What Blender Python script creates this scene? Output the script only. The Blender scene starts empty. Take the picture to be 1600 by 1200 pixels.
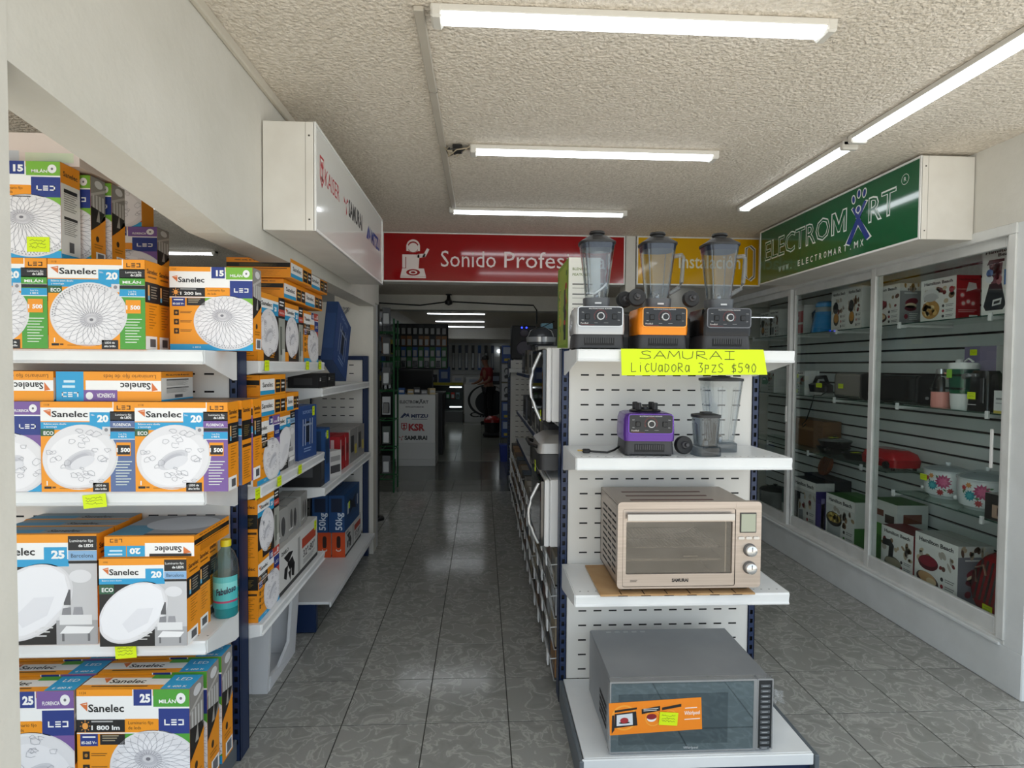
import bpy, bmesh, math, random
from mathutils import Matrix, Vector
random.seed(7)
sc = bpy.context.scene
COL = sc.collection
PI = math.pi

# ------------------------------------------------------------------ camera
YAW, PITCH, ROLL = 0.0517601686, 0.0315202365, 0.00710735845
FPX, CAM_H = 914.7, 1.43664
def cam_rows():
    cy, sy = math.cos(YAW), math.sin(YAW); cp, sp = math.cos(PITCH), math.sin(PITCH); cr, sr = math.cos(ROLL), math.sin(ROLL)
    B = Matrix(((1, 0, 0), (0, 0, -1), (0, 1, 0)))
    Ry = Matrix(((cy, 0, -sy), (0, 1, 0), (sy, 0, cy)))
    Rx = Matrix(((1, 0, 0), (0, cp, -sp), (0, sp, cp)))
    Rz = Matrix(((cr, -sr, 0), (sr, cr, 0), (0, 0, 1)))
    return Rz @ Rx @ Ry @ B
_R = cam_rows()
cam_d = bpy.data.cameras.new('camera'); cam = bpy.data.objects.new('camera', cam_d); COL.objects.link(cam)
cam_d.sensor_width = 36.0; cam_d.lens = FPX / 1600 * 36.0; cam_d.clip_start = 0.02; cam_d.clip_end = 200
_m = Matrix.Identity(4)
for i in range(3):
    _m[i][0] = _R[0][i]; _m[i][1] = -_R[1][i]; _m[i][2] = -_R[2][i]
_m[2][3] = CAM_H
cam.matrix_world = _m
sc.camera = cam

# ------------------------------------------------------------------ world, sun, exposure
w = bpy.data.worlds.new('world'); sc.world = w; w.use_nodes = True
bg = w.node_tree.nodes['Background']
bg.inputs['Color'].default_value = (0.80, 0.91, 1.0, 1); bg.inputs['Strength'].default_value = 1.95
sun_d = bpy.data.lights.new('sun', 'SUN'); sun_d.energy = 9.3; sun_d.angle = 0.02; sun_d.color = (1.0, 0.95, 0.86)
sun = bpy.data.objects.new('sun', sun_d); COL.objects.link(sun); sun.location = (0, -6, 9)
sun.rotation_euler = (math.radians(17), 0, 0)
vs = sc.view_settings
vs.view_transform = 'Standard'; vs.look = 'None'; vs.exposure = -0.22; vs.gamma = 1.0; vs.use_curve_mapping = False

# ------------------------------------------------------------------ materials
def lin(c):
    c = c / 255.0
    return c / 12.92 if c <= 0.04045 else ((c + 0.055) / 1.055) ** 2.4
def hexc(h):
    return (lin(int(h[0:2], 16)), lin(int(h[2:4], 16)), lin(int(h[4:6], 16)), 1.0)
_M = {}
def mat(h, rough=0.5, metal=0.0, spec=0.5, emit=0.0, bump=None, alpha=None, coat=0.0):
    """a plain or finely grained surface; h is an sRGB hex colour; bump = (scale, strength)"""
    key = (h, rough, metal, spec, emit, bump, coat)
    if key in _M: return _M[key]
    m = bpy.data.materials.new('m_' + h); m.use_nodes = True
    nt = m.node_tree; b = nt.nodes['Principled BSDF']
    b.inputs['Base Color'].default_value = hexc(h); b.inputs['Roughness'].default_value = rough
    b.inputs['Metallic'].default_value = metal; b.inputs['Specular IOR Level'].default_value = spec
    b.inputs['Coat Weight'].default_value = coat
    if emit:
        b.inputs['Emission Color'].default_value = hexc(h); b.inputs['Emission Strength'].default_value = emit
    if bump:
        tc = nt.nodes.new('ShaderNodeTexCoord'); n = nt.nodes.new('ShaderNodeTexNoise'); bp = nt.nodes.new('ShaderNodeBump')
        n.inputs['Scale'].default_value = bump[0]; n.inputs['Detail'].default_value = 3
        bp.inputs['Strength'].default_value = bump[1]; bp.inputs['Distance'].default_value = 0.02
        nt.links.new(tc.outputs['Object'], n.inputs['Vector']); nt.links.new(n.outputs['Fac'], bp.inputs['Height'])
        nt.links.new(bp.outputs['Normal'], b.inputs['Normal'])
    _M[key] = m
    return m
def noise_mat(name, h1, h2, scale, rough, lo=0.35, hi=0.65, bump=0.0, bscale=None, bdist=0.02, metal=0.0, stretch=None, detail=4, rnd=False, dist=0.0):
    """two colours mixed by noise, with optional relief"""
    if name in _M: return _M[name]
    m = bpy.data.materials.new(name); m.use_nodes = True
    nt = m.node_tree; L = nt.links.new; b = nt.nodes['Principled BSDF']
    tc = nt.nodes.new('ShaderNodeTexCoord'); src = tc.outputs['Object']
    if rnd:
        oi = nt.nodes.new('ShaderNodeObjectInfo'); mul = nt.nodes.new('ShaderNodeVectorMath'); mul.operation = 'SCALE'
        cb = nt.nodes.new('ShaderNodeCombineXYZ')
        for k in range(3): L(oi.outputs['Random'], cb.inputs[k])
        L(cb.outputs[0], mul.inputs[0]); mul.inputs['Scale'].default_value = 37.0
        ad = nt.nodes.new('ShaderNodeVectorMath'); L(src, ad.inputs[0]); L(mul.outputs[0], ad.inputs[1]); src = ad.outputs[0]
    if stretch:
        mp = nt.nodes.new('ShaderNodeMapping'); mp.inputs['Scale'].default_value = stretch; L(src, mp.inputs[0]); src = mp.outputs[0]
    n = nt.nodes.new('ShaderNodeTexNoise'); n.inputs['Scale'].default_value = scale; n.inputs['Detail'].default_value = detail
    n.inputs['Distortion'].default_value = dist
    L(src, n.inputs['Vector'])
    r = nt.nodes.new('ShaderNodeValToRGB'); e = r.color_ramp.elements
    e[0].position = lo; e[0].color = hexc(h1); e[1].position = hi; e[1].color = hexc(h2)
    L(n.outputs['Fac'], r.inputs[0]); L(r.outputs[0], b.inputs['Base Color'])
    b.inputs['Roughness'].default_value = rough; b.inputs['Metallic'].default_value = metal
    if bump:
        n2 = nt.nodes.new('ShaderNodeTexNoise'); n2.inputs['Scale'].default_value = bscale or scale; n2.inputs['Detail'].default_value = 3
        L(src, n2.inputs['Vector'])
        bp = nt.nodes.new('ShaderNodeBump'); bp.inputs['Strength'].default_value = bump; bp.inputs['Distance'].default_value = bdist
        L(n2.outputs['Fac'], bp.inputs['Height']); L(bp.outputs['Normal'], b.inputs['Normal'])
    _M[name] = m
    return m
def clear_mat(name, tint, rough=0.02, refl=1.45, gloss='ffffff', cover=0.0):
    """thin clear sheet: see-through with Fresnel reflection; cover = share of milky surface"""
    if name in _M: return _M[name]
    m = bpy.data.materials.new(name); m.use_nodes = True
    nt = m.node_tree; L = nt.links.new; nt.nodes.remove(nt.nodes['Principled BSDF']); out = nt.nodes['Material Output']
    tr = nt.nodes.new('ShaderNodeBsdfTransparent'); tr.inputs[0].default_value = hexc(tint)
    gl = nt.nodes.new('ShaderNodeBsdfGlossy'); gl.inputs['Color'].default_value = hexc(gloss); gl.inputs['Roughness'].default_value = rough
    lw_ = nt.nodes.new('ShaderNodeLayerWeight'); lw_.inputs['Blend'].default_value = 0.5
    pw = nt.nodes.new('ShaderNodeMath'); pw.operation = 'POWER'; pw.inputs[1].default_value = 5.0; L(lw_.outputs['Facing'], pw.inputs[0])
    f0 = ((refl - 1) / (refl + 1)) ** 2
    ma = nt.nodes.new('ShaderNodeMath'); ma.operation = 'MULTIPLY_ADD'; ma.inputs[1].default_value = 1 - f0; ma.inputs[2].default_value = f0; L(pw.outputs[0], ma.inputs[0])
    mx = nt.nodes.new('ShaderNodeMixShader'); L(ma.outputs[0], mx.inputs[0]); L(tr.outputs[0], mx.inputs[1]); L(gl.outputs[0], mx.inputs[2])
    o = mx.outputs[0]
    if cover:
        df = nt.nodes.new('ShaderNodeBsdfDiffuse'); df.inputs[0].default_value = hexc('e8ecee')
        m2 = nt.nodes.new('ShaderNodeMixShader'); m2.inputs[0].default_value = cover; L(o, m2.inputs[1]); L(df.outputs[0], m2.inputs[2]); o = m2.outputs[0]
    L(o, out.inputs['Surface'])
    _M[name] = m
    return m

WHITE = 'f2f2f0'
M_CEIL = noise_mat('popcorn_ceiling', 'd9cfc0', 'efe6d9', 60, 0.9, bump=1.0, bscale=75, bdist=0.012)
M_WALL = noise_mat('painted_plaster', 'cfccc3', 'd8d5cd', 3.0, 0.75, bump=0.22, bscale=26, bdist=0.01)
M_LOW = noise_mat('painted_low_wall', 'd9dcdc', 'e2e5e6', 5, 0.6, bump=0.15, bscale=40, bdist=0.006)
M_TILE = noise_mat('marbled_tile', '93938f', 'afaea9', 11, 0.12, lo=0.46, hi=0.50, detail=9, rnd=True, dist=1.1)
_rt = [n for n in M_TILE.node_tree.nodes if n.type == 'VALTORGB'][0].color_ramp
for (_p, _c) in ((0.54, '959591'), (0.30, '8b8b87')): _e = _rt.elements.new(_p); _e.color = hexc(_c)
M_FARTILE = noise_mat('pale_tile', '8f9288', 'a9aca3', 6, 0.14)
M_GROUT = mat('34342f', 0.9)
M_STEEL = noise_mat('shelf_white', 'dfe2e4', 'ebedee', 4, 0.35)
M_PANEL = noise_mat('panel_white', 'dad7d1', 'e3e1dc', 2, 0.5)
M_BLUE = mat('14294e', 0.38)
M_DARK = mat('0b0c0e', 0.6)
M_BLACK = mat('141415', 0.35)
M_BLKM = mat('1d1d1f', 0.55)
M_ALU = noise_mat('window_aluminium', 'cfd0cd', 'dcdddb', 8, 0.35)
M_GLASS = clear_mat('window_glass', 'f8fbfa')
M_SHELFGLASS = clear_mat('shelf_glass', 'dcebe4')
M_JAR = clear_mat('jar_plastic', 'f1f3f4', 0.05, 1.5)
M_JARSM = clear_mat('smoked_jar', 'dcdfe1', 0.06, 1.5)
M_NEON = mat('d9f000', 0.6)
M_TUBE = mat('f4faff', 0.4, emit=9.0)
M_LAMPB = mat('d9d6cf', 0.5)
M_INOX = noise_mat('champagne_steel', 'aea298', 'bbafa6', 3, 0.34, metal=0.6, stretch=(1, 1, 60))
M_GREYM = noise_mat('silver_lacquer', '8d9094', '95989c', 5, 0.38, metal=0.35)
M_CARD = noise_mat('kraft_card', 'b08a5e', 'bd9a70', 9, 0.85)
M_ORANGE = mat('f39a1c', 0.45)

# ------------------------------------------------------------------ mesh building
_TXT = {}
def text_geo(s, bold=0.0):
    """glyph outlines of a string: verts, faces, width, scaled so that the capital height is 1"""
    k = (s, bold)
    if k in _TXT: return _TXT[k]
    c = bpy.data.curves.new('lettering', 'FONT'); c.body = s; c.offset = bold; c.resolution_u = 2; c.size = 1.0
    o = bpy.data.objects.new('lettering', c); me = o.to_mesh()
    v = [(p.co.x / 0.7, p.co.y / 0.7) for p in me.vertices]; f = [tuple(p.vertices) for p in me.polygons]
    x0 = min([p[0] for p in v] or [0]); x1 = max([p[0] for p in v] or [0])
    v = [(p[0] - x0, p[1]) for p in v]
    o.to_mesh_clear(); bpy.data.objects.remove(o); bpy.data.curves.remove(c)
    _TXT[k] = (v, f, x1 - x0)
    return _TXT[k]

class MB:
    def __init__(s): s.v = []; s.f = []; s.m = []; s.mats = []
    def mi(s, m):
        if isinstance(m, str): m = mat(m)
        if m not in s.mats: s.mats.append(m)
        return s.mats.index(m)
    def add(s, vs_, fs, m, M=None):
        o = len(s.v); i = s.mi(m)
        if M is not None: vs_ = [tuple(M @ Vector(p)) for p in vs_]
        s.v += [tuple(p) for p in vs_]
        for f in fs: s.f.append(tuple(o + k for k in f)); s.m.append(i)
        return s
    def box(s, x0, y0, z0, x1, y1, z1, m, M=None):
        v = [(x, y, z) for z in (z0, z1) for y in (y0, y1) for x in (x0, x1)]
        return s.add(v, [(0, 2, 3, 1), (4, 5, 7, 6), (0, 1, 5, 4), (2, 6, 7, 3), (0, 4, 6, 2), (1, 3, 7, 5)], m, M)
    def rbox(s, x0, y0, z0, x1, y1, z1, r, m, M=None):
        """box with chamfered edges"""
        lo = (x0, y0, z0); hi = (x1, y1, z1); v = []; ix = {}
        for cx in (0, 1):
            for cy in (0, 1):
                for cz in (0, 1):
                    c = (cx, cy, cz)
                    for a in range(3):
                        p = [(hi[k] if c[k] else lo[k]) if k == a else ((hi[k] - r) if c[k] else (lo[k] + r)) for k in range(3)]
                        ix[c + (a,)] = len(v); v.append(p)
        f = []
        for a in range(3):
            b, c = (a + 1) % 3, (a + 2) % 3
            for sgn in (0, 1):
                q = []
                for (p, t) in ((0, 0), (1, 0), (1, 1), (0, 1)):
                    k = [0, 0, 0]; k[a] = sgn; k[b] = p; k[c] = t; q.append(ix[tuple(k) + (a,)])
                f.append(tuple(q) if sgn else tuple(q[::-1]))
            for p in (0, 1):
                for t in (0, 1):
                    k0 = [0, 0, 0]; k1 = [0, 0, 0]; k0[b] = k1[b] = p; k0[c] = k1[c] = t; k1[a] = 1
                    k0, k1 = tuple(k0), tuple(k1)
                    q = (ix[k0 + (b,)], ix[k1 + (b,)], ix[k1 + (c,)], ix[k0 + (c,)])
                    f.append(q if p != t else q[::-1])
        for cx in (0, 1):
            for cy in (0, 1):
                for cz in (0, 1):
                    q = tuple(ix[(cx, cy, cz, a)] for a in range(3)); f.append(q if (cx + cy + cz) % 2 else q[::-1])
        return s.add(v, f, m, M)
    def lathe(s, prof, m, n=20, c=(0, 0, 0), M=None, sq=0.0, a0=0.0):
        """turned profile [(r, z)]; sq > 0 squares the section off"""
        v = []; f = []
        for (r, z) in prof:
            for k in range(n):
                a = a0 + 2 * PI * k / n; ca, sa = math.cos(a), math.sin(a)
                q = 1.0 if not sq else 1.0 / ((abs(ca) ** (2 + sq * 6) + abs(sa) ** (2 + sq * 6)) ** (1.0 / (2 + sq * 6)))
                v.append((c[0] + r * q * ca, c[1] + r * q * sa, c[2] + z))
        for i in range(len(prof) - 1):
            for k in range(n):
                k2 = (k + 1) % n; f.append((i * n + k, i * n + k2, (i + 1) * n + k2, (i + 1) * n + k))
        if prof[0][0] > 1e-5: f.append(tuple(range(n))[::-1])
        if prof[-1][0] > 1e-5: f.append(tuple((len(prof) - 1) * n + k for k in range(n)))
        return s.add(v, f, m, M)
    def cyl(s, c, r, h, m, n=16, axis='z', r2=None):
        M = Matrix.Translation(c)
        if axis == 'x': M = M @ Matrix.Rotation(PI / 2, 4, 'Y')
        if axis == 'y': M = M @ Matrix.Rotation(-PI / 2, 4, 'X')
        return s.lathe([(r, 0), (r if r2 is None else r2, h)], m, n, M=M)
    def prism(s, pts, h, m, M=None):
        """flat outline in XY raised by h along Z"""
        n = len(pts); v = [(x, y, 0) for x, y in pts] + [(x, y, h) for x, y in pts]
        return s.add(v, [tuple(range(n))[::-1], tuple(range(n, 2 * n))] + [(k, (k + 1) % n, n + (k + 1) % n, n + k) for k in range(n)], m, M)
    def tube(s, pts, r, m, n=6):
        pts = [Vector(p) for p in pts]; v = []; f = []; N = len(pts)
        up = Vector((0, 0, 1))
        for i, p in enumerate(pts):
            t = (pts[min(i + 1, N - 1)] - pts[max(i - 1, 0)]).normalized()
            a = t.cross(up if abs(t.z) < 0.95 else Vector((1, 0, 0))).normalized(); b = t.cross(a)
            rr = r[i] if isinstance(r, (list, tuple)) else r
            for k in range(n): v.append(p + (a * math.cos(2 * PI * k / n) + b * math.sin(2 * PI * k / n)) * rr)
        for i in range(N - 1):
            for k in range(n): f.append((i * n + k, i * n + (k + 1) % n, (i + 1) * n + (k + 1) % n, (i + 1) * n + k))
        f.append(tuple(range(n))[::-1]); f.append(tuple((N - 1) * n + k for k in range(n)))
        return s.add(v, f, m)
    def sphere(s, c, r, m, n=12, sz=1.0):
        k = max(4, n // 2)
        return s.lathe([(max(1e-6, r * math.sin(PI * i / k)), -r * sz * math.cos(PI * i / k)) for i in range(k + 1)], m, n, c=c)
    def mesh(s, name, smooth=None):
        me = bpy.data.meshes.new(name); me.from_pydata(s.v, [], s.f)
        for m in s.mats: me.materials.append(m)
        me.polygons.foreach_set('material_index', s.m)
        if smooth:
            me.polygons.foreach_set('use_smooth', [True] * len(s.f)); me.set_sharp_from_angle(angle=math.radians(smooth))
        me.update()
        return me
    def build(s, name, parent=None, loc=(0, 0, 0), rotz=0.0, smooth=None):
        return link(name, s.mesh(name, smooth), parent, loc, rotz)
def link(name, me, parent=None, loc=(0, 0, 0), rotz=0.0):
    o = bpy.data.objects.new(name, me); COL.objects.link(o)
    o.location = loc; o.rotation_euler = (0, 0, rotz)
    if parent is not None: o.parent = parent
    return o
def tag(o, label, cat, group=None):
    o['label'] = label; o['category'] = cat
    if group: o['group'] = group
    return o
def thing(name, label, cat, loc=(0, 0, 0), rotz=0.0, group=None):
    o = bpy.data.objects.new(name, None); COL.objects.link(o); o.empty_display_size = 0.05
    o.location = loc; o.rotation_euler = (0, 0, rotz)
    return tag(o, label, cat, group)
def struct(o): o['kind'] = 'structure'; return o
def copy_tree(o, parent=None):
    c = o.copy(); COL.objects.link(c)
    if parent is not None: c.parent = parent
    for ch in list(o.children): copy_tree(ch, c)
    return c

# flat print on a face: u to the right, v up, both 0..1 of the face; lay = printing layer
def clip_poly(pts, x0, y0, x1, y1):
    for (a, lim, sg) in ((0, x0, 1), (0, x1, -1), (1, y0, 1), (1, y1, -1)):
        out = []
        for i in range(len(pts)):
            p, q = pts[i - 1], pts[i]; dp = (p[a] - lim) * sg; dq = (q[a] - lim) * sg
            if (dp < 0) != (dq < 0):
                t = dp / (dp - dq); out.append((p[0] + (q[0] - p[0]) * t, p[1] + (q[1] - p[1]) * t))
            if dq >= 0: out.append(q)
        pts = out
        if len(pts) < 3: return []
    return pts
class Print(MB):
    STEP = 0.00022
    def __init__(s, W, H, flip=False): super().__init__(); s.W = W; s.H = H; s.flip = flip; s.clip = (0, 0, 1, 1)
    def _p(s, pts, lay):
        z = s.STEP * (lay + 1.5)
        if s.flip: pts = [(1 - u, 1 - v) for u, v in pts]
        return [(u * s.W, v * s.H, z) for u, v in pts]
    def poly(s, pts, m, lay=1, noclip=False):
        if not noclip:
            pts = clip_poly(pts, *s.clip)
        if len(pts) >= 3: s.add(s._p(pts, lay), [tuple(range(len(pts)))], m)
        return s
    def rect(s, x0, y0, x1, y1, m, lay=1): return s.poly([(x0, y0), (x1, y0), (x1, y1), (x0, y1)], m, lay)
    def ell(s, cx, cy, rx, ry, m, lay=1, n=40, rot=0.0):
        c, d = math.cos(rot), math.sin(rot)
        return s.poly([(cx + (rx * math.cos(2 * PI * k / n) * c - ry * math.sin(2 * PI * k / n) * d), cy + (rx * math.cos(2 * PI * k / n) * d + ry * math.sin(2 * PI * k / n) * c)) for k in range(n)], m, lay)
    def text(s, t, x, y, h, m, lay=2, bold=0.0, al='l', w=None, vert=False):
        """h = capital height as a share of the face height; w = fixed width share"""
        v, f, tw = text_geo(t, bold)
        if not v: return s
        sy = h; sx = h * s.H / s.W
        if vert: sx, sy = h, h * s.W / s.H
        if w: sx = w / tw
        ww = tw * sx
        ox = {'l': 0, 'c': -ww / 2, 'r': -ww}[al]
        if vert:
            if w: sx = h
            L_ = tw * sy
            oy = {'l': 0, 'c': -L_ / 2, 'r': -L_}[al]
            pts = [(x - p[1] * sx, y + oy + p[0] * sy) for p in v]
        else: pts = [(x + ox + p[0] * sx, y + p[1] * sy) for p in v]
        s.add(s._p(pts, lay), f, m)
        return s
    def line(s, pts, wd, m, lay=2):
        """ribbon of width wd (metres)"""
        for i in range(len(pts) - 1):
            (a, b), (c, d) = pts[i], pts[i + 1]
            dx, dy = (c - a) * s.W, (d - b) * s.H; L_ = math.hypot(dx, dy)
            if L_ < 1e-9: continue
            nx, ny = -dy / L_ * wd / 2 / s.W, dx / L_ * wd / 2 / s.H
            s.poly([(a - nx, b - ny), (c - nx, d - ny), (c + nx, d + ny), (a + nx, b + ny)], m, lay)
        return s
    def bars(s, x0, y0, x1, y1, n, m, lay=2, jag=0.3, fill=0.45):
        """lines of unreadably small print"""
        h = (y1 - y0) / n
        for k in range(n):
            e = x1 - (x1 - x0) * jag * ((k * 37 % 11) / 11.0)
            s.rect(x0, y1 - (k + fill) * h, e, y1 - k * h, m, lay)
        return s
# transforms from a printed sheet (XY, facing +Z) onto the faces of a box w x d x h with its base centre at the origin, front towards -Y
def face_m(face, w, d, h):
    if face == 'front': return Matrix(((1, 0, 0, -w / 2), (0, 0, -1, -d / 2), (0, 1, 0, 0), (0, 0, 0, 1)))
    if face == 'right': return Matrix(((0, 0, 1, w / 2), (1, 0, 0, -d / 2), (0, 1, 0, 0), (0, 0, 0, 1)))
    if face == 'left': return Matrix(((0, 0, -1, -w / 2), (-1, 0, 0, d / 2), (0, 1, 0, 0), (0, 0, 0, 1)))
    if face == 'top': return Matrix(((1, 0, 0, -w / 2), (0, 1, 0, -d / 2), (0, 0, 1, h), (0, 0, 0, 1)))
    if face == 'back': return Matrix(((-1, 0, 0, w / 2), (0, 0, 1, d / 2), (0, 1, 0, 0), (0, 0, 0, 1)))
def put(pr, M):
    pr.v = [tuple(M @ Vector(p)) for p in pr.v]; return pr
_CM = {}
def carton(name, label, cat, size, loc, rotz=0.0, body='f0a028', prints=(), key=None, group=None):
    """a carton: body mesh (rounded edges, flap seam) with one child per printed face; alike cartons share their meshes"""
    w_, d_, h_ = size; k = (key, size) if key else None
    if k is None or k not in _CM:
        b = MB(); bm_ = mat(body, 0.55) if isinstance(body, str) else body
        b.rbox(-w_ / 2, -d_ / 2, 0, w_ / 2, d_ / 2, h_, 0.002, bm_)
        b.box(-w_ / 2 + 0.004, -0.0008, h_, w_ / 2 - 0.004, 0.0008, h_ + 0.0004, mat('3a2c1c', 0.9))
        meshes = [('carton', b.mesh(name))]
        for (face, fn) in prints:
            fw, fh = {'front': (w_, h_), 'back': (w_, h_), 'right': (d_, h_), 'left': (d_, h_), 'top': (w_, d_)}[face]
            p = Print(fw, fh); fn(p); put(p, face_m(face, w_, d_, h_)); meshes.append((face + '_print', p.mesh(face + '_print')))
        if k: _CM[k] = meshes
    else: meshes = _CM[k]
    root = link(name, meshes[0][1], None, loc, rotz); tag(root, label, cat, group)
    for (nm, me) in meshes[1:]: link({'front_print': 'front_panel', 'right_print': 'side_panel', 'left_print': 'side_panel', 'top_print': 'top_panel', 'back_print': 'back_panel'}[nm], me, root)
    return root

# ================================================================== the setting
H = 2.455
def sbox(name, x0, y0, z0, x1, y1, z1, m, r=0.0):
    b = MB()
    if r: b.rbox(x0, y0, z0, x1, y1, z1, r, m)
    else: b.box(x0, y0, z0, x1, y1, z1, m)
    return struct(b.build(name))
# floor: a mortar bed carrying single tiles near the camera, the paler tiled floor of the far shop behind
floor = sbox('floor', -5.0, 0.3, -0.12, 4.2, 8.75, -0.0014, M_GROUT)
TS = 1.0 / 3
tb = MB(); g = 0.0021
tb.rbox(-TS / 2 + g, -TS / 2 + g, -0.006, TS / 2 - g, TS / 2 - g, 0.0, 0.0008, M_TILE)
tile_me = tb.mesh('floor_tile')
for i in range(-4, 8):
    for j in range(-5, 13):
        x = 0.1163 + (i + 0.5) * TS; y = 2.318 + (j + 0.5) * TS
        if y > 4.9 and x > 0.4 and x < 1.1: continue
        link('floor_tile', tile_me, floor, (x, y, 0))
def tiled(name, base, dark, size):
    m = bpy.data.materials.new(name); m.use_nodes = True; nt = m.node_tree; L = nt.links.new; b = nt.nodes['Principled BSDF']
    tc = nt.nodes.new('ShaderNodeTexCoord'); br = nt.nodes.new('ShaderNodeTexBrick'); br.offset = 0.0
    br.inputs['Color1'].default_value = hexc(base); br.inputs['Color2'].default_value = hexc(base); br.inputs['Mortar'].default_value = hexc(dark)
    br.inputs['Scale'].default_value = 1.0; br.inputs['Mortar Size'].default_value = 0.004
    br.inputs['Brick Width'].default_value = size; br.inputs['Row Height'].default_value = size
    L(tc.outputs['Object'], br.inputs['Vector']); L(br.outputs['Color'], b.inputs['Base Color']); b.inputs['Roughness'].default_value = 0.15
    return m
mid = MB(); mid.box(-5, 6.65, -0.001, 4.2, 8.75, 0.0, tiled('far_marbled_tile', '74766f', '34342f', TS)); mid.box(-5, 0.31, -0.001, -1.2185, 6.649, -0.0003, mat('74766f', 0.3)); struct(mid.build('floor'))
sbox('floor', -5.0, 8.75, -0.12, 4.2, 18.2, 0.002, tiled('far_pale_tile', 'a3a69b', '5a5c55', 0.4))
sbox('ground', -14.0, -14.0, -0.12, 14.0, 0.3, -0.004, noise_mat('pavement', 'b4afa6', 'c6c1b8', 3, 0.9))
# ceiling and shell
sbox('ceiling', -5.0, 0.35, H, 4.2, 18.2, H + 0.15, M_CEIL)
sbox('wall_back', -5.0, 17.3, 0, 4.2, 17.5, H, M_WALL)
sbox('wall_left', -5.15, 0.35, 0, -5.0, 18.2, H, M_WALL)
sbox('wall_left_front', -5.0, 0.35, 2.22, -0.926, 0.47, H - 0.001, M_WALL)
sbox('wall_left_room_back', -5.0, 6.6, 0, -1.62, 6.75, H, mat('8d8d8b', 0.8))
sbox('wall_left_aisle', -1.75, 6.75, 0, -1.6, 17.3, H, M_WALL)
# header wall above the opening beside the lamp shelves, with its near pillar and far pier
hw = MB(); prof = [(0.47, 2.01), (1.9, 1.846), (2.6, 1.86), (4.45, 1.872)]
hw.prism([(y, z) for y, z in prof] + [(4.45, H), (0.47, H)], 0.12, M_WALL, Matrix(((0, 0, 1, -0.92), (1, 0, 0, 0), (0, 1, 0, 0), (0, 0, 0, 1)))); hw.box(-0.925, 0.35, 0, -0.797, 1.04, H - 0.001, M_WALL)
struct(hw.build('wall_header'))
sbox('trim_1', -0.80, 1.04, H - 0.035, -0.782, 4.45, H, mat('cdc6b8', 0.7), 0.004)
sbox('wall_pier', -1.34, 4.45, 0, -0.815, 4.57, 1.9, M_WALL)
sbox('wall_pier_top', -1.10, 4.45, 1.9, -0.80, 4.60, H, M_WALL)
sbox('trim_2', -0.90, 4.57, 0, -0.818, 4.66, 1.93, mat('c9cbcb', 0.4), 0.003)
sbox('wall_pier_centre', 1.122, 4.56, 2.02, 1.198, 4.74, H, M_WALL)
sbox('beam', -1.6, 8.6, 2.24, 2.33, 8.9, H, M_WALL)
sbox('beam', -1.6, 15.9, 2.15, 2.33, 16.1, H, M_WALL)
# right-hand wall with the shop window
WX = 2.33
lw = MB()
lw.rbox(WX, 2.365, 0, WX + 0.12, 5.6, 0.205, 0.004, M_LOW); lw.box(WX, 2.365, 0.2055, WX + 0.14, 2.452, 2.0745, M_LOW)
lw.box(WX, 2.365, 2.075, WX + 0.14, 5.6, H, M_WALL); lw.box(WX, 5.6, 0, WX + 0.14, 17.3, H, M_WALL); lw.box(WX + 0.14, 2.365, 0, 4.2, 2.45, H, M_WALL)
struct(lw.build('wall_right'))
sbox('trim_3', WX - 0.012, 2.47, 0.198, WX + 0.06, 5.6, 0.214, M_LOW, 0.003)
dsp = MB(); dsp.box(WX + 0.12, 2.45, 0.0, 2.86, 5.6, 0.205, mat('cfd2d2', 0.6)); dsp.box(WX + 0.14, 2.45, 2.1, 2.86, 5.6, 2.16, M_WALL); dsp.box(WX + 0.14, 5.6, 0, 2.86, 5.7, 2.16, M_WALL)
struct(dsp.build('wall_display_box'))
slat_back = sbox('wall_display', 2.812, 2.45, 0.2, 2.86, 5.6, 2.16, mat('241712', 0.7))
sl = MB(); sl.rbox(-0.008, 0, 0, 0.008, 3.14, 0.0665, 0.002, noise_mat('slat_laminate', 'dfe4e4', 'e6ebeb', 4, 0.45)); slm = sl.mesh('slat')
for k in range(24): link('slat', slm, slat_back, (2.806, 2.455, 0.212 + k * 0.0795))
for k, (y0, y1, dx) in enumerate(((2.49, 3.45, 0.0), (3.415, 4.40, 0.03), (4.37, 5.42, 0.0))):
    f = MB(); x0 = WX + 0.022 + dx; x1 = x0 + 0.026; st = 0.042
    f.rbox(x0, y0, 0.222, x1, y0 + st, 2.035, 0.003, M_ALU); f.rbox(x0, y1 - st, 0.222, x1, y1, 2.035, 0.003, M_ALU)
    f.rbox(x0, y0 + st, 0.222, x1, y1 - st, 0.30, 0.003, M_ALU); f.rbox(x0, y0 + st, 1.985, x1, y1 - st, 2.035, 0.003, M_ALU)
    o = struct(f.build('window_%d' % (k + 1)))
    p = MB(); p.box(x0 + 0.011, y0 + st, 0.30, x0 + 0.015, y1 - st, 1.985, M_GLASS); p.build('pane', o)
    if k: h_ = MB(); h_.rbox(x0 - 0.012, y0 + 0.012, 1.02, x0 - 0.001, y0 + 0.03, 1.14, 0.003, mat('e8e8e6', 0.4)); h_.build('pull_handle', o)
f = MB()
f.rbox(WX - 0.008, 2.452, 2.03, WX + 0.075, 5.6, 2.078, 0.003, M_ALU); f.rbox(WX - 0.004, 2.452, 0.205, WX + 0.075, 5.6, 0.226, 0.003, M_ALU)
f.rbox(WX - 0.008, 2.4525, 0.2265, WX + 0.075, 2.492, 2.0295, 0.003, M_ALU); f.rbox(WX - 0.004, 5.42, 0.2265, WX + 0.075, 5.6, 2.0295, 0.003, M_ALU)
struct(f.build('trim_4'))
hl = MB(); hl.rbox(WX + 0.012, 2.56, 0.98, WX + 0.02, 2.575, 1.16, 0.002, mat('e8e8e6', 0.4)); struct(hl.build('trim_5'))

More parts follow.
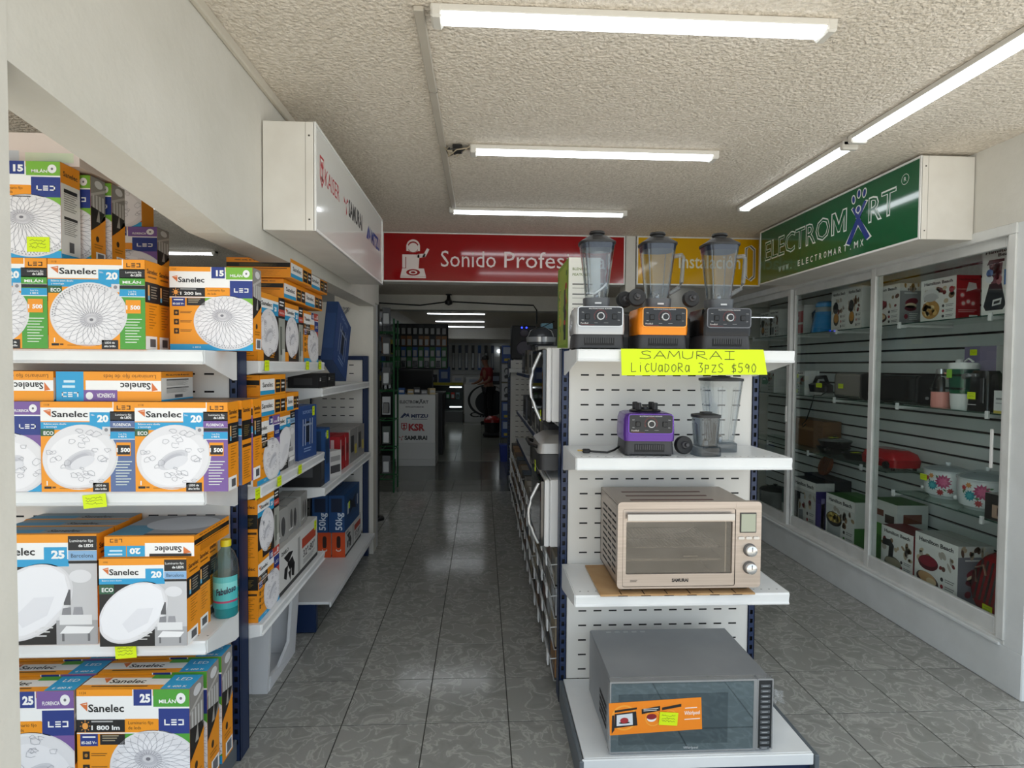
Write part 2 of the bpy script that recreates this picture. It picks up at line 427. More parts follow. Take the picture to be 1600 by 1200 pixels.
# ------------------------------------------------------------------ ceiling lamps
def tube_light(label, c, length, along='x', group='LED batten lights'):
    t = thing('tube_light', label, 'lamp', (c[0], c[1], H), 0 if along == 'x' else PI / 2, group)
    L_ = length / 2
    b = MB(); b.rbox(-L_, -0.036, -0.022, L_, 0.036, -0.001, 0.003, M_LAMPB); b.build('housing', t)
    d = MB(); n = 7
    prof = [(0.034 * math.cos(PI * k / n), -0.020 - 0.017 * math.sin(PI * k / n)) for k in range(n + 1)]
    v = [(sx * (L_ - 0.03), y, z) for sx in (-1, 1) for (y, z) in prof]
    d.add(v, [(k, k + 1, n + 2 + k, n + 1 + k) for k in range(n)], M_TUBE); d.build('diffuser', t, smooth=60)
    for sx in (-1, 1):
        e = MB(); e.rbox(min(sx * L_, sx * (L_ - 0.032)), -0.037, -0.039, max(sx * L_, sx * (L_ - 0.032)), 0.037, -0.0005, 0.006, M_LAMPB); e.build('end_cap', t)
    return t
tube_light('LED batten light nearest the shopfront, crossing the ceiling above the green wall sign side', (0.44, 1.72), 1.18)
tube_light('middle LED batten light of the three crossing the entrance ceiling, beside the wire tangle', (0.525, 2.765), 1.17)
tube_light('LED batten light on the ceiling closest to the red hanging sign', (0.365, 3.845), 1.16)
tube_light('nearer of two end-to-end LED batten lights parallel to the shop window', (1.635, 1.93), 1.19, 'y')
tube_light('farther of two end-to-end LED batten lights, beside the green sign', (1.645, 3.115), 1.09, 'y')
for k, (x, y, lab) in enumerate(((-0.44, 7.1, 'LED batten light just behind the red hanging sign'), (-0.5, 11.4, 'nearest of three stacked LED battens over the far aisle'), (-0.5, 13.4, 'middle of three stacked LED battens over the far aisle'), (-0.5, 15.2, 'rearmost of three stacked LED battens over the far aisle'),
        (1.65, 7.0, 'LED batten light glimpsed behind the yellow sign'), (1.7, 10.0, 'LED batten light glimpsed between the blender jugs'), (-2.08, 4.42, 'LED batten light in the side room above the dark dome-lamp cartons'), (-2.99, 5.48, 'LED batten light far inside the side room beyond the stacked cartons'))):
    tube_light(lab, (x, y), 1.16, 'y' if x == -2.08 else 'x')
b = MB(); b.rbox(-0.200, 1.70, H - 0.016, -0.170, 3.80, H - 0.0005, 0.003, mat('bdb6aa', 0.6)); b.box(-0.201, 2.2, H - 0.017, -0.169, 2.202, H, mat('7b756c', 0.8))
tag(b.build('cable_conduit'), 'thin plastic cable conduit running along the entrance ceiling past the lamp ends', 'conduit')
t = thing('wire_tangle', 'tangle of black and beige wires at the end of the middle batten light', 'wiring', (-0.11, 2.74, H))
for k in range(5):
    b = MB(); a = k * 1.3
    b.tube([(-0.075 + 0.01 * k, 0.01 * k, -0.008), (-0.05, 0.035 * math.sin(a), -0.035 - 0.008 * (k % 3)), (-0.01, 0.03 * math.cos(a), -0.045 + 0.005 * k), (0.05, 0.01 * k - 0.02, -0.015)], 0.003, M_BLACK if k % 2 else mat('a99c86', 0.6)); b.build('wire', t)
b = MB(); b.rbox(-0.03, -0.015, -0.04, 0.015, 0.02, -0.005, 0.004, M_BLACK); b.build('connector', t)

# ------------------------------------------------------------------ hanging light-box signs
def sign_box(name, label, w_, d_, h_, loc, rotz, face, fn, border='e6e6e2', shell=None):
    t = thing(name, label, 'sign', loc, rotz)
    shell = shell or noise_mat('sign_shell', 'dad6ce', 'e3e0d9', 6, 0.55)
    b = MB(); b.rbox(-w_ / 2, -d_ / 2, 0, w_ / 2, d_ / 2, h_, 0.002, shell)
    for sx in (-1, 1):
        for z in (0.04, h_ - 0.05): b.cyl((sx * w_ / 2 - (0.0015 if sx < 0 else -0.0002), -d_ / 2 + 0.02, z), 0.0035, 0.0014, mat('55524c', 0.4, 0.8), 8, 'x')
        b.box(sx * w_ / 2 - 0.0007, -d_ / 2 + 0.032, 0.001, sx * w_ / 2 + 0.0007, -d_ / 2 + 0.034, h_ - 0.001, mat('a8a49c', 0.7))
    b.build('light_box', t)
    p = Print(w_, h_); p.rect(0, 0, 1, 1, mat(face, 0.10, coat=0.3), 0); put(p, face_m('front', w_, d_, h_)); p.build('face_panel', t)
    fr = MB(); e = 0.010; bm_ = mat(border, 0.3); y0 = -d_ / 2 - 0.004; y1 = -d_ / 2 + 0.004
    fr.box(-w_ / 2, y0, 0, w_ / 2, y1, e, bm_); fr.box(-w_ / 2, y0, h_ - e, w_ / 2, y1, h_, bm_); fr.box(-w_ / 2, y0, e, -w_ / 2 + e, y1, h_ - e, bm_); fr.box(w_ / 2 - e, y0, e, w_ / 2, y1, h_ - e, bm_)
    fr.build('face_frame', t)
    for (nm, q) in fn: p = Print(w_, h_); q(p); put(p, face_m('front', w_, d_, h_)); p.build(nm, t)
    return t
def pr_red(p):
    W_ = mat('e9dcd8', 0.3); R_ = mat('960b12', 0.2); a = p.W / p.H
    cx = 0.124; e = lambda x, y, r, m, l: p.ell(x, y, r / a, r, m, l, 28)
    e(cx, 0.72, 0.135, W_, 2); e(cx, 0.70, 0.115, R_, 3); e(cx, 0.69, 0.095, W_, 4)
    for s_ in (-1, 1): p.rect(cx + s_ * 0.115 / a - 0.022 / a, 0.62, cx + s_ * 0.115 / a + 0.022 / a, 0.74, W_, 5)
    p.poly([(cx - 0.028, 0.27), (cx + 0.022, 0.27), (cx + 0.026, 0.55), (cx - 0.032, 0.55)], W_, 3)
    p.poly([(cx - 0.044, 0.28), (cx - 0.028, 0.28), (cx - 0.026, 0.55), (cx - 0.044, 0.55)], W_, 2)
    p.rect(cx - 0.0315, 0.28, cx - 0.0285, 0.50, R_, 4)
    p.poly([(cx + 0.018, 0.56), (cx + 0.018, 0.48), (cx + 0.048, 0.50), (cx + 0.050, 0.57)], W_, 3); p.poly([(cx + 0.036, 0.50), (cx + 0.050, 0.50), (cx + 0.066, 0.66), (cx + 0.056, 0.68)], W_, 3)
    p.poly([(cx - 0.052, 0.11), (cx + 0.052, 0.11), (cx + 0.044, 0.27), (cx - 0.044, 0.27)], W_, 5); p.rect(cx - 0.052, 0.075, cx + 0.052, 0.105, W_, 5)
    p.ell(cx, 0.19, 0.028, 0.065, R_, 6); p.ell(cx, 0.19, 0.017, 0.040, W_, 7); p.ell(cx, 0.19, 0.010, 0.022, R_, 8)
def pr_red2(p):
    W_ = mat('e9dcd8', 0.3)
    p.text('Sonido', 0.237, 0.315, 0.33, W_, 3, 0.0, w=0.225)
def pr_red3(p):
    p.text('Profesional', 0.497, 0.315, 0.33, mat('e9dcd8', 0.3), 3, 0.0, w=0.44)
def pr_yellow(p):
    W_ = mat('e8e2c8', 0.3)
    p.text('Instalación', 0.34, 0.36, 0.28, W_, 2, 0.01, w=0.50)
def pr_yellow2(p):
    for (k, m, l) in ((0.0, 'e9e6da', 2), (0.008, '1b1b1b', 3), (0.014, 'e9e6da', 4), (0.022, 'd8a507', 5)):
        p.poly([(0.875 + k, 0.18 + 2 * k), (0.93 - k, 0.10 + 2 * k), (0.965 - k, 0.18 + 2 * k), (0.965 - k, 0.78 - 2 * k), (0.93 - k, 0.86 - 2 * k), (0.875 + k, 0.80 - 2 * k)], m, l)
def pr_green(p, which=0):
    Wm = mat('dfe7e2', 0.3); G = mat('0b5a35', 0.15); B = mat('223a86', 0.25)
    for (s_, u, wd) in (('ELECTRO', 0.052, 0.492), ('RT', 0.768, 0.125))[which:which + 1]:
        p.text(s_, u - 0.003, 0.423, 0.339, Wm, 2, 0.020, w=wd + 0.006); p.text(s_, u, 0.43, 0.325, G, 3, -0.012, w=wd)
def pr_green_m(p):
    for (m, lay, e) in ((mat('dfe7e2', 0.3), 2, 0.0), (mat('0b5a35', 0.15), 3, 0.055)):
        q = [(e, e), (e, 1 - e), (0.27 - e * 0.7, 1 - e), (0.5, 0.50 - e * 2.2), (0.73 + e * 0.7, 1 - e), (1 - e, 1 - e), (1 - e, e), (0.80 + e, e), (0.80 + e, 0.60 + e * 2.4), (0.57 - e * 0.2, 0.06 + e), (0.43 + e * 0.2, 0.06 + e), (0.20 - e, 0.60 + e * 2.4), (0.20 - e, e)]
        p.poly([(0.556 + x * 0.092, 0.423 + y * 0.339) for x, y in q], m, lay, noclip=True)
def pr_green2(p):
    Wm = mat('dfe7e2', 0.3); G = mat('0b5a35', 0.15); B = mat('223a86', 0.25)
    lay_ = [4.0]
    def limb(pts): 
        lay_[0] += 0.8
        c = (sum(q[0] for q in pts) / len(pts), sum(q[1] for q in pts) / len(pts))
        p.poly([(c[0] + (q[0] - c[0]) * 1.16 + (0.003 if q[0] > c[0] else -0.003), c[1] + (q[1] - c[1]) * 1.06) for q in pts], Wm, lay_[0]); p.poly(pts, B, lay_[0] + 4)
    limb([(0.650, 0.235), (0.672, 0.20), (0.720, 0.50), (0.706, 0.56)]); limb([(0.776, 0.235), (0.756, 0.20), (0.704, 0.50), (0.718, 0.56)])
    limb([(0.678, 0.70), (0.688, 0.72), (0.718, 0.56), (0.710, 0.50)]); limb([(0.756, 0.735), (0.744, 0.75), (0.706, 0.56), (0.716, 0.50)])
    p.ell(0.713, 0.665, 0.015, 0.055, Wm, 13); p.ell(0.713, 0.665, 0.010, 0.042, B, 14)
    for (x, y, r) in ((0.684, 0.83, 0.35), (0.713, 0.88, 0.0), (0.742, 0.86, -0.35)):
        p.ell(x, y, 0.0115, 0.068, Wm, 4, 24, r * 0.08); p.ell(x, y, 0.0075, 0.052, B, 5, 24, r * 0.08)
def pr_green3(p):
    Wm = mat('dfe7e2', 0.3); G = mat('0b5a35', 0.15)
    for k, ch in enumerate('WWW. ELECTROMART.MX'):
        if ch != ' ': p.text(ch, 0.185 + k * 0.0305, 0.135, 0.095, Wm, 2, 0.01, 'c', w={'W': 0.023, 'M': 0.022, '.': None}.get(ch, 0.0165))
    p.ell(0.933, 0.80, 0.016, 0.066, Wm, 2); p.ell(0.933, 0.80, 0.0145, 0.060, G, 3); p.text('R', 0.933, 0.775, 0.055, Wm, 4, 0.0, 'c')
def shield(p, x0, y0, x1, y1, c='b3202c', bgc='e4e4e0'):
    w_, h_ = x1 - x0, y1 - y0; q = lambda u, v: (x0 + u * w_, y0 + v * h_)
    p.poly([q(0, 1), q(1, 1), q(1, .3), q(.5, 0), q(0, .3)], c, 2); p.poly([q(.14, .92), q(.86, .92), q(.86, .36), q(.5, .12), q(.14, .36)], bgc, 3)
    p.rect(*q(.4, .2), *q(.6, .85), c, 4); p.poly([q(.2, .7), q(.4, .85), q(.4, .6)], c, 4); p.poly([q(.8, .7), q(.6, .85), q(.6, .6)], c, 4); p.poly([q(.25, .3), q(.5, .2), q(.75, .3), q(.5, .45)], c, 4)
def blades(p, x, y, s_, c='b3202c', a=1.0):
    for k in range(3):
        t0 = 0.5 + k * 2 * PI / 3
        p.poly([(x, y), (x + s_ * math.cos(t0) / a, y + s_ * math.sin(t0)), (x + s_ * 0.75 * math.cos(t0 + 0.5) / a, y + s_ * 0.75 * math.sin(t0 + 0.5))], c, 2)
def pr_white(p):
    shield(p, 0.045, 0.46, 0.085, 0.76); p.text('KAISER', 0.095, 0.52, 0.17, 'b3202c', 2, 0.0, w=0.16)
def pr_white2(p):
    blades(p, 0.34, 0.58, 0.13, 'b3202c', 3.7); p.text('SAMURAI', 0.375, 0.49, 0.19, '16161a', 2, 0.03, w=0.21)
def pr_white3(p):
    p.poly([(0.66, 0.46), (0.70, 0.66), (0.715, 0.60), (0.69, 0.46)], '26408f', 2); p.poly([(0.70, 0.46), (0.73, 0.66), (0.745, 0.46), (0.73, 0.52)], '26408f', 2); p.text('MITZU', 0.755, 0.47, 0.17, '26408f', 2, 0.04, w=0.18)
sign_box('hanging_sign', 'white light-box sign with red, black and blue brand lettering on the header wall', 1.44, 0.186, 0.392, (-0.703, 2.905, 1.923), PI / 2, 'e9e9e6', (('red_brand_lettering', pr_white), ('black_brand_lettering', pr_white2), ('blue_brand_lettering', pr_white3)), 'f0f0ee')
sign_box('hanging_sign', 'long red light-box sign with a disc jockey pictogram and white lettering', 1.875, 0.14, 0.378, (0.175, 4.62, 2.074), 0, '960b12', (('pictogram', pr_red), ('lettering', pr_red2), ('lettering', pr_red3)))
sign_box('hanging_sign', 'yellow light-box sign partly hidden behind the blender jugs', 0.985, 0.14, 0.378, (1.698, 4.62, 2.076), 0, 'd8a507', (('lettering', pr_yellow), ('pictogram', pr_yellow2)))
ws_ = sign_box('wall_sign', 'green light-box sign with outlined letters and a blue figure above the shop window', 1.60, 0.262, 0.392, (2.196, 3.485, 2.048), -PI / 2, '0b5a35', (('outlined_lettering', pr_green), ('outlined_lettering', pr_green_m), ('outlined_lettering', lambda p: pr_green(p, 1)), ('figure_emblem', pr_green2), ('web_address', pr_green3)))

for c_ in ws_.children:
    if c_.name.startswith('web_address'): c_['kind'] = 'stuff'

# ================================================================== shelving units
def slot_sheet(b, x0, x1, z0, z1, y, m, px=0.0655, pz=0.063, sw=0.034, sh=0.0065, off=0.035):
    """sheet facing -Y with rows of punched slots, dark hollow behind"""
    n = max(1, int((x1 - x0 - 2 * off + px - sw) / px)); xs = [x0 + ((x1 - x0) - (n - 1) * px) / 2 + k * px for k in range(n)]
    z = z0; v = []; f = []
    def quad(a, c, d, e): o = len(v); v.extend([(a, y, c), (d, y, c), (d, y, e), (a, y, e)]); f.append((o, o + 1, o + 2, o + 3))
    r = z1 - pz * 0.6
    rows = []
    while r > z0 + 0.02: rows.append(r); r -= pz
    for r in reversed(rows):
        quad(x0, z, x1, r - sh / 2); a = x0
        for x in xs: quad(a, r - sh / 2, x - sw / 2, r + sh / 2); a = x + sw / 2
        quad(a, r - sh / 2, x1, r + sh / 2); z = r + sh / 2
    quad(x0, z, x1, z1)
    b.add(v, f, m)
    b.box(x0, y + 0.006, z0, x1, y + 0.012, z1, M_DARK)
def post(b, x0, x1, y0, y1, z0, z1, m=M_BLUE, pz=0.0385):
    """steel upright, slotted on its -Y face"""
    xm = (x0 + x1) / 2; sw = min(0.012, (x1 - x0) * 0.45); z = z0; v = []; f = []
    def quad(a, c, d, e): o = len(v); v.extend([(a, y0, c), (d, y0, c), (d, y0, e), (a, y0, e)]); f.append((o, o + 1, o + 2, o + 3))
    r = z0 + 0.06
    while r < z1 - 0.03:
        quad(x0, z, x1, r); quad(x0, r, xm - sw / 2, r + 0.018); quad(xm + sw / 2, r, x1, r + 0.018); z = r + 0.018; r += pz
    quad(x0, z, x1, z1); b.add(v, f, m)
    b.box(x0, y0 + 0.004, z0, x0 + 0.003, y1, z1, m); b.box(x1 - 0.003, y0, z0, x1, y1, z1, m); b.box(x0, y1 - 0.003, z0, x1, y1, z1, m); b.box(x0, y0 + 0.012, z0, x1, y0 + 0.015, z1, M_DARK)
    b.box(x0, y0, z1 - 0.004, x1, y1, z1, m); b.box(x0, y0, z0, x0 + 0.003, y0 + 0.005, z1, m)
def shelf_part(root, x0, x1, y0, y1, z, lip=0.044, brk=0.10):
    """shelf whose front is at y0 and back at y1 (y0 < y1), top at z"""
    s_ = MB(); s_.rbox(x0, y0 + 0.004, z - 0.012, x1, y1, z, 0.002, M_STEEL)
    n = int((x1 - x0) / 0.03)
    for k in range(n): s_.box(x0 + 0.02 + k * 0.03, y0 + 0.03, z, x0 + 0.026 + k * 0.03, y0 + 0.034, z + 0.0004, mat('6d7074', 0.6))
    o = s_.build('shelf', root)
    l_ = MB(); zt = z - 0.0003
    prof = [(y0 + 0.006, zt), (y0 - 0.004, zt), (y0 - 0.008, zt - 0.006), (y0 - 0.003, zt - lip + 0.01), (y0 - 0.009, zt - lip + 0.004), (y0 - 0.006, zt - lip), (y0 + 0.006, zt - lip)]
    v = [(x, a, c) for x in (x0, x1) for (a, c) in prof]; k = len(prof)
    l_.add(v, [(i, (i + 1) % k, k + (i + 1) % k, k + i) for i in range(k)] + [tuple(range(k)), tuple(range(k, 2 * k))[::-1]], M_STEEL)
    l_.build('front_lip', o)
    for (a, c) in ((x0 - 0.0035, x0 - 0.0005), (x1 + 0.0005, x1 + 0.0035)):
        b_ = MB(); pts = [(y0 + 0.002, z - 0.043), (y0 + 0.002, z - 0.0005), (y1 - 0.002, z - 0.0005), (y1 - 0.002, z - brk), (y1 - 0.03, z - brk)]
        M = Matrix(((0, 0, 1, a), (1, 0, 0, 0), (0, 1, 0, 0), (0, 0, 0, 1))); b_.prism(pts, c - a, M_STEEL, M)
        b_.build('bracket', o)
    return o
def end_unit(name, label, x0, x1, yp, top, shelves, base, group='shelving units', over=-0.008):
    """end-of-aisle unit facing -Y: slotted back panel at yp, uprights, shelves [(z, y_front)], base (z, y_front)"""
    t = thing(name, label, 'shelving', (0, 0, 0), 0, group)
    b = MB(); slot_sheet(b, x0, x1, base[0], top, yp, M_PANEL); b.build('back_panel', t)
    for (a, c) in ((x0 - 0.032, x0), (x1, x1 + 0.03)):
        b = MB(); post(b, a, c, yp - 0.004, yp + 0.075, 0.0, top + 0.01); b.build('upright', t)
    for (z, yf) in shelves: shelf_part(t, x0 - 0.02, x1 + over, yf, yp - 0.008, z)
    b = MB(); z, yf = base
    b.rbox(x0 - 0.012, yf + 0.004, z - 0.014, x1 - 0.0, yp - 0.005, z, 0.002, M_STEEL); b.rbox(x0 - 0.02, yf - 0.006, z - 0.04, x1, yf + 0.004, z - 0.0003, 0.003, M_STEEL); b.build('base_shelf', t)
    b = MB()
    for (a, c) in ((x0 - 0.03, x0 - 0.014), (x1 + 0.002, x1 + 0.018)): b.rbox(a, yf - 0.01, 0.004, c, yp - 0.005, z - 0.003, 0.003, mat('5f666c', 0.45))
    b.box(x0 - 0.02, yf + 0.02, 0.005, x1, yf + 0.026, z - 0.015, M_BLUE); b.build('base_frame', t)
    return t
# centre unit with the blenders, ovens
end_unit('end_display_unit', 'white slotted end shelving unit with blue uprights carrying the blenders and ovens', 0.367, 1.157, 2.45, 1.50, ((1.498, 2.105), (1.102, 2.105), (0.598, 2.105)), (0.10, 1.935))
# unit with the lamp cartons beyond the pillar
end_unit('end_display_unit', 'white slotted end shelving unit with blue uprights stacked with ceiling lamp cartons', -1.69, -0.893, 2.125, 1.50, ((1.478, 1.875), (1.036, 1.875), (0.560, 1.875)), (0.085, 1.80), over=0.026)
def side_unit(name, label, y0, y1, xp, xf, top, shelves, base_z, face=1, group='shelving units', col=M_BLUE, base=True):
    """unit along the aisle: panel at xp, shelf fronts at xf, runs y0..y1; built facing -Y in local space and turned"""
    t = thing(name, label, 'shelving', (xp, (y0 + y1) / 2, 0), PI / 2 if face > 0 else -PI / 2, group)
    L_ = (y1 - y0) / 2; D = abs(xf - xp)
    b = MB(); slot_sheet(b, -L_ + 0.02, L_ - 0.02, 0.12, top, 0, M_PANEL); b.build('back_panel', t)
    for a in (-L_, L_ - 0.03):
        b = MB(); post(b, a, a + 0.03, -0.004, 0.05, 0, top + 0.01, col); b.build('upright', t)
    for q in shelves:
        z, d = (q if isinstance(q, tuple) else (q, D)); shelf_part(t, -L_ + 0.005, L_ - 0.005, -d, -0.006, z, brk=0.11)
    if base:
        b = MB(); b.rbox(-L_, -D - 0.012, base_z - 0.014, L_, -0.005, base_z, 0.002, M_STEEL); b.rbox(-L_, -D - 0.022, base_z - 0.03, L_, -D - 0.0125, base_z - 0.0003, 0.003, M_STEEL); b.build('base_shelf', t)
        b = MB(); b.rbox(-L_ + 0.01, -D + 0.06, 0.005, -L_ + 0.05, -0.01, base_z - 0.016, 0.004, M_BLUE); b.build('base_foot', t)
        b = MB(); b.rbox(L_ - 0.05, -D + 0.06, 0.005, L_ - 0.01, -0.01, base_z - 0.016, 0.004, M_BLUE); b.build('base_foot', t)
    return t
side_unit('aisle_shelving', 'white aisle shelving bay right behind the lamp carton display, shelves sloping up the aisle', 2.215, 3.10, -1.20, -0.825, 1.49, (1.447, 0.980, 0.455), 0.16, base=False)
side_unit('aisle_shelving', 'white aisle shelving bay with blue and red boxes beside the pier', 3.115, 4.40, -1.26, -0.815, 1.49, ((1.31, 0.42), (0.785, 0.43)), 0.175)
t = thing('framed_panel', 'white slotted panel in a dark blue frame standing against the pier', 'panel', (0, 0, 0))
b = MB(); slot_sheet(b, -1.25, -0.885, 0.19, 1.47, 4.415, M_PANEL); b.build('slotted_panel', t)
b = MB(); b.rbox(-0.885, 4.40, 0.0, -0.845, 4.445, 1.50, 0.003, M_BLUE); b.rbox(-1.25, 4.40, 1.47, -0.885, 4.445, 1.50, 0.003, M_BLUE); b.build('frame', t)
# long centre run behind the end unit, facing the aisle: cantilever shelves and a spine
t = thing('aisle_shelving', 'long white centre shelving run behind the oven display, facing the dim aisle', 'shelving', (0, 0, 0), 0, 'shelving units')
b = MB(); M = Matrix(((0, 1, 0, 0), (-1, 0, 0, 0), (0, 0, 1, 0), (0, 0, 0, 1)))
b.box(0.755, 2.54, 0.05, 0.775, 6.6, 1.5, M_PANEL); b.build('spine_panel', t)
for z in (1.18, 0.965, 0.62):
    b = MB(); b.rbox(0.37, 2.545, z - 0.014, 0.755, 4.0, z, 0.002, M_STEEL); b.rbox(0.362, 2.545, z - 0.03, 0.37, 4.0, z - 0.0003, 0.002, M_STEEL); b.build('shelf', t)
b = MB(); b.rbox(0.64, 2.545, 1.488, 1.15, 4.0, 1.50, 0.002, M_STEEL); b.build('top_shelf', t)
for (y0, z) in ((4.02, 1.36), (4.02, 0.93), (4.02, 0.62), (5.3, 1.36), (5.3, 0.93), (5.3, 0.62)):
    b = MB(); b.rbox(0.40, y0, z - 0.014, 0.755, y0 + 1.25, z, 0.002, M_STEEL); b.rbox(0.392, y0, z - 0.03, 0.40, y0 + 1.25, z - 0.0003, 0.002, mat('2a3d63', 0.4)); b.build('shelf', t)
for y in (4.0, 5.28, 6.56):
    b = MB(); b.box(0.72, y, 0, 0.755, y + 0.03, 1.52, M_BLUE); b.build('upright', t)
end_unit('end_display_unit', 'narrow slotted end panel deep in the aisle, past the centre shelving run', 0.345, 0.70, 7.0, 1.50, ((1.40, 6.75),), (0.12, 6.7))

# ================================================================== ceiling lamp cartons
OR, BL, BK, NV, GN, PU, WH = 'f39b1b', '2a9fd3', '1c1c1e', '263a86', '4fa03a', '7a5a9e', 'f4f4f4'
def dome_base(p, cx, cy, rx, ry, rot=0.0):
    p.ell(cx, cy, rx, ry, 'dcdbdf', 2, 48, rot); p.ell(cx - rx * 0.02, cy + ry * 0.02, rx * 0.965, ry * 0.965, 'e6e5e9', 3, 48, rot); p.ell(cx - rx * 0.05, cy - ry * 0.08, rx * 0.82, ry * 0.80, 'f0eff3', 4, 48, rot)
def dome_milan(p, cx, cy, rx, ry, hx, hy, n=27, rot=0.0, dots=1):
    dome_base(p, cx, cy, rx, ry, rot)
    c, d = math.cos(rot), math.sin(rot)
    def rim(a, k=0.97): x, y = rx * k * math.cos(a), ry * k * math.sin(a); return (cx + x * c - y * d, cy + x * d + y * c)
    for (k, col) in ((0.30, 'd3d2d8'), (0.20, 'c2c1c8'), (0.12, 'd5d4d9')): p.ell(hx, hy, rx * k, ry * k * 0.8, col, 6.2 - k * 4, 24, rot)
    for k in range(n):
        a = 2 * PI * k / n
        for tw in (0.55, -0.55):
            pts = []
            for i in range(8):
                t = 0.17 + 0.79 * i / 7; q = rim(a + tw * t); pts.append((hx + (q[0] - hx) * t, hy + (q[1] - hy) * t))
            p.line(pts, 0.0009, '9c9ba4', 6.4 + 0.12 * (k % 6) + (0.75 if tw > 0 else 0))
    p.ell(hx, hy, rx * 0.05, ry * 0.045, '77767e', 8.2, 14)
    for k in range(26):
        a = (0.9 if dots > 0 else -2.6) + k * 0.085
        for q in (0.93, 0.86):
            x, y = rim(a + (0.04 if q < 0.9 else 0), q); p.ell(x, y, rx * 0.017 * q, ry * 0.015 * q, '7d7c86', 8.2 + 0.3 * (q < 0.9), 8)
def dome_flor(p, cx, cy, rx, ry, rot=0.0, seed=3):
    dome_base(p, cx, cy, rx, ry, rot); r = random.Random(seed)
    for (k, col) in ((0.44, 'd6d6dc'), (0.36, 'cbcbd2'), (0.28, 'bdbdc6')): p.ell(cx - rx * 0.02, cy - ry * 0.08, rx * k, ry * k * 0.55, col, 6.2 - k * 3, 28, 0.5)
    p.ell(cx + rx * 0.06, cy - ry * 0.16, rx * 0.34, ry * 0.17, 'e2e2e8', 6.0, 24, 0.4)
    for k in range(26):
        a = r.uniform(0, 2 * PI); q = r.uniform(0.35, 0.9); x, y = cx + rx * q * math.cos(a), cy + ry * q * math.sin(a); s_ = r.uniform(0.06, 0.14)
        pts = []
        for i in range(8):
            b_ = 2 * PI * i / 8; e = s_ * r.uniform(0.5, 1.2); pts.append((x + rx * e * math.cos(b_), y + ry * e * math.sin(b_) * 0.8))
        p.line(pts + (pts[:1] if k % 3 else []), 0.0010, '9b9ba5', 6.6 + 0.1 * k)
def dome_plain(p, cx, cy, rx, ry, rot):
    dome_base(p, cx, cy, rx, ry, rot); c, d = math.cos(rot), math.sin(rot)
    p.ell(cx - rx * 0.02, cy + ry * 0.04, rx * 0.93, ry * 0.90, 'f1f1f6', 5, 12, rot); p.ell(cx + rx * 0.12, cy - ry * 0.25, rx * 0.5, ry * 0.35, 'e6e6ec', 6, 5, rot)
def led_mark(p, x, y, w_, h_, m, lay=3):
    t = w_ / 3.6; s_ = h_ * 0.22
    p.rect(x, y, x + t, y + s_, m, lay); p.rect(x, y, x + t * 0.25, y + h_, m, lay)
    for k in range(3): p.rect(x + t * 1.25, y + k * h_ * 0.39, x + t * 2.2, y + k * h_ * 0.39 + s_, m, lay)
    p.rect(x + t * 2.5, y, x + t * 3.5, y + s_, m, lay); p.rect(x + t * 2.5, y + h_ - s_, x + t * 3.5, y + h_, m, lay); p.rect(x + t * 3.25, y, x + t * 3.5, y + h_, m, lay)
def logo(p, x, y, w_, h_, m=BK, lay=3):
    p.poly([(x, y + h_ * 1.05), (x + w_ * 0.17, y + h_ * 1.3), (x + w_ * 0.17, y + h_ * 0.05)], 'd9743a', lay); p.poly([(x + w_ * 0.045, y + h_ * 1.0), (x + w_ * 0.155, y + h_ * 1.12), (x + w_ * 0.155, y + h_ * 0.95)], 'f7dcc6', lay + 1)
    p.text('Sanelec', x + w_ * 0.19, y, h_, m, lay, 0.022, w=w_ * 0.81)
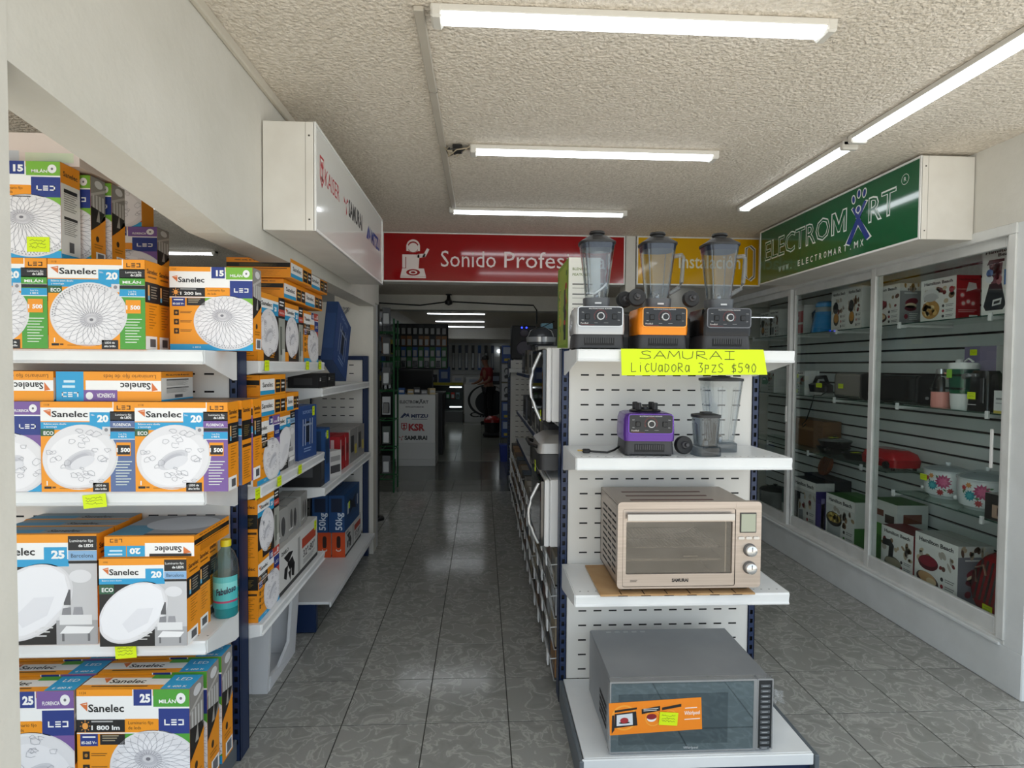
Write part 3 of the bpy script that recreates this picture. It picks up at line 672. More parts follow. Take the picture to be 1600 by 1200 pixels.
def style_a(num, kind, col):
    """upright carton: right-hand information column, tilted dome"""
    def fn(p):
        p.rect(0, 0, 1, 1, OR, 0); p.rect(0, 0.785, 1, 0.935, WH, 1); p.text('1118', 0.04, 0.955, 0.022, '7a4a10', 2)
        p.rect(0.775, 0.895, 1, 1, OR, 2); p.rect(0.765, 0.895, 0.775, 1, WH, 2); led_mark(p, 0.81, 0.915, 0.15, 0.045, '3a2a14', 3)
        logo(p, 0.03, 0.832, 0.47, 0.066)
        p.rect(0, 0.69, 0.75, 0.775, BL, 1); p.rect(0.52, 0.74, 0.735, 0.885, BL, 2); p.text(str(num), 0.60, 0.78, 0.072, WH, 3, 0.05, w=0.12); p.text('No.', 0.535, 0.845, 0.02, WH, 3)
        p.text('Balance entre diseño', 0.035, 0.745, 0.020, WH, 3, 0.01); p.text('y tecnología', 0.035, 0.715, 0.020, WH, 3, 0.01)
        p.rect(0, 0.62, 0.145, 0.70, '2f5f3c', 2); p.text('ECO', 0.03, 0.635, 0.038, WH, 3, 0.03)
        p.rect(0.735, 0, 1, 1 - 0.105, col, 1); p.rect(0.735, 0.80, 1, 0.885, BK, 2); p.text('Luminario fijo', 0.965, 0.848, 0.022, WH, 3, 0.005, 'r'); p.text('de LEDS', 0.965, 0.815, 0.024, WH, 3, 0.03, 'r')
        p.rect(0.735, 0.715, 1, 0.79, col, 3); p.text(kind, 0.865, 0.733, 0.03, WH, 4, 0.02, 'c', w=0.19); p.rect(0.735, 0.675, 1, 0.712, BK, 3); p.rect(0.735, 0.59, 1, 0.668, BL, 3); p.text('Luz fría', 0.87, 0.635, 0.02, WH, 4, 0, 'c'); p.text('6 400 K', 0.87, 0.605, 0.02, WH, 4, 0.02, 'c')
        p.rect(0.735, 0.582, 1, 0.590, WH, 3); p.rect(0.735, 0.708, 1, 0.715, WH, 3)
        p.rect(0.80, 0.40, 0.955, 0.55, OR, 4) ; p.rect(0.81, 0.415, 0.945, 0.52, BK if kind != 'MILÁN' else OR, 5); p.text('1 500', 0.8775, 0.445, 0.043, WH, 6, 0.04, 'c', w=0.145)
        p.bars(0.79, 0.05, 0.965, 0.34, 9, 'e6efe2', 3, 0.35, 0.28)
        p.rect(0.545, 0, 0.715, 0.10, BK, 3); p.text('LEDS de', 0.63, 0.06, 0.022, WH, 4, 0.02, 'c'); p.text('alto brillo', 0.63, 0.022, 0.022, WH, 4, 0.02, 'c')
        p.text('1', 0.06, 0.075, 0.045, WH, 3, 0.05, 'c'); p.rect(0.03, 0.035, 0.105, 0.06, BK, 3); p.rect(0.115, 0.04, 0.15, 0.058, '6a4410', 3); p.rect(0.19, 0.035, 0.52, 0.045, 'b87412', 2)
        if kind == 'MILÁN': dome_milan(p, 0.415, 0.385, 0.40, 0.355, 0.445, 0.325, rot=0.12)
        else: dome_flor(p, 0.415, 0.385, 0.405, 0.36, 0.25)
        p.rect(0.655, 0.635, 0.74, 0.725, 'd8d8dc', 7); p.ell(0.697, 0.69, 0.02, 0.02, '8a8990', 8, 12)
    return fn
def style_b(num, kind, col, lm):
    """square carton: large dome cut off on the side edge, icon column"""
    def fn(p):
        p.rect(0, 0, 1, 1, OR, 0); p.rect(0, 0.75, 1, 0.945, WH, 1); p.text('1124', 0.03, 0.962, 0.020, '7a4a10', 2)
        logo(p, 0.03, 0.815, 0.39, 0.062)
        p.rect(0.495, 0.86, 0.675, 1, WH, 2); p.rect(0.505, 0.865, 0.665, 1, NV, 3); p.text(str(num), 0.56, 0.895, 0.065, WH, 4, 0.05, w=0.095)
        p.rect(0.68, 0.855, 1, 1, col, 3); p.text(kind, 0.805, 0.885, 0.030, WH, 4, 0.02, 'c', w=0.15); p.ell(0.925, 0.925, 0.042, 0.045, 'eeeef0', 4, 20); p.ell(0.925, 0.925, 0.012, 0.013, '6d6c74', 5, 10)
        p.rect(0, 0.845, 1, 0.853, WH, 2)
        p.rect(0.0, 0.645, 0.425, 0.75, BK, 2); p.ell(0.075, 0.697, 0.026, 0.028, 'f0a24a', 3, 14)
        for k in range(8): a = k * PI / 4; p.line([(0.075 + 0.033 * math.cos(a), 0.697 + 0.035 * math.sin(a)), (0.075 + 0.046 * math.cos(a), 0.697 + 0.05 * math.sin(a))], 0.002, 'f0a24a', 3)
        p.text(lm, 0.13, 0.665, 0.036, WH, 3, 0.03, w=0.25); p.bars(0.13, 0.715, 0.32, 0.74, 1, 'b8b8b8', 3)
        p.rect(0.43, 0.64, 0.72, 0.755, OR, 2); p.text('Luminario fijo', 0.455, 0.71, 0.026, '3d2a10', 3, 0.0); p.text('de leds', 0.455, 0.668, 0.026, '3d2a10', 3, 0.0)
        p.rect(0.725, 0.63, 1, 0.84, NV, 2); led_mark(p, 0.775, 0.70, 0.18, 0.05, WH, 3); p.rect(0, 0.632, 0.72, 0.642, WH, 3); p.rect(0.425, 0.50, 1, 0.632, col, 1)
        p.rect(0.03, 0.53, 0.185, 0.63, NV, 3); p.text('85-265 V~', 0.107, 0.548, 0.022, WH, 4, 0.03, 'c', w=0.135); p.bars(0.05, 0.585, 0.165, 0.612, 1, WH, 4)
        p.rect(0.205, 0.54, 0.425, 0.628, BK, 3); p.bars(0.225, 0.56, 0.37, 0.62, 3, 'a89a80', 4)
        for k in range(4):
            y = 0.42 - k * 0.11
            if y > 0.1: p.rect(0.05, y, 0.11, y + 0.065, '2b2118', 3); p.ell(0.08, y + 0.032, 0.015, 0.016, 'b87f2c', 4, 10); p.bars(0.125, y + 0.018, 0.265, y + 0.05, 2, '8a5a18', 3)
        p.rect(0, 0, 1, 0.075, BL, 1); p.text('6 400 K', 0.27, 0.028, 0.022, 'cfeaf6', 2, 0.02); p.poly([(0.72, 0.075), (1, 0.075), (1, 0.22)], col, 1)
        if kind == 'MILÁN': dome_milan(p, 0.70, 0.335, 0.415, 0.325, 0.63, 0.42, rot=-0.1, dots=-1)
        else: dome_flor(p, 0.66, 0.32, 0.42, 0.34, -0.2, 8)
    return fn
def style_c(num):
    """dark carton with a plain faceted dome and a living-room picture"""
    def fn(p):
        p.rect(0, 0, 1, 1, BK, 0); p.rect(0, 0.925, 1, 1, OR, 1); p.rect(0, 0.76, 1, 0.925, WH, 1); logo(p, 0.04, 0.815, 0.41, 0.066); p.text('1090', 0.05, 0.95, 0.02, '7a4a10', 2)
        p.rect(0, 0.71, 0.75, 0.775, BL, 2); p.rect(0.53, 0.75, 0.735, 0.885, BL, 3); p.text(str(num), 0.595, 0.785, 0.068, WH, 4, 0.05, w=0.12); p.text('Balance entre diseño', 0.035, 0.745, 0.018, WH, 3)
        p.rect(0.745, 0.855, 1, 0.985, BK, 3); p.text('Luminario fijo', 0.97, 0.93, 0.026, WH, 4, 0, 'r'); p.text('de LEDS', 0.97, 0.885, 0.026, WH, 4, 0.03, 'r'); p.rect(0.745, 0.765, 1, 0.85, '88b2da', 3); p.text('Barcelona', 0.87, 0.79, 0.036, '233', 4, 0.0, 'c') if False else p.text('Barcelona', 0.87, 0.79, 0.036, '22303a', 4, 0.0, 'c', w=0.2); p.rect(0.745, 0.74, 1, 0.762, BK, 3)
        p.rect(0.63, 0, 1, 0.735, 'c9c9cc', 1); p.rect(0.50, 0.42, 0.63, 0.735, 'c9c9cc', 1); p.rect(0.63, 0, 1, 0.22, 'a9a9ac', 3); p.ell(0.85, 0.62, 0.10, 0.06, 'e2e2e6', 3, 24); p.rect(0.66, 0.22, 0.74, 0.45, 'dcdcde', 3); p.rect(0.70, 0.36, 0.76, 0.5, '5c5c60', 4)
        p.rect(0.66, 0.18, 0.95, 0.27, 'e6e6e8', 4); p.poly([(0.68, 0.27), (0.76, 0.27), (0.76, 0.34), (0.69, 0.33)], '8b8b90', 5); p.poly([(0.78, 0.27), (0.87, 0.27), (0.86, 0.34), (0.79, 0.34)], '9a9aa0', 5)
        p.poly([(0.66, 0.10), (0.92, 0.10), (0.97, 0.16), (0.72, 0.17)], 'f0f0f2', 5); p.rect(0.68, 0.03, 0.70, 0.10, '6a6a6e', 5); p.rect(0.91, 0.03, 0.93, 0.10, '6a6a6e', 5)
        p.rect(0, 0.60, 0.17, 0.705, '2f5f46', 2); p.text('ECO', 0.03, 0.625, 0.045, WH, 3, 0.03); p.text('25W', 0.55, 0.06, 0.02, WH, 3) if False else None; p.bars(0.44, 0.05, 0.60, 0.16, 3, 'd8d8d8', 3, 0.5, 0.3)
        dome_plain(p, 0.385, 0.385, 0.44, 0.30, 0.62)
    return fn
def style_d(num):
    """dark carton with a patterned dome, red tab and pale room picture"""
    def fn(p):
        p.rect(0, 0, 1, 1, '2a2320', 0); p.rect(0, 0.92, 1, 1, OR, 1); p.rect(0, 0.78, 1, 0.92, WH, 1); logo(p, 0.05, 0.82, 0.45, 0.06); p.rect(0, 0.70, 0.74, 0.78, BL, 1); p.rect(0.54, 0.74, 0.74, 0.88, BL, 2); p.text(str(num), 0.59, 0.77, 0.065, WH, 3, 0.05)
        p.rect(0.75, 0.82, 1, 1, BK, 2); p.bars(0.79, 0.85, 0.96, 0.95, 2, WH, 3); p.rect(0.75, 0.72, 1, 0.82, 'c4493c', 2); p.text('VENECIA', 0.875, 0.75, 0.03, WH, 3, 0, 'c', w=0.19); p.rect(0.75, 0.0, 1, 0.68, 'a3a69e', 2); p.rect(0.80, 0.10, 0.88, 0.55, '6f746c', 3); p.rect(0.86, 0.0, 1, 0.2, 'c6c8c2', 3)
        p.rect(0, 0, 0.2, 0.16, OR, 2); p.rect(0.4, 0.02, 0.62, 0.15, '3a2a18', 2); p.bars(0.43, 0.04, 0.6, 0.13, 3, OR, 3)
        dome_flor(p, 0.40, 0.42, 0.345, 0.36, 0.3, 21)
    return fn
def side_a(p):
    p.rect(0, 0, 1, 1, 'ee9518', 0); p.text('Sanelec', 0.5, 0.86, 0.05, BK, 2, 0.02, 'c', w=0.75); p.bars(0.2, 0.79, 0.8, 0.83, 1, '8a560f', 2); p.rect(0, 0.53, 1, 0.76, BK, 1)
    p.poly([(0.18, 0.56), (0.30, 0.56), (0.30, 0.73), (0.18, 0.73)], 'e8b06a', 2); p.rect(0.18, 0.56, 0.30, 0.61, '6fb6dc', 3); p.bars(0.4, 0.57, 0.85, 0.72, 5, '8c8376', 2); p.bars(0.25, 0.22, 0.8, 0.50, 9, 'a8690f', 2, 0.6, 0.3)
    p.rect(0, 0, 0.8, 0.15, WH, 1); p.rect(0.3, 0.03, 0.7, 0.12, '55565a', 2)
def side_a2(p):
    p.rect(0, 0, 1, 1, 'ec9217', 0); p.text('Sanelec', 0.5, 0.86, 0.05, BK, 2, 0.02, 'c', w=0.75); p.rect(0, 0.53, 1, 0.76, '14130f', 1); p.bars(0.2, 0.56, 0.8, 0.70, 6, '6d5a30', 2); p.rect(0.05, 0.44, 0.95, 0.475, '3a2710', 2); p.bars(0.15, 0.05, 0.85, 0.40, 12, 'b06f10', 2, 0.4, 0.4)
def side_b(p):
    p.rect(0, 0, 1, 1, 'ee9518', 0); p.rect(0, 0.5, 1, 1, '8f8c88', 1); p.poly([(0, 0.42), (1, 0.60), (1, 0.5), (0, 0.5)], '8f8c88', 1); p.ell(0.55, 0.93, 0.28, 0.045, 'd6d6d8', 2, 20); p.poly([(0, 0.80), (1, 0.90), (1, 0.87), (0, 0.77)], 'b9b6b2', 2)
    for k in range(4): p.rect(0.12 + k * 0.22, 0.62, 0.24 + k * 0.22, 0.80, 'c5c4c2', 2)
    p.poly([(0, 0.38), (0.6, 0.48), (0.95, 0.62), (0, 0.66)], '1e1c1b', 3); p.poly([(0.35, 0.50), (0.55, 0.66), (0.6, 0.5)], 'a39f98', 4); p.poly([(0, 0.36), (1, 0.56), (1, 0.5), (0, 0.3)], 'ee9518', 4)
    p.ell(0.42, 0.30, 0.11, 0.035, '3b2a18', 3, 14); p.bars(0.2, 0.18, 0.8, 0.24, 2, 'b06f10', 3); p.rect(0.30, 0.02, 0.95, 0.15, WH, 3); p.rect(0.42, 0.035, 0.84, 0.135, '6a6c72', 4)
def side_w(p):
    p.rect(0, 0, 1, 1, 'e2e0dc', 0); p.rect(0, 0.79, 1, 1, 'ee9518', 1); p.text('Sanelec', 0.5, 0.87, 0.05, BK, 2, 0.02, 'c', w=0.75); p.rect(0.15, 0.70, 0.85, 0.74, BK, 2); p.bars(0.15, 0.5, 0.85, 0.69, 8, '9a9894', 2); p.rect(0.15, 0.42, 0.85, 0.45, BK, 2); p.bars(0.15, 0.25, 0.85, 0.41, 8, '9a9894', 2); p.rect(0.4, 0.08, 0.65, 0.19, '55565a', 2); p.rect(0, 0, 1, 0.05, '2a9fd3', 2)
def top_b(p):
    p.rect(0, 0, 1, 1, OR, 0); p.rect(0, 0.30, 1, 0.80, 'e9e6e2', 1); p.text('Sanelec', 0.22, 0.42, 0.26, BK, 2, 0.02, w=0.32); p.poly([(0.13, 0.75), (0.20, 0.8), (0.20, 0.42)], 'd9743a', 2); p.bars(0.1, 0.08, 0.6, 0.24, 1, '6a4510', 2)
    p.rect(0.74, 0, 1, 1, BL, 2); p.text('LED', 0.87, 0.6, 0.2, WH, 3, 0.0, 'c', w=0.14); p.text('6 400 K', 0.87, 0.12, 0.12, WH, 3, 0.02, 'c', w=0.17); p.rect(0.56, 0.72, 0.74, 1, GN, 2)
def top_a(p):
    p.rect(0, 0, 1, 1, '6c6660', 0); p.rect(0, 0.0, 1, 0.12, OR, 1)
def top_c(p):
    p.rect(0, 0, 1, 1, '86929a', 0); p.rect(0, 0, 1, 0.14, OR, 1); p.rect(0, 0.2, 0.45, 0.6, '3f8fb8', 1); p.text('Sanelec', 0.5, 0.3, 0.3, '23262a', 2, 0.02, w=0.3)
def top_d(p):
    p.rect(0, 0, 1, 1, '8f8f94', 0); p.rect(0, 0, 1, 0.05, OR, 1); p.rect(0, 0.05, 0.4, 0.5, '3f7f9a', 1); p.ell(0.62, 0.6, 0.42, 0.34, 'b9bac0', 2, 30); p.rect(0.4, 0.05, 1, 0.12, '2a2a2c', 1)
def lying(num, kind, col):
    def fn(p):
        p.flip = True
        p.rect(0, 0, 1, 1, OR, 0); p.rect(0, 0.30, 0.72, 0.66, WH, 1); p.text('Sanelec', 0.10, 0.38, 0.22, BK, 2, 0.02, w=0.29); p.poly([(0.03, 0.62), (0.09, 0.66), (0.09, 0.36)], 'd9743a', 2); p.text('Luminario fijo de leds', 0.05, 0.10, 0.13, '8a560f', 2, 0, w=0.5); p.rect(0.42, 0.62, 0.74, 1, col, 2); p.text(kind, 0.53, 0.74, 0.14, WH, 3, 0.02, 'c', w=0.17); p.ell(0.685, 0.82, 0.035, 0.13, 'eeeef0', 3, 16); p.rect(0.74, 0, 1, 1, BL, 2); led_mark(p, 0.79, 0.70, 0.16, 0.16, WH, 3); p.bars(0.82, 0.2, 0.94, 0.55, 2, 'cfeaf6', 3)
    return fn
def lying_c(p):
    p.flip = True
    p.rect(0, 0, 1, 1, OR, 0); p.rect(0, 0.32, 0.55, 0.98, WH, 1); p.text('Sanelec', 0.14, 0.5, 0.28, BK, 2, 0.02, w=0.30); p.poly([(0.03, 0.8), (0.12, 0.86), (0.12, 0.5)], 'd9743a', 2); p.rect(0.03, 0.84, 0.5, 0.98, BK, 3); p.rect(0.55, 0.45, 0.75, 0.98, BL, 2); p.text('20', 0.60, 0.58, 0.26, WH, 3, 0.05, w=0.12); p.rect(0.76, 0.45, 1, 0.98, BL, 2); p.bars(0.80, 0.55, 0.96, 0.9, 2, 'cfeaf6', 3); p.rect(0.78, 0.05, 0.96, 0.34, 'f39b1b', 2); led_mark(p, 0.80, 0.1, 0.14, 0.18, '6a4410', 3)
def lying_d(p):
    p.rect(0, 0, 1, 1, OR, 0); p.rect(0.02, 0.25, 0.55, 0.8, WH, 1); p.text('Sanelec', 0.1, 0.42, 0.22, BK, 2, 0.02, w=0.38); p.rect(0.02, 0.05, 0.55, 0.25, BL, 2); p.rect(0.58, 0.1, 0.78, 0.75, BK, 2); p.rect(0.8, 0.1, 0.98, 0.75, BK, 2); p.bars(0.61, 0.2, 0.75, 0.6, 2, 'c9a24a', 3); p.bars(0.83, 0.2, 0.95, 0.6, 2, 'd8d8d8', 3)
A20M = dict(body=OR, prints=(('front', style_a(20, 'MILÁN', GN)), ('right', side_a), ('top', top_a)), key='a20m')
A20F = dict(body=OR, prints=(('front', style_a(20, 'FLORENCIA', PU)), ('right', side_a), ('top', top_a)), key='a20f')
A20G = dict(body=OR, prints=(('front', style_a(20, 'FLORENCIA', '5a6f9e')), ('right', side_a2), ('top', top_a)), key='a20g')
B15M = dict(body=OR, prints=(('front', style_b(15, 'MILÁN', '7ab53c', '1 200 lm')), ('right', side_b), ('top', top_b)), key='b15m')
B15W = dict(body=OR, prints=(('front', style_b(15, 'MILÁN', '7ab53c', '1 200 lm')), ('right', side_w), ('top', top_b)), key='b15w')
B25M = dict(body=OR, prints=(('front', style_b(25, 'MILÁN', GN, '1 800 lm')), ('right', side_b), ('top', top_b)), key='b25m')
B25F = dict(body=OR, prints=(('front', style_b(25, 'FLORENCIA', PU, '1 800 lm')), ('right', side_b), ('top', top_b)), key='b25f')
C20 = dict(body=OR, prints=(('front', style_c(20)), ('right', side_a), ('top', top_c)), key='c20')
C25 = dict(body=OR, prints=(('front', style_c(25)), ('right', side_a), ('top', top_c)), key='c25')
D20 = dict(body=OR, prints=(('front', style_d(20)), ('left', side_a2), ('top', top_a)), key='d20')
B15A = dict(body=OR, prints=(('front', style_b(15, 'FLORENCIA', 'c4493c', '1 200 lm')), ('left', side_a2), ('top', top_b)), key='b15a')
LYF = dict(body=OR, prints=(('front', lying(20, 'FLORENCIA', PU)), ('right', side_w)), key='lyf')
LYC = dict(body=OR, prints=(('front', lying_c), ('right', side_a2), ('top', top_d)), key='lyc')
LYD = dict(body=OR, prints=(('front', lying_d), ('left', side_a2), ('right', side_a2)), key='lyd')
GL = 'ceiling lamp cartons'
def lamp_box(label, kw, size, x0, yf, z, rot=0.0):
    """x0 = left edge, yf = front face, z = underside; size (w, d, h); faces the camera side"""
    return carton('lamp_carton', label, 'box', size, (x0 + size[0] / 2, yf + size[1] / 2, z), rot, group=GL, **kw)
S20 = (0.281, 0.078, 0.279); S20M = (0.287, 0.078, 0.274); S15 = (0.263, 0.072, 0.270); S25 = (0.336, 0.082, 0.368); SC20 = (0.262, 0.085, 0.274); SC25 = (0.335, 0.085, 0.345)
Z1, Z2, Z3, Z4 = 1.4785, 1.0365, 0.5605, 0.0855
# top shelf
lamp_box('green-banded 20 watt dome lamp carton at the pillar edge of the top shelf', A20M, S20M, -1.610, 1.862, Z1)
lamp_box('orange and green 20 watt patterned dome lamp carton, centre of the top shelf front row', A20M, S20M, -1.321, 1.862, Z1)
lamp_box('carton hidden right behind the centre top-shelf dome lamp carton, only its orange side showing', A20M, S20M, -1.327, 1.943, Z1)
lamp_box('15 watt dome lamp carton overhanging the corner of the top shelf by the blue upright', B15M, S15, -1.009, 1.955, Z1)
lamp_box('15 watt dome lamp carton standing highest on the top shelf with a neon price note', B15W, (0.310, 0.085, 0.290), -1.589, 1.862, Z1 + 0.2750)
lamp_box('dim room-picture lamp carton standing behind the highest 15 watt carton', dict(body=OR, prints=(('front', style_b(15, 'MILÁN', '7ab53c', '1 200 lm')), ('right', side_b)), key='b15x'), (0.277, 0.072, 0.281), -1.530, 1.958, Z1 + 0.2750)
lamp_box('second dim room-picture lamp carton behind the highest 15 watt carton', dict(body=OR, prints=(('front', style_b(15, 'MILÁN', '7ab53c', '1 200 lm')), ('right', side_b)), key='b15x'), (0.277, 0.072, 0.281), -1.515, 2.040, Z1 + 0.2750)
# second shelf
lamp_box('purple-banded dome lamp carton cut by the pillar edge on the second shelf', B25F, S20, -1.638, 1.872, Z2)
lamp_box('blue-columned 20 watt flower dome lamp carton in the middle of the second shelf', A20G, S20, -1.354, 1.868, Z2)
lamp_box('purple-columned 20 watt flower dome lamp carton at the open end of the second shelf', A20F, S20, -1.072, 1.866, Z2)
lamp_box('plain-sided lamp carton second in depth at the open end of the second shelf', A20G, S20, -1.066, 1.958, Z2)
lamp_box('lamp carton third in depth at the open end of the second shelf', A20F, S20, -1.062, 2.040, Z2)
lamp_box('lamp carton lying upside down on the purple-banded carton at the pillar', LYF, (0.300, 0.20, 0.092), -1.626, 1.885, Z2 + 0.2800)
lamp_box('lamp carton lying upside down across the two flower dome cartons', LYF, (0.317, 0.20, 0.092), -1.320, 1.888, Z2 + 0.2800)
# third shelf
lamp_box('large 25 watt plain dome lamp carton at the pillar edge of the third shelf', C25, SC25, -1.524, 1.862, Z3)
lamp_box('25 watt plain dome lamp carton behind the large one on the third shelf', C25, SC25, -1.524, 1.95, Z3)
lamp_box('25 watt plain dome lamp carton rearmost on the third shelf by the slotted panel', C25, SC25, -1.534, 2.0362, Z3)
lamp_box('20 watt plain dome lamp carton with a sofa picture on the third shelf', C20, SC20, -1.171, 1.842, Z3)
lamp_box('20 watt plain dome lamp carton behind the one with the sofa picture', C20, SC20, -1.180, 1.932, Z3)
lamp_box('20 watt plain dome lamp carton at the back of the third shelf near the bottle', C20, SC20, -1.194, 2.022, Z3)
lamp_box('lamp carton lying upside down on the sofa-picture carton of the third shelf', LYC, (0.270, 0.250, 0.064), -1.160, 1.852, Z3 + 0.2755)
# bottom shelf
for (x, k, nm) in ((-1.552, B25F, 'purple'), (-1.211, B25M, 'green')):
    for j, dp in enumerate(('front', 'second', 'third')):
        lamp_box('25 watt %s-banded dome lamp carton, %s in depth on the bottom shelf' % (nm, dp), k, S25, x + j * 0.004, 1.790 + j * 0.096, Z4, 0.0 if j else (-0.03 if nm == 'green' else 0.0))
# price notes on the shelf lips
def neon_note(label, c, w_, h_, face='y', lines=('', ''), tilt=0.0, name='price_note'):
    """sticky note; face 'y' faces the camera, 'x' faces the aisle on the -X side, '-x' the other way"""
    p = Print(w_, h_); p.rect(0, 0, 1, 1, M_NEON, 0)
    r = random.Random(label)
    for k in range(len(lines)):
        y = 0.72 - k * 0.62 / max(1, len(lines)); x = 0.12; pts = []
        while x < 0.88: pts.append((x, y + r.uniform(-0.06, 0.10))); x += 0.045
        p.line(pts, 0.0011, '4d5a2a', 1)
    p.v = [(x - w_ / 2, y - h_ / 2, z) for x, y, z in p.v]
    b = MB(); b.box(-w_ / 2, -h_ / 2, -0.0006, w_ / 2, h_ / 2, 0.0003, M_NEON)
    o = b.build(name); tag(o, label, 'price tag', 'neon price notes'); q = p.build('writing', o)
    o.location = c; o.rotation_mode = 'XYZ'
    o.rotation_euler = {'y': (PI / 2, tilt, 0), 'x': (PI / 2, tilt, PI / 2), '-x': (PI / 2, tilt, -PI / 2), 'z': (0, 0, tilt)}[face]
    return o
neon_note('neon price note stuck on the highest 15 watt lamp carton', (-1.345, 1.859, Z1 + 0.315), 0.066, 0.045, 'y', ('a', 'b', 'c'))
neon_note('neon price note on the lip of the second lamp shelf', (-1.195, 1.8645, 1.008), 0.070, 0.042, 'y', ('a', 'b', 'c'), -0.1)
neon_note('neon price note on the lip of the third lamp shelf', (-1.108, 1.8645, 0.534), 0.064, 0.044, 'y', ('a', 'b', 'c'), -0.06)

# ================================================================== centre end unit: blenders, oven, microwave
def rrect(x0, y0, x1, y1, r, n=4):
    out = []
    for (cx, cy, a) in ((x1 - r, y1 - r, 0), (x0 + r, y1 - r, PI / 2), (x0 + r, y0 + r, PI), (x1 - r, y0 + r, 1.5 * PI)):
        for k in range(n + 1): t_ = a + PI / 2 * k / n; out.append((cx + r * math.cos(t_), cy + r * math.sin(t_)))
    return out
FRONT = Matrix(((1, 0, 0, 0), (0, 0, -1, 0), (0, 1, 0, 0), (0, 0, 0, 1)))      # XY sheet -> faces -Y
def loft(b, secs, m, cap=True, M=None):
    """secs: list of (z, outline in XY) with equal point counts"""
    n = len(secs[0][1]); v = [(x, y, z) for z, o in secs for x, y in o]
    f = [(i * n + k, i * n + (k + 1) % n, (i + 1) * n + (k + 1) % n, (i + 1) * n + k) for i in range(len(secs) - 1) for k in range(n)]
    if cap: f += [tuple(range(n))[::-1], tuple((len(secs) - 1) * n + k for k in range(n))]
    b.add(v, f, m, M)
def blender_motor(t, hexcol, trim, jug=True):
    """motor base: dark plinth, coloured body, black control panel, dial, switches"""
    dk = mat('37373a', 0.5)
    b = MB(); loft(b, [(0.006, rrect(-0.094, -0.088, 0.094, 0.088, 0.02)), (0.056, rrect(-0.090, -0.086, 0.090, 0.086, 0.02))], dk); b.build('plinth', t, smooth=40)
    b = MB()
    for x in (-0.075, 0.075):
        for y in (-0.07, 0.07): b.cyl((x, y, 0), 0.012, 0.007, M_BLACK, 10)
    b.build('rubber_feet', t)
    g_ = MB()
    g_.box(-0.055, -0.0905, 0.016, 0.055, -0.0875, 0.043, M_DARK)
    for k in range(13): g_.box(-0.052 + k * 0.0082, -0.092, 0.024, -0.0475 + k * 0.0082, -0.088, 0.043, dk)
    g_.build('vent_grille', t)
    col = mat(hexcol, 0.25, 0.0 if trim is None else 0.3)
    b = MB(); loft(b, [(0.056, rrect(-0.0935, -0.092, 0.0935, 0.090, 0.02)), (0.075, rrect(-0.0955, -0.094, 0.0955, 0.092, 0.022)), (0.135, rrect(-0.094, -0.0925, 0.094, 0.088, 0.022)), (0.155, rrect(-0.088, -0.084, 0.088, 0.082, 0.022)), (0.160, rrect(-0.075, -0.07, 0.075, 0.07, 0.02))], col); b.build('motor_housing', t, smooth=50)
    b = MB(); b.prism(rrect(-0.082, 0.083, 0.086, 0.157, 0.012), 0.006, mat(trim or hexcol, 0.25, 0.4), Matrix.Translation((0, -0.0925, 0)) @ FRONT)
    b.build('panel_trim', t)
    p = Print(0.160, 0.068); p.poly(rrect(0.0, 0.0, 1.0, 1.0, 0.08), mat('17171a', 0.3), 0)
    p.text('MULTIFUNCTIONAL BLENDER', 0.5, 0.90, 0.055, 'd8d8d8', 2, 0.01, 'c', w=0.52)
    for k in range(19):
        a = PI * (1.15 - 1.30 * k / 18); p.line([(0.5 + 0.125 * math.cos(a), 0.52 + 0.30 * math.sin(a)), (0.5 + 0.155 * math.cos(a), 0.52 + 0.37 * math.sin(a))], 0.0010, 'a33a34', 2)
    for (x, s_) in ((0.07, 'MIX'), (0.07, 'MIN'), (0.90, 'MAX'), (0.90, 'ON')): p.text(s_, x, 0.70 if s_ in ('MIX', 'MAX') else 0.28, 0.05, 'bdbdbd', 2)
    p.text('PowBull', 0.05, 0.10, 0.085, 'd9d0cc', 2, 0.0, w=0.17); p.line([(0.05, 0.06), (0.36, 0.04)], 0.001, '8a2a26', 2); p.bars(0.36, 0.12, 0.44, 0.17, 1, '8a8a8a', 2); p.bars(0.58, 0.12, 0.68, 0.17, 1, '8a8a8a', 2)
    put(p, Matrix.Translation((-0.078, -0.0987, 0.0865)) @ FRONT); p.build('control_panel', t)
    b = MB(); b.lathe([(0.0145, 0), (0.0145, 0.010), (0.012, 0.0125)], mat('d5d5d5', 0.2, 0.6), 20, M=Matrix.Translation((0.002, -0.099, 0.1215)) @ Matrix.Rotation(PI / 2, 4, 'X'))
    b.lathe([(0.0105, 0.0), (0.0105, 0.0135)], mat('1a1a1c', 0.4), 16, M=Matrix.Translation((0.002, -0.099, 0.1215)) @ Matrix.Rotation(PI / 2, 4, 'X')); b.build('dial', t, smooth=40)
    for x in (-0.055, 0.045):
        b = MB(); b.rbox(x, -0.104, 0.110, x + 0.018, -0.098, 0.130, 0.002, M_BLACK); b.build('switch', t)
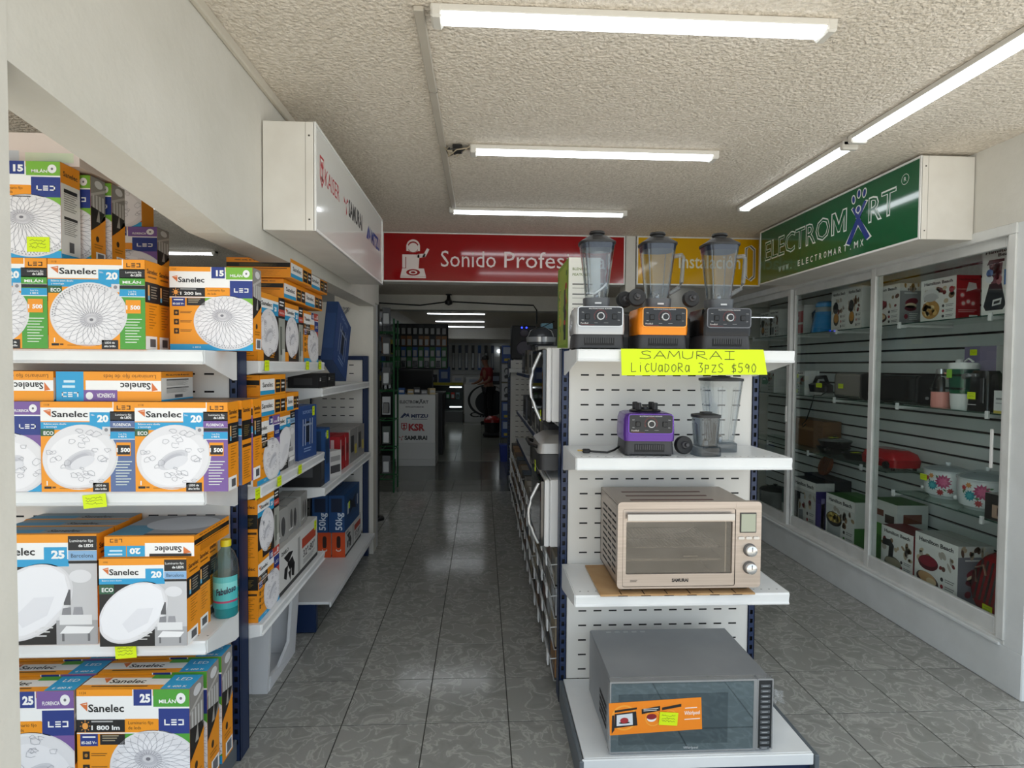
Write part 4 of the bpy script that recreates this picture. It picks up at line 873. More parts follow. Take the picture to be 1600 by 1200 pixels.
def jug_parts(t, z, h=0.245, r0=0.042, r1=0.066, handle=0, filled=False, jm=None, lidh=True):
    jm = jm or M_JAR; N = 28
    b = MB(); b.lathe([(r0 + 0.006, 0.0), (r0 + 0.008, 0.036)], mat('55585c', 0.35), N, c=(0, 0, z), sq=0.25, a0=PI / 4); b.build('jug_collar', t, smooth=40)
    g_ = MB(); g_.box(-0.012, -0.0525, z + 0.012, 0.012, -0.050, z + 0.018, mat('d8dadc', 0.3)); g_.build('collar_badge', t)
    b = MB(); q = [(r0, 0.036), (r0 + (r1 - r0) * 0.35, 0.036 + h * 0.35), (r1, h)]
    b.lathe([(0.001, 0.037)] + q, jm, N, c=(0, 0, z), sq=0.22, a0=PI / 4); b.lathe([(r1 - 0.0025, h), (r0 - 0.002, 0.040)], jm, N, c=(0, 0, z), sq=0.22, a0=PI / 4)
    for k in range(4):
        a = PI / 4 + k * PI / 2; b.tube([((r0 * 1.08) * math.cos(a), (r0 * 1.08) * math.sin(a), z + 0.05), ((r1 * 1.02) * math.cos(a), (r1 * 1.02) * math.sin(a), z + h - 0.03)], 0.0028, jm, 5)
    b.build('jug', t, smooth=50)
    b = MB()
    for k in range(4):
        a = PI / 4 + k * PI / 2; b.tube([((r0 * 1.10) * math.cos(a), (r0 * 1.10) * math.sin(a), z + 0.05), ((r1 * 1.03) * math.cos(a), (r1 * 1.03) * math.sin(a), z + h - 0.006)], 0.0016, clear_mat('jug_handle', 'c4c9cd', 0.08, 1.6, cover=0.10), 5)
    b.build('corner_ribs', t)
    b = MB(); b.lathe([(0.010, 0.038), (0.010, 0.05), (0.003, 0.06)], mat('9a9da0', 0.25, 0.8), 12, c=(0, 0, z))
    for k in range(4):
        a = k * PI / 2 + 0.4; b.add([(0.004 * math.cos(a + 1.5), 0.004 * math.sin(a + 1.5), z + 0.052), (0.028 * math.cos(a), 0.028 * math.sin(a), z + 0.062 + 0.006 * (k % 2)), (0.004 * math.cos(a - 1.5), 0.004 * math.sin(a - 1.5), z + 0.052)], [(0, 1, 2)], mat('9a9da0', 0.25, 0.8))
    b.build('blades', t)
    if lidh:
        b = MB(); L_ = mat('242426', 0.55)
        b.lathe([(r1 + 0.003, h - 0.004), (r1 + 0.004, h + 0.003), (r1 - 0.006, h + 0.010), (r1 * 0.55, h + 0.026), (r1 * 0.42, h + 0.028)], L_, N, c=(0, 0, z), sq=0.2, a0=PI / 4)
        b.build('lid', t, smooth=40)
        b = MB(); b.lathe([(r1 * 0.36, h + 0.026), (r1 * 0.38, h + 0.034), (r1 * 0.46, h + 0.038), (r1 * 0.42, h + 0.046), (0.001, h + 0.049)], mat('1d1d1f', 0.5), 20, c=(0, 0, z)); b.build('lid_cap', t, smooth=40)
        b = MB(); b.lathe([(r1 - 0.004, h - 0.024), (r1 - 0.0025, h - 0.005)], mat('1c2438', 0.4), N, c=(0, 0, z), sq=0.22, a0=PI / 4); b.build('lid_seal', t, smooth=40)
    if handle:
        s_ = handle; b = MB(); b.tube([(s_ * (r1 * 0.98), 0, z + h * 0.83), (s_ * (r1 + 0.030), 0, z + h * 0.85), (s_ * (r1 + 0.037), 0, z + h * 0.80), (s_ * (r1 + 0.030), 0, z + h * 0.42), (s_ * (r1 + 0.022), 0, z + h * 0.34), (s_ * (r0 + 0.006), 0, z + h * 0.24)], 0.0085, clear_mat('jug_handle', 'c4c9cd', 0.08, 1.6, cover=0.10), 8); b.build('handle', t, smooth=60)
def blender(label, x, hexcol, trim, handle, rot=0.0, y=2.235):
    t = thing('blender', label, 'blender', (x, y, 1.4985), rot, 'blenders on the top shelf')
    blender_motor(t, hexcol, trim); jug_parts(t, 0.160, handle=handle)
    return t
b1 = blender('silver blender with a bag-lined jug and no handle showing, on the top shelf', 0.437, 'b9babb', 'd4d4d4', 0, -0.05)
b = MB(); r = random.Random(4)
pts = [(0.03 * math.cos(k * 0.9) * (1 + 0.2 * r.random()), 0.026 * math.sin(k * 0.9), 0.235 + 0.0075 * k) for k in range(18)]
for k in range(3):
    v = []; f = []; n = 14
    for i in range(9):
        for j in range(n):
            a = 2 * PI * j / n; rr = 0.030 + 0.002 * i + r.uniform(-0.006, 0.006) - 0.003 * k; v.append((rr * math.cos(a), rr * math.sin(a), 0.225 + 0.018 * i))
    f = [(i * n + j, i * n + (j + 1) % n, (i + 1) * n + (j + 1) % n, (i + 1) * n + j) for i in range(8) for j in range(n)]
    if k == 0: b.add(v, f, clear_mat('poly_bag', 'eef2f6', 0.15, 1.6, cover=0.12))
b.build('plastic_bag', b1, smooth=30)
b = MB(); b.tube([(-0.040, -0.02, 0.215), (-0.01, -0.035, 0.212), (0.02, -0.035, 0.235), (0.035, -0.02, 0.252), (0.04, -0.01, 0.235)], 0.004, mat('dfe3e8', 0.4), 6); b.build('white_cord', b1, smooth=60)
blender('orange blender in the middle of the top shelf with its handle out to the side', 0.672, 'f08a12', 'f2a040', 1)
blender('black blender at the window end of the top shelf, handle out', 0.915, '1b1b1d', '6b6b6e', 1)
def disc_tool(label, x, y, z, tilt=0.25, r_=0.036, rz=0.2):
    t = thing('blender_attachment', label, 'blender part', (x, y, z), rz, 'loose blender attachments')
    M = Matrix.Translation((0, 0, r_ * math.cos(tilt) + 0.013 * math.sin(tilt) + 0.0012)) @ Matrix.Rotation(PI / 2 - tilt, 4, 'X')
    b = MB(); b.lathe([(0.001, -0.012), (r_ * 0.9, -0.012), (r_, -0.008), (r_, 0.010), (r_ * 0.93, 0.013), (r_ * 0.5, 0.012)], mat('202022', 0.55), 24, M=M); b.build('cap', t, smooth=40)
    b = MB(); b.lathe([(r_ * 0.5, 0.010), (r_ * 0.36, 0.020), (r_ * 0.22, 0.022), (r_ * 0.2, 0.036), (0.001, 0.037)], mat('3c3c3f', 0.45), 16, M=M); b.build('hub', t, smooth=40)
    return t
disc_tool('black grinder cap tilted low between the silver and orange blenders', 0.548, 2.245, 1.6605, 0.12, 0.031)
disc_tool('black grinder cap with a stub, perched high between the silver and orange blenders', 0.582, 2.19, 1.6605, 0.12, 0.033, -0.1)
disc_tool('black grinder cap between the orange and black blenders', 0.792, 2.20, 1.6605, 0.12, 0.031, 0.1)
for (x0, x1, h_, nm) in ((0.542, 0.568, 1.634, 'dark accessory box wedged between the silver and orange blenders'), (0.778, 0.808, 1.624, 'dark accessory box wedged between the orange and black blenders')):
    b = MB(); b.rbox(x0, 2.24, 1.4985, x1, 2.36, h_, 0.004, M_BLKM); b.box(x0 + 0.003, 2.2395, 1.55, x1 - 0.003, 2.2402, 1.56, mat('2c2c2e', 0.4)); tag(b.build('accessory_box'), nm, 'box')
# purple motor base and loose jugs on the second shelf
t = thing('blender', 'purple blender motor base without a jug on the second shelf', 'blender', (0.632, 2.235, 1.1025), -0.06)
blender_motor(t, '5b3490', '6c44a8')
b = MB(); b.lathe([(0.058, 0.158), (0.060, 0.166), (0.054, 0.169)], M_BLACK, 24); b.build('socket_plate', t, smooth=40)
for k in range(4):
    a = PI / 4 + k * PI / 2; b = MB(); b.rbox(-0.011, -0.007, 0.167, 0.011, 0.007, 0.196, 0.003, mat('242427', 0.5), Matrix.Translation((0.045 * math.cos(a), 0.045 * math.sin(a), 0)) @ Matrix.Rotation(a + PI / 2, 4, 'Z')); b.build('socket_lug', t)
b = MB(); b.lathe([(0.016, 0.167), (0.016, 0.178), (0.006, 0.182)], mat('303034', 0.4), 14); b.build('drive_coupling', t, smooth=40)
b = MB(); b.tube([(-0.09, 0.03, 0.02), (-0.12, -0.02, 0.012), (-0.15, -0.045, 0.006), (-0.19, -0.03, 0.006), (-0.215, -0.028, 0.008)], 0.0042, M_BLACK); b.build('cord', t, smooth=60)
b = MB(); b.rbox(-0.245, -0.038, 0.001, -0.212, -0.018, 0.017, 0.005, M_BLACK); b.cyl((-0.262, -0.034, 0.010), 0.002, 0.02, mat('c9a95a', 0.3, 0.9), 8, 'x'); b.cyl((-0.262, -0.022, 0.010), 0.002, 0.02, mat('c9a95a', 0.3, 0.9), 8, 'x'); b.build('plug', t)
disc_tool('black grinder cap leaning on the second shelf beside the purple base', 0.768, 2.185, 1.1025, 0.12, 0.034, 0.15)
def loose_jug(label, x, y, z, h, r0, r1, m, rot=0.0):
    t = thing('blender_jug', label, 'jug', (x, y, z), rot)
    b = MB(); b.lathe([(r0 + 0.010, 0.0), (r0 + 0.010, 0.032), (r0 + 0.002, 0.038)], clear_mat('grey_collar', 'bcc2c7', 0.1, 1.5), 28, sq=0.3, a0=PI / 4); b.build('jug_collar', t, smooth=40)
    b = MB(); b.lathe([(0.001, 0.036), (r0, 0.036), (r1, h)], m, 28, sq=0.25, a0=PI / 4); b.lathe([(r1 - 0.003, h), (r0 - 0.003, 0.040)], m, 28, sq=0.25, a0=PI / 4)
    for k in range(8):
        a = PI / 8 + k * PI / 4; b.tube([(r0 * 1.0 * math.cos(a), r0 * math.sin(a), 0.045), (r1 * math.cos(a), r1 * math.sin(a), h - 0.03)], 0.002, m, 5)
    b.build('jug', t, smooth=50)
    b = MB(); b.lathe([(r1 + 0.003, h - 0.006), (r1 + 0.003, h + 0.004), (r1 * 0.7, h + 0.008), (r1 * 0.45, h + 0.009), (r1 * 0.43, h + 0.014), (0.001, h + 0.015)], mat('262628', 0.5), 28, sq=0.2, a0=PI / 4); b.build('lid', t, smooth=40)
    b = MB(); b.lathe([(0.011, 0.036), (0.010, 0.055), (0.003, 0.062)], mat('9a9da0', 0.25, 0.8), 12); b.build('blades', t)
    return t
loose_jug('small clear grinder cup with a black lid on the second shelf', 0.850, 2.175, 1.1025, 0.150, 0.040, 0.047, M_JARSM, 0.1)
loose_jug('tall clear blender jug behind the small grinder cup on the second shelf', 0.955, 2.295, 1.1025, 0.285, 0.050, 0.077, M_JAR, -0.1)
# hand-lettered card
STROKES = {'S': [[(.9, .85), (.6, 1), (.15, .85), (.25, .6), (.8, .4), (.9, .15), (.5, 0), (0, .08)]], 'A': [[(0, 0), (.5, 1), (1, 0)], [(.2, .38), (.85, .38)]], 'M': [[(0, 0), (.12, 1), (.5, .3), (.9, 1), (1, 0)]], 'U': [[(.05, 1), (.08, .2), (.45, 0), (.85, .2), (.92, 1)]], 'R': [[(.08, 0), (.08, 1), (.7, .92), (.75, .6), (.1, .5), (.95, 0)]], 'I': [[(.1, 1), (.9, 1)], [(.5, 1), (.5, 0)], [(.1, 0), (.9, 0)]],
    'L': [[(.1, 1), (.1, 0), (.95, .05)]], 'i': [[(.5, .75), (.5, 0)], [(.5, 1), (.52, .95)]], 'C': [[(.9, .8), (.5, .9), (.1, .5), (.4, 0), (.9, .1)]], 'a': [[(.8, .7), (.3, .75), (.1, .3), (.4, 0), (.8, .3), (.8, .75), (.85, 0)]], 'D': [[(.1, 0), (.1, .9), (.7, .75), (.85, .4), (.5, .05), (.1, 0)]], 'O': [[(.5, .85), (.1, .6), (.15, .15), (.5, 0), (.85, .25), (.85, .65), (.5, .85)]],
    '3': [[(.1, 1), (.8, 1), (.4, .6), (.85, .4), (.7, .05), (.05, 0)]], 'P': [[(.1, -.1), (.1, .8), (.7, .75), (.7, .4), (.1, .4)]], 'Z': [[(.05, .8), (.85, .8), (.1, 0), (.9, 0)]], '$': [[(.9, .8), (.2, .75), (.2, .5), (.8, .4), (.8, .1), (.1, .08)], [(.5, 1), (.45, -.1)]], '5': [[(.9, 1), (.2, 1), (.15, .6), (.7, .6), (.85, .25), (.5, 0), (.05, .1)]], '9': [[(.85, .75), (.4, .95), (.15, .65), (.5, .45), (.85, .75), (.75, 0)]], '0': [[(.5, 1), (.12, .6), (.3, .05), (.7, .05), (.9, .6), (.5, 1)]]}
cw, ch_ = 0.530, 0.096
t = thing('price_card', 'neon yellow hand-lettered price card hanging on the lip of the blender shelf', 'price tag', (0.765, 2.088, 1.404))
b = MB(); b.add([(-cw / 2 + 0.004, 0.000, 0), (cw / 2 + 0.012, 0.0, 0.006), (cw / 2 - 0.004, 0, ch_ + 0.001), (-cw / 2, 0, ch_), (-cw / 2 + 0.004, 0.001, 0), (cw / 2 + 0.012, 0.001, 0.006), (cw / 2 - 0.004, 0.001, ch_ + 0.001), (-cw / 2, 0.001, ch_)], [(0, 1, 2, 3), (4, 7, 6, 5), (0, 4, 5, 1), (1, 5, 6, 2), (2, 6, 7, 3), (3, 7, 4, 0)], M_NEON); b.build('card', t)
p = Print(cw, ch_)
def hand(p, s_, x, y, cwid, h_, gap):
    for chh in s_:
        if chh != ' ':
            for st_ in STROKES[chh]: p.line([(x + u * cwid, y + v * h_) for u, v in st_], 0.0024, '3b3d12', 1)
        x += cwid + gap
hand(p, 'SAMURAI', 0.13, 0.63, 0.085, 0.30, 0.012); hand(p, 'LiCUaDORa 3PZS $590', 0.07, 0.14, 0.038, 0.34, 0.0085)
put(p, Matrix.Translation((-cw / 2, -0.0002, 0)) @ FRONT); p.build('writing', t)

# toaster oven on a kraft sheet
b = MB(); b.rbox(0.435, 2.080, 0.6, 1.010, 2.40, 0.607, 0.001, M_CARD)
for k in range(6): b.box(0.50 + k * 0.085, 2.0785, 0.6005, 0.535 + k * 0.085, 2.0815, 0.603, mat('3a2614', 0.9)); b.box(0.51 + k * 0.085, 2.08, 0.607, 0.514 + k * 0.085, 2.12, 0.6074, mat('3a2614', 0.9))
tag(b.build('cardboard_sheet'), 'notched kraft cardboard sheet under the toaster oven', 'cardboard')
ow, od, oh = 0.535, 0.330, 0.335
t = thing('toaster_oven', 'champagne steel toaster oven with a glass door and two knobs on the third shelf', 'oven', (0.765, 2.255, 0.6075), 0.0)
FZ = 0.016; yf = -od / 2
b = MB()
for (x0, y0, z0, x1, y1, z1) in ((-0.262, yf + 0.02, FZ + 0.004, -0.252, od / 2, oh - 0.014), (0.252 - 0.018, yf + 0.02, FZ + 0.004, 0.262 - 0.018, od / 2, oh - 0.014), (-0.262, yf + 0.02, FZ + 0.002, 0.244, od / 2, FZ + 0.008), (-0.262, od / 2 - 0.006, FZ, 0.244, od / 2, oh - 0.014)): b.box(x0, y0, z0, x1, y1, z1, M_INOX)
b.rbox(-0.262, yf + 0.02, oh - 0.024, 0.244, od / 2, oh - 0.012, 0.005, M_INOX); b.box(0.14, yf + 0.02, FZ, 0.145, od / 2, oh - 0.02, mat('8c8780', 0.35, 0.6)); b.build('casing', t)
b = MB()
for k in range(10):
    for (ya, yb) in ((-0.11, -0.055), (-0.035, 0.02), (0.04, 0.11)): b.box(-0.2632, ya, 0.05 + k * 0.024, -0.2618, yb, 0.057 + k * 0.024, M_DARK)
b.build('side_vents', t)
b = MB()
for k in range(3): b.box(-0.20, yf + 0.08 + k * 0.07, oh - 0.0125, 0.12, yf + 0.095 + k * 0.07, oh - 0.0112, mat('6b4a44', 0.6))
b.build('top_vents', t)
b = MB()
F_ = Matrix.Translation((0, yf + 0.022, 0)) @ FRONT
def ring(b, o, i, h_, m, M):
    n = len(o); v = [(x, y, z) for z in (0, h_) for q in (o, i) for x, y in q]
    f = []
    for k in range(n):
        k2 = (k + 1) % n
        f += [(2 * n + k, 2 * n + k2, 3 * n + k2, 3 * n + k), (k, k2, 2 * n + k2, 2 * n + k), (n + k, 3 * n + k, 3 * n + k2, n + k2), (k, n + k, n + k2, k2)]
    b.add(v, f, m, M)
X0, X1 = -ow / 2, ow / 2; UZ = lambda v: FZ + v * (oh - FZ); UX = lambda u: X0 + u * ow
ring(b, rrect(X0, FZ, X1, oh, 0.014), rrect(UX(0.035), UZ(0.02), UX(0.82), UZ(0.92), 0.008), 0.022, M_INOX, F_)
b.prism(rrect(UX(0.82), UZ(0.0) + 0.004, X1 - 0.002, UZ(0.985), 0.006), 0.0225, M_INOX, F_); b.build('front_frame', t, smooth=30)
d = MB(); o_ = rrect(UX(0.038), UZ(0.025), UX(0.817), UZ(0.915), 0.006)
ring(d, o_, rrect(UX(0.06), UZ(0.165), UX(0.80), UZ(0.77), 0.004), 0.018, M_INOX, Matrix.Translation((0, yf + 0.0205, 0)) @ FRONT); do = d.build('door', t)
d = MB(); d.box(UX(0.06), yf + 0.008, UZ(0.165), UX(0.80), yf + 0.011, UZ(0.77), clear_mat('oven_glass', 'ebe8e4', 0.02, 1.6)); d.build('door_glass', do)
d = MB(); d.box(UX(0.06), yf - 0.018, UZ(0.80), UX(0.80), yf - 0.010, UZ(0.872), mat('b5b3b2', 0.3, 0.9))
for u in (0.08, 0.76): d.box(UX(u), yf - 0.012, UZ(0.815), UX(u + 0.02), yf + 0.003, UZ(0.86), mat('4a4848', 0.4))
d.build('door_handle', do)
pl = Print(ow, oh - FZ); pl.text('SAMURAI', 0.38, 0.075, 0.036, '2a2626', 1, 0.05, w=0.115); put(pl, Matrix.Translation((X0, yf + 0.0023, FZ)) @ FRONT); pl.build('lettering', do)
pl = Print(ow, oh - FZ); pl.bars(0.09, 0.07, 0.14, 0.10, 2, '5c5450', 1); put(pl, Matrix.Translation((X0, yf + 0.0023, FZ)) @ FRONT); pl.build('small_print', do)
d = MB(); d.rbox(UX(0.847), yf - 0.004, UZ(0.64), UX(0.963), yf + 0.001, UZ(0.875), 0.002, mat('4a4a46', 0.4)); d.box(UX(0.855), yf - 0.0052, UZ(0.655), UX(0.955), yf - 0.0038, UZ(0.86), mat('a8ad9a', 0.25)); d.build('display', t)
for k in range(3):
    d = MB(); u = 0.858 + k * 0.053; d.prism(rrect(UX(u - 0.021), UZ(0.565), UX(u + 0.021), UZ(0.595), 0.004), 0.006, mat('dcd6cf', 0.35), Matrix.Translation((0, yf + 0.001, 0)) @ FRONT); d.build('button', t)
for v in (0.44, 0.235):
    d = MB(); M = Matrix.Translation((UX(0.92), yf, UZ(v))) @ Matrix.Rotation(PI / 2, 4, 'X'); d.lathe([(0.024, 0), (0.024, 0.004), (0.021, 0.006)], mat('5a5552', 0.4), 24, M=M); d.lathe([(0.020, 0.004), (0.0195, 0.022), (0.017, 0.024), (0.001, 0.0242)], mat('d9d9d9', 0.22, 0.85), 24, M=M); d.box(-0.0012, -0.0005, 0.0242, 0.0012, 0.016, 0.0248, M_DARK, M); d.build('knob', t, smooth=40)
d = MB()
for x in (-0.225, 0.215):
    for y in (yf + 0.05, od / 2 - 0.05): d.rbox(x - 0.02, y - 0.02, 0, x + 0.02, y + 0.02, FZ + 0.004, 0.003, M_BLACK)
d.build('feet', t)
d = MB(); wm = mat('cfd0d0', 0.2, 0.9)
for k in range(26): x = UX(0.09) + k * (UX(0.76) - UX(0.09)) / 25; d.tube([(x, yf + 0.04, UZ(0.44)), (x, od / 2 - 0.03, UZ(0.44))], 0.0013, wm, 4)
for y in (yf + 0.04, -0.01, od / 2 - 0.03): d.tube([(UX(0.07), y, UZ(0.44)), (UX(0.79), y, UZ(0.44))], 0.0018, wm, 4)
d.tube([(UX(0.12), yf + 0.06, UZ(0.62)), (UX(0.16), yf + 0.06, UZ(0.56)), (UX(0.5), yf + 0.06, UZ(0.60)), (UX(0.56), yf + 0.06, UZ(0.66))], 0.002, wm, 5); d.build('wire_rack', t)
d = MB(); d.rbox(UX(0.08), yf + 0.05, UZ(0.26), UX(0.78), od / 2 - 0.03, UZ(0.30), 0.003, mat('5e5b56', 0.35, 0.6)); d.tube([(UX(0.47), yf + 0.048, UZ(0.29)), (UX(0.48), yf + 0.035, UZ(0.335)), (UX(0.58), yf + 0.035, UZ(0.335)), (UX(0.59), yf + 0.048, UZ(0.29))], 0.002, wm, 5); d.build('drip_tray', t)
d = MB(); d.box(-0.251, yf + 0.03, FZ + 0.008, 0.139, od / 2 - 0.007, FZ + 0.010, mat('a39e96', 0.3, 0.4)); d.box(-0.251, od / 2 - 0.009, FZ + 0.01, 0.139, od / 2 - 0.007, oh - 0.025, mat('a09b93', 0.4, 0.3)); d.box(-0.251, yf + 0.06, oh - 0.03, 0.139, od / 2 - 0.02, oh - 0.0245, mat('1a1918', 0.6)); d.build('cavity_liner', t)

# silver microwave on the base shelf
mw, md, mh = 0.574, 0.400, 0.258
t = thing('microwave_oven', 'silver microwave oven with a mirrored door and an orange sticker on the base shelf', 'microwave', (0.730, 2.145, 0.1005))
yf = -md / 2
b = MB(); b.rbox(-mw / 2 + 0.004, yf + 0.03, 0.006, mw / 2 - 0.004, md / 2, mh - 0.002, 0.004, M_GREYM)
for x in (-0.22, 0.22):
    for y in (yf + 0.06, md / 2 - 0.06): b.cyl((x, y, 0), 0.013, 0.007, M_BLACK, 10)
b.build('casing', t)
b = MB()
for k in range(6):
    for j in range(4): b.box(-mw / 2 + 0.0032, yf + 0.07 + k * 0.02, 0.05 + j * 0.024, -mw / 2 + 0.0046, yf + 0.085 + k * 0.02, 0.066 + j * 0.024, M_DARK)
b.build('side_vents', t)
b = MB()
for k in range(5): b.box(-0.22 + k * 0.035, md / 2 - 0.03, mh - 0.0024, -0.20 + k * 0.035, md / 2 - 0.018, mh - 0.0012, mat('a8abad', 0.4))
b.build('top_vents', t)
sil = mat('b3b5b8', 0.25, 0.7)
d = MB(); xs = mw / 2 - 0.058
ring(d, rrect(-mw / 2, 0.008, xs, mh, 0.004), rrect(-mw / 2 + 0.005, 0.013, xs - 0.012, mh - 0.006, 0.003), 0.028, sil, Matrix.Translation((0, yf + 0.029, 0)) @ FRONT); do = d.build('door', t)
d = MB(); d.box(-mw / 2 + 0.005, yf + 0.002, 0.013, xs - 0.012, yf + 0.02, mh - 0.006, mat('83939a', 0.04, 0.85)); d.build('door_glass', do)
pl = Print(mw, mh); pl.rect(0.055, 0.14, 0.72, 0.82, mat('6d7c83', 0.05, 0.85), 1); put(pl, Matrix.Translation((-mw / 2, yf + 0.002, 0)) @ FRONT); pl.build('door_window', do)
pl = Print(mw, mh); pl.text('Whirlpool', 0.45, 0.07, 0.035, 'c9cdd0', 2, 0.0, w=0.09); put(pl, Matrix.Translation((-mw / 2, yf + 0.0018, 0)) @ FRONT); pl.build('lettering', do)
d = MB(); d.prism(rrect(xs + 0.001, 0.008, mw / 2, mh, 0.004), 0.027, sil, Matrix.Translation((0, yf + 0.029, 0)) @ FRONT); d.box(xs + 0.006, yf + 0.001, 0.014, mw / 2 - 0.005, yf + 0.004, mh - 0.006, mat('25282b', 0.25)); cp_ = d.build('control_panel', t)
for k in range(13):
    d = MB(); z = mh - 0.02 - k * 0.0182; d.rbox(xs + 0.012, yf - 0.0008, z - 0.010, mw / 2 - 0.012, yf + 0.0015, z, 0.001, mat('565b60', 0.35)); d.box(xs + 0.018, yf - 0.0012, z - 0.006, mw / 2 - 0.02, yf - 0.0007, z - 0.004, mat('b9bdc0', 0.4)); d.build('key', cp_)
sw_, sh_ = 0.322, 0.112
p = Print(sw_, sh_); p.rect(0, 0, 1, 1, 'f48a18', 0)
for (cx, cy, rr) in ((0.16, 0.52, 0.36), (0.47, 0.44, 0.22), (0.66, 0.44, 0.20)): p.ell(cx, cy, rr * sh_ / sw_ * 1.1, rr * 1.1, 'f7a63c', 1, 28); p.ell(cx, cy, rr * sh_ / sw_ * 0.95, rr * 0.95, 'f48a18', 2, 28)
p.poly([(0.05, 0.22), (0.06, 0.66), (0.29, 0.70), (0.30, 0.26)], '1d1e22', 3); p.poly([(0.075, 0.28), (0.08, 0.62), (0.25, 0.65), (0.25, 0.29)], 'd8dce2', 4); p.poly([(0.02, 0.05), (0.03, 0.62), (0.055, 0.62), (0.05, 0.16)], '232428', 4); p.ell(0.16, 0.44, 0.045, 0.09, 'a32c34', 5, 18); p.ell(0.16, 0.37, 0.06, 0.03, 'f2f2f2', 4, 18)
p.poly([(0.06, 0.70), (0.30, 0.76), (0.30, 0.82), (0.06, 0.77)], '1b1b1d', 3); p.poly([(0.35, 0.60), (0.55, 0.67), (0.55, 0.82), (0.35, 0.75)], '1b1b1d', 3); p.poly([(0.57, 0.68), (0.78, 0.75), (0.78, 0.84), (0.57, 0.76)], '1b1b1d', 3); p.bars(0.37, 0.66, 0.53, 0.76, 2, 'd8d8d8', 4)
p.ell(0.455, 0.50, 0.055, 0.09, '8a1f28', 4, 18); p.ell(0.455, 0.44, 0.05, 0.10, 'eeeae6', 3, 18); p.text('Whirlpool', 0.895, 0.48, 0.12, 'fdf3ea', 2, 0.015, 'c', w=0.17); p.rect(0.82, 0.68, 0.95, 0.705, 'fdf3ea', 2); p.rect(0.81, 0.33, 0.98, 0.355, 'fdf3ea', 2)
put(p, Matrix.Translation((-mw / 2 + 0.002, yf + 0.0012, 0.072)) @ Matrix.Rotation(-0.045, 4, 'Y') @ FRONT); p.build('orange_sticker', do)
nn = neon_note('neon price note stuck on the orange microwave sticker', (0.730 - 0.083, 2.145 + yf - 0.0035, 0.1005 + 0.128), 0.064, 0.045, 'y', ('a', 'b', 'c'), 0.08)
b = MB(); v = []; r = random.Random(9)
for i in range(5):
    for j in range(5): v.append((mw / 2 + 0.002 + i * 0.011, yf + 0.02 + r.uniform(-0.012, 0.012), 0.165 + j * 0.011 + r.uniform(-0.004, 0.004)))
b.add(v, [(i * 5 + j, i * 5 + j + 1, i * 5 + j + 6, i * 5 + j + 5) for i in range(4) for j in range(4)], clear_mat('tape_film', 'f2f4f6', 0.1, 1.5, cover=0.15)); b.build('loose_film', t)

# tall green and white blender carton on top of the centre run
def pr_lines(p):
    p.rect(0, 0, 1, 1, 'eeeee6', 0); p.text('BLENDER', 0.12, 0.86, 0.028, '7c8a50', 2, 0.02, w=0.5); p.text('FEATURES', 0.12, 0.80, 0.026, '7c8a50', 2, 0.02, w=0.55)
    for k in range(6): p.rect(0.12, 0.70 - k * 0.11, 0.75, 0.712 - k * 0.11, '4a4a48', 2); p.rect(0.12, 0.66 - k * 0.11, 0.55, 0.666 - k * 0.11, '9a9a94', 2)
def pr_green_box(p):
    p.rect(0, 0, 1, 1, '7d9a2e', 0); p.rect(0.15, 0.05, 0.85, 0.95, '98ad45', 1); r = random.Random(2)
    for k in range(14): p.ell(r.uniform(0.15, 0.85), r.uniform(0.1, 0.9), r.uniform(0.04, 0.1), r.uniform(0.03, 0.06), r.choice(['c8772a', '3c5a20', 'd9b64a', 'a2322c', '5d7a28']), 2, 10)
    p.rect(0.62, 0.10, 0.80, 0.45, '23262a', 3); p.rect(0.62, 0.45, 0.78, 0.68, '4a3a34', 3); p.ell(0.70, 0.30, 0.07, 0.03, 'c23a34', 4, 12); p.text('SAMURAI', 0.3, 0.1, 0.12, 'd9b64a', 3, 0.02, vert=True)
carton('blender_carton', 'tall green and white blender carton standing behind the silver blender', 'box', (0.14, 0.36, 0.395), (0.447, 2.735, 1.5155), 0, 'e8e8e0', (('front', pr_lines), ('left', pr_green_box)))

# ================================================================== shop window stock
for (nm, lab, y0, y1, z, x0) in (('upper', 'long glass shelf along the top of the shop window display', 2.50, 5.50, 1.70, 2.47), ('mid', 'long glass shelf with bottles and toasters halfway up the shop window', 2.50, 5.50, 1.222, 2.47), ('low', 'glass shelf under the two floral pots in the shop window', 2.50, 3.36, 0.705, 2.46), ('lowfar', 'glass shelf under the frying pans in the shop window', 3.42, 5.40, 0.805, 2.46)):
    t = thing('glass_shelf', lab, 'shelf', (0, 0, 0))
    b = MB(); b.box(x0, y0, z - 0.006, 2.79, y1, z, M_SHELFGLASS); b.build('glass_plate', t)
    b = MB(); b.box(x0 - 0.0005, y0, z - 0.006, x0 + 0.001, y1, z, mat('2c4a40', 0.2)); b.build('glass_edge', t)
    k = y0 + 0.22
    while k < y1:
        b = MB(); b.rbox(x0 + 0.03, k, z - 0.022, 2.795, k + 0.012, z - 0.0065, 0.002, mat('e4e6e6', 0.4)); b.rbox(x0 - 0.013, k - 0.004, z - 0.03, x0 - 0.001, k + 0.016, z + 0.010, 0.002, mat('e4e6e6', 0.4)); b.box(x0 - 0.002, k, z - 0.024, x0 + 0.032, k + 0.012, z - 0.0065, mat('e4e6e6', 0.4)); b.build('bracket', t); k += 0.62
def food(p, r, x0, y0, x1, y1, n, cols, lay=3):
    for k in range(n):
        x, y = r.uniform(x0, x1), r.uniform(y0, y1); p.ell(x, y, r.uniform(.03, .09), r.uniform(.03, .08), r.choice(cols), lay, 12, r.uniform(0, 3))
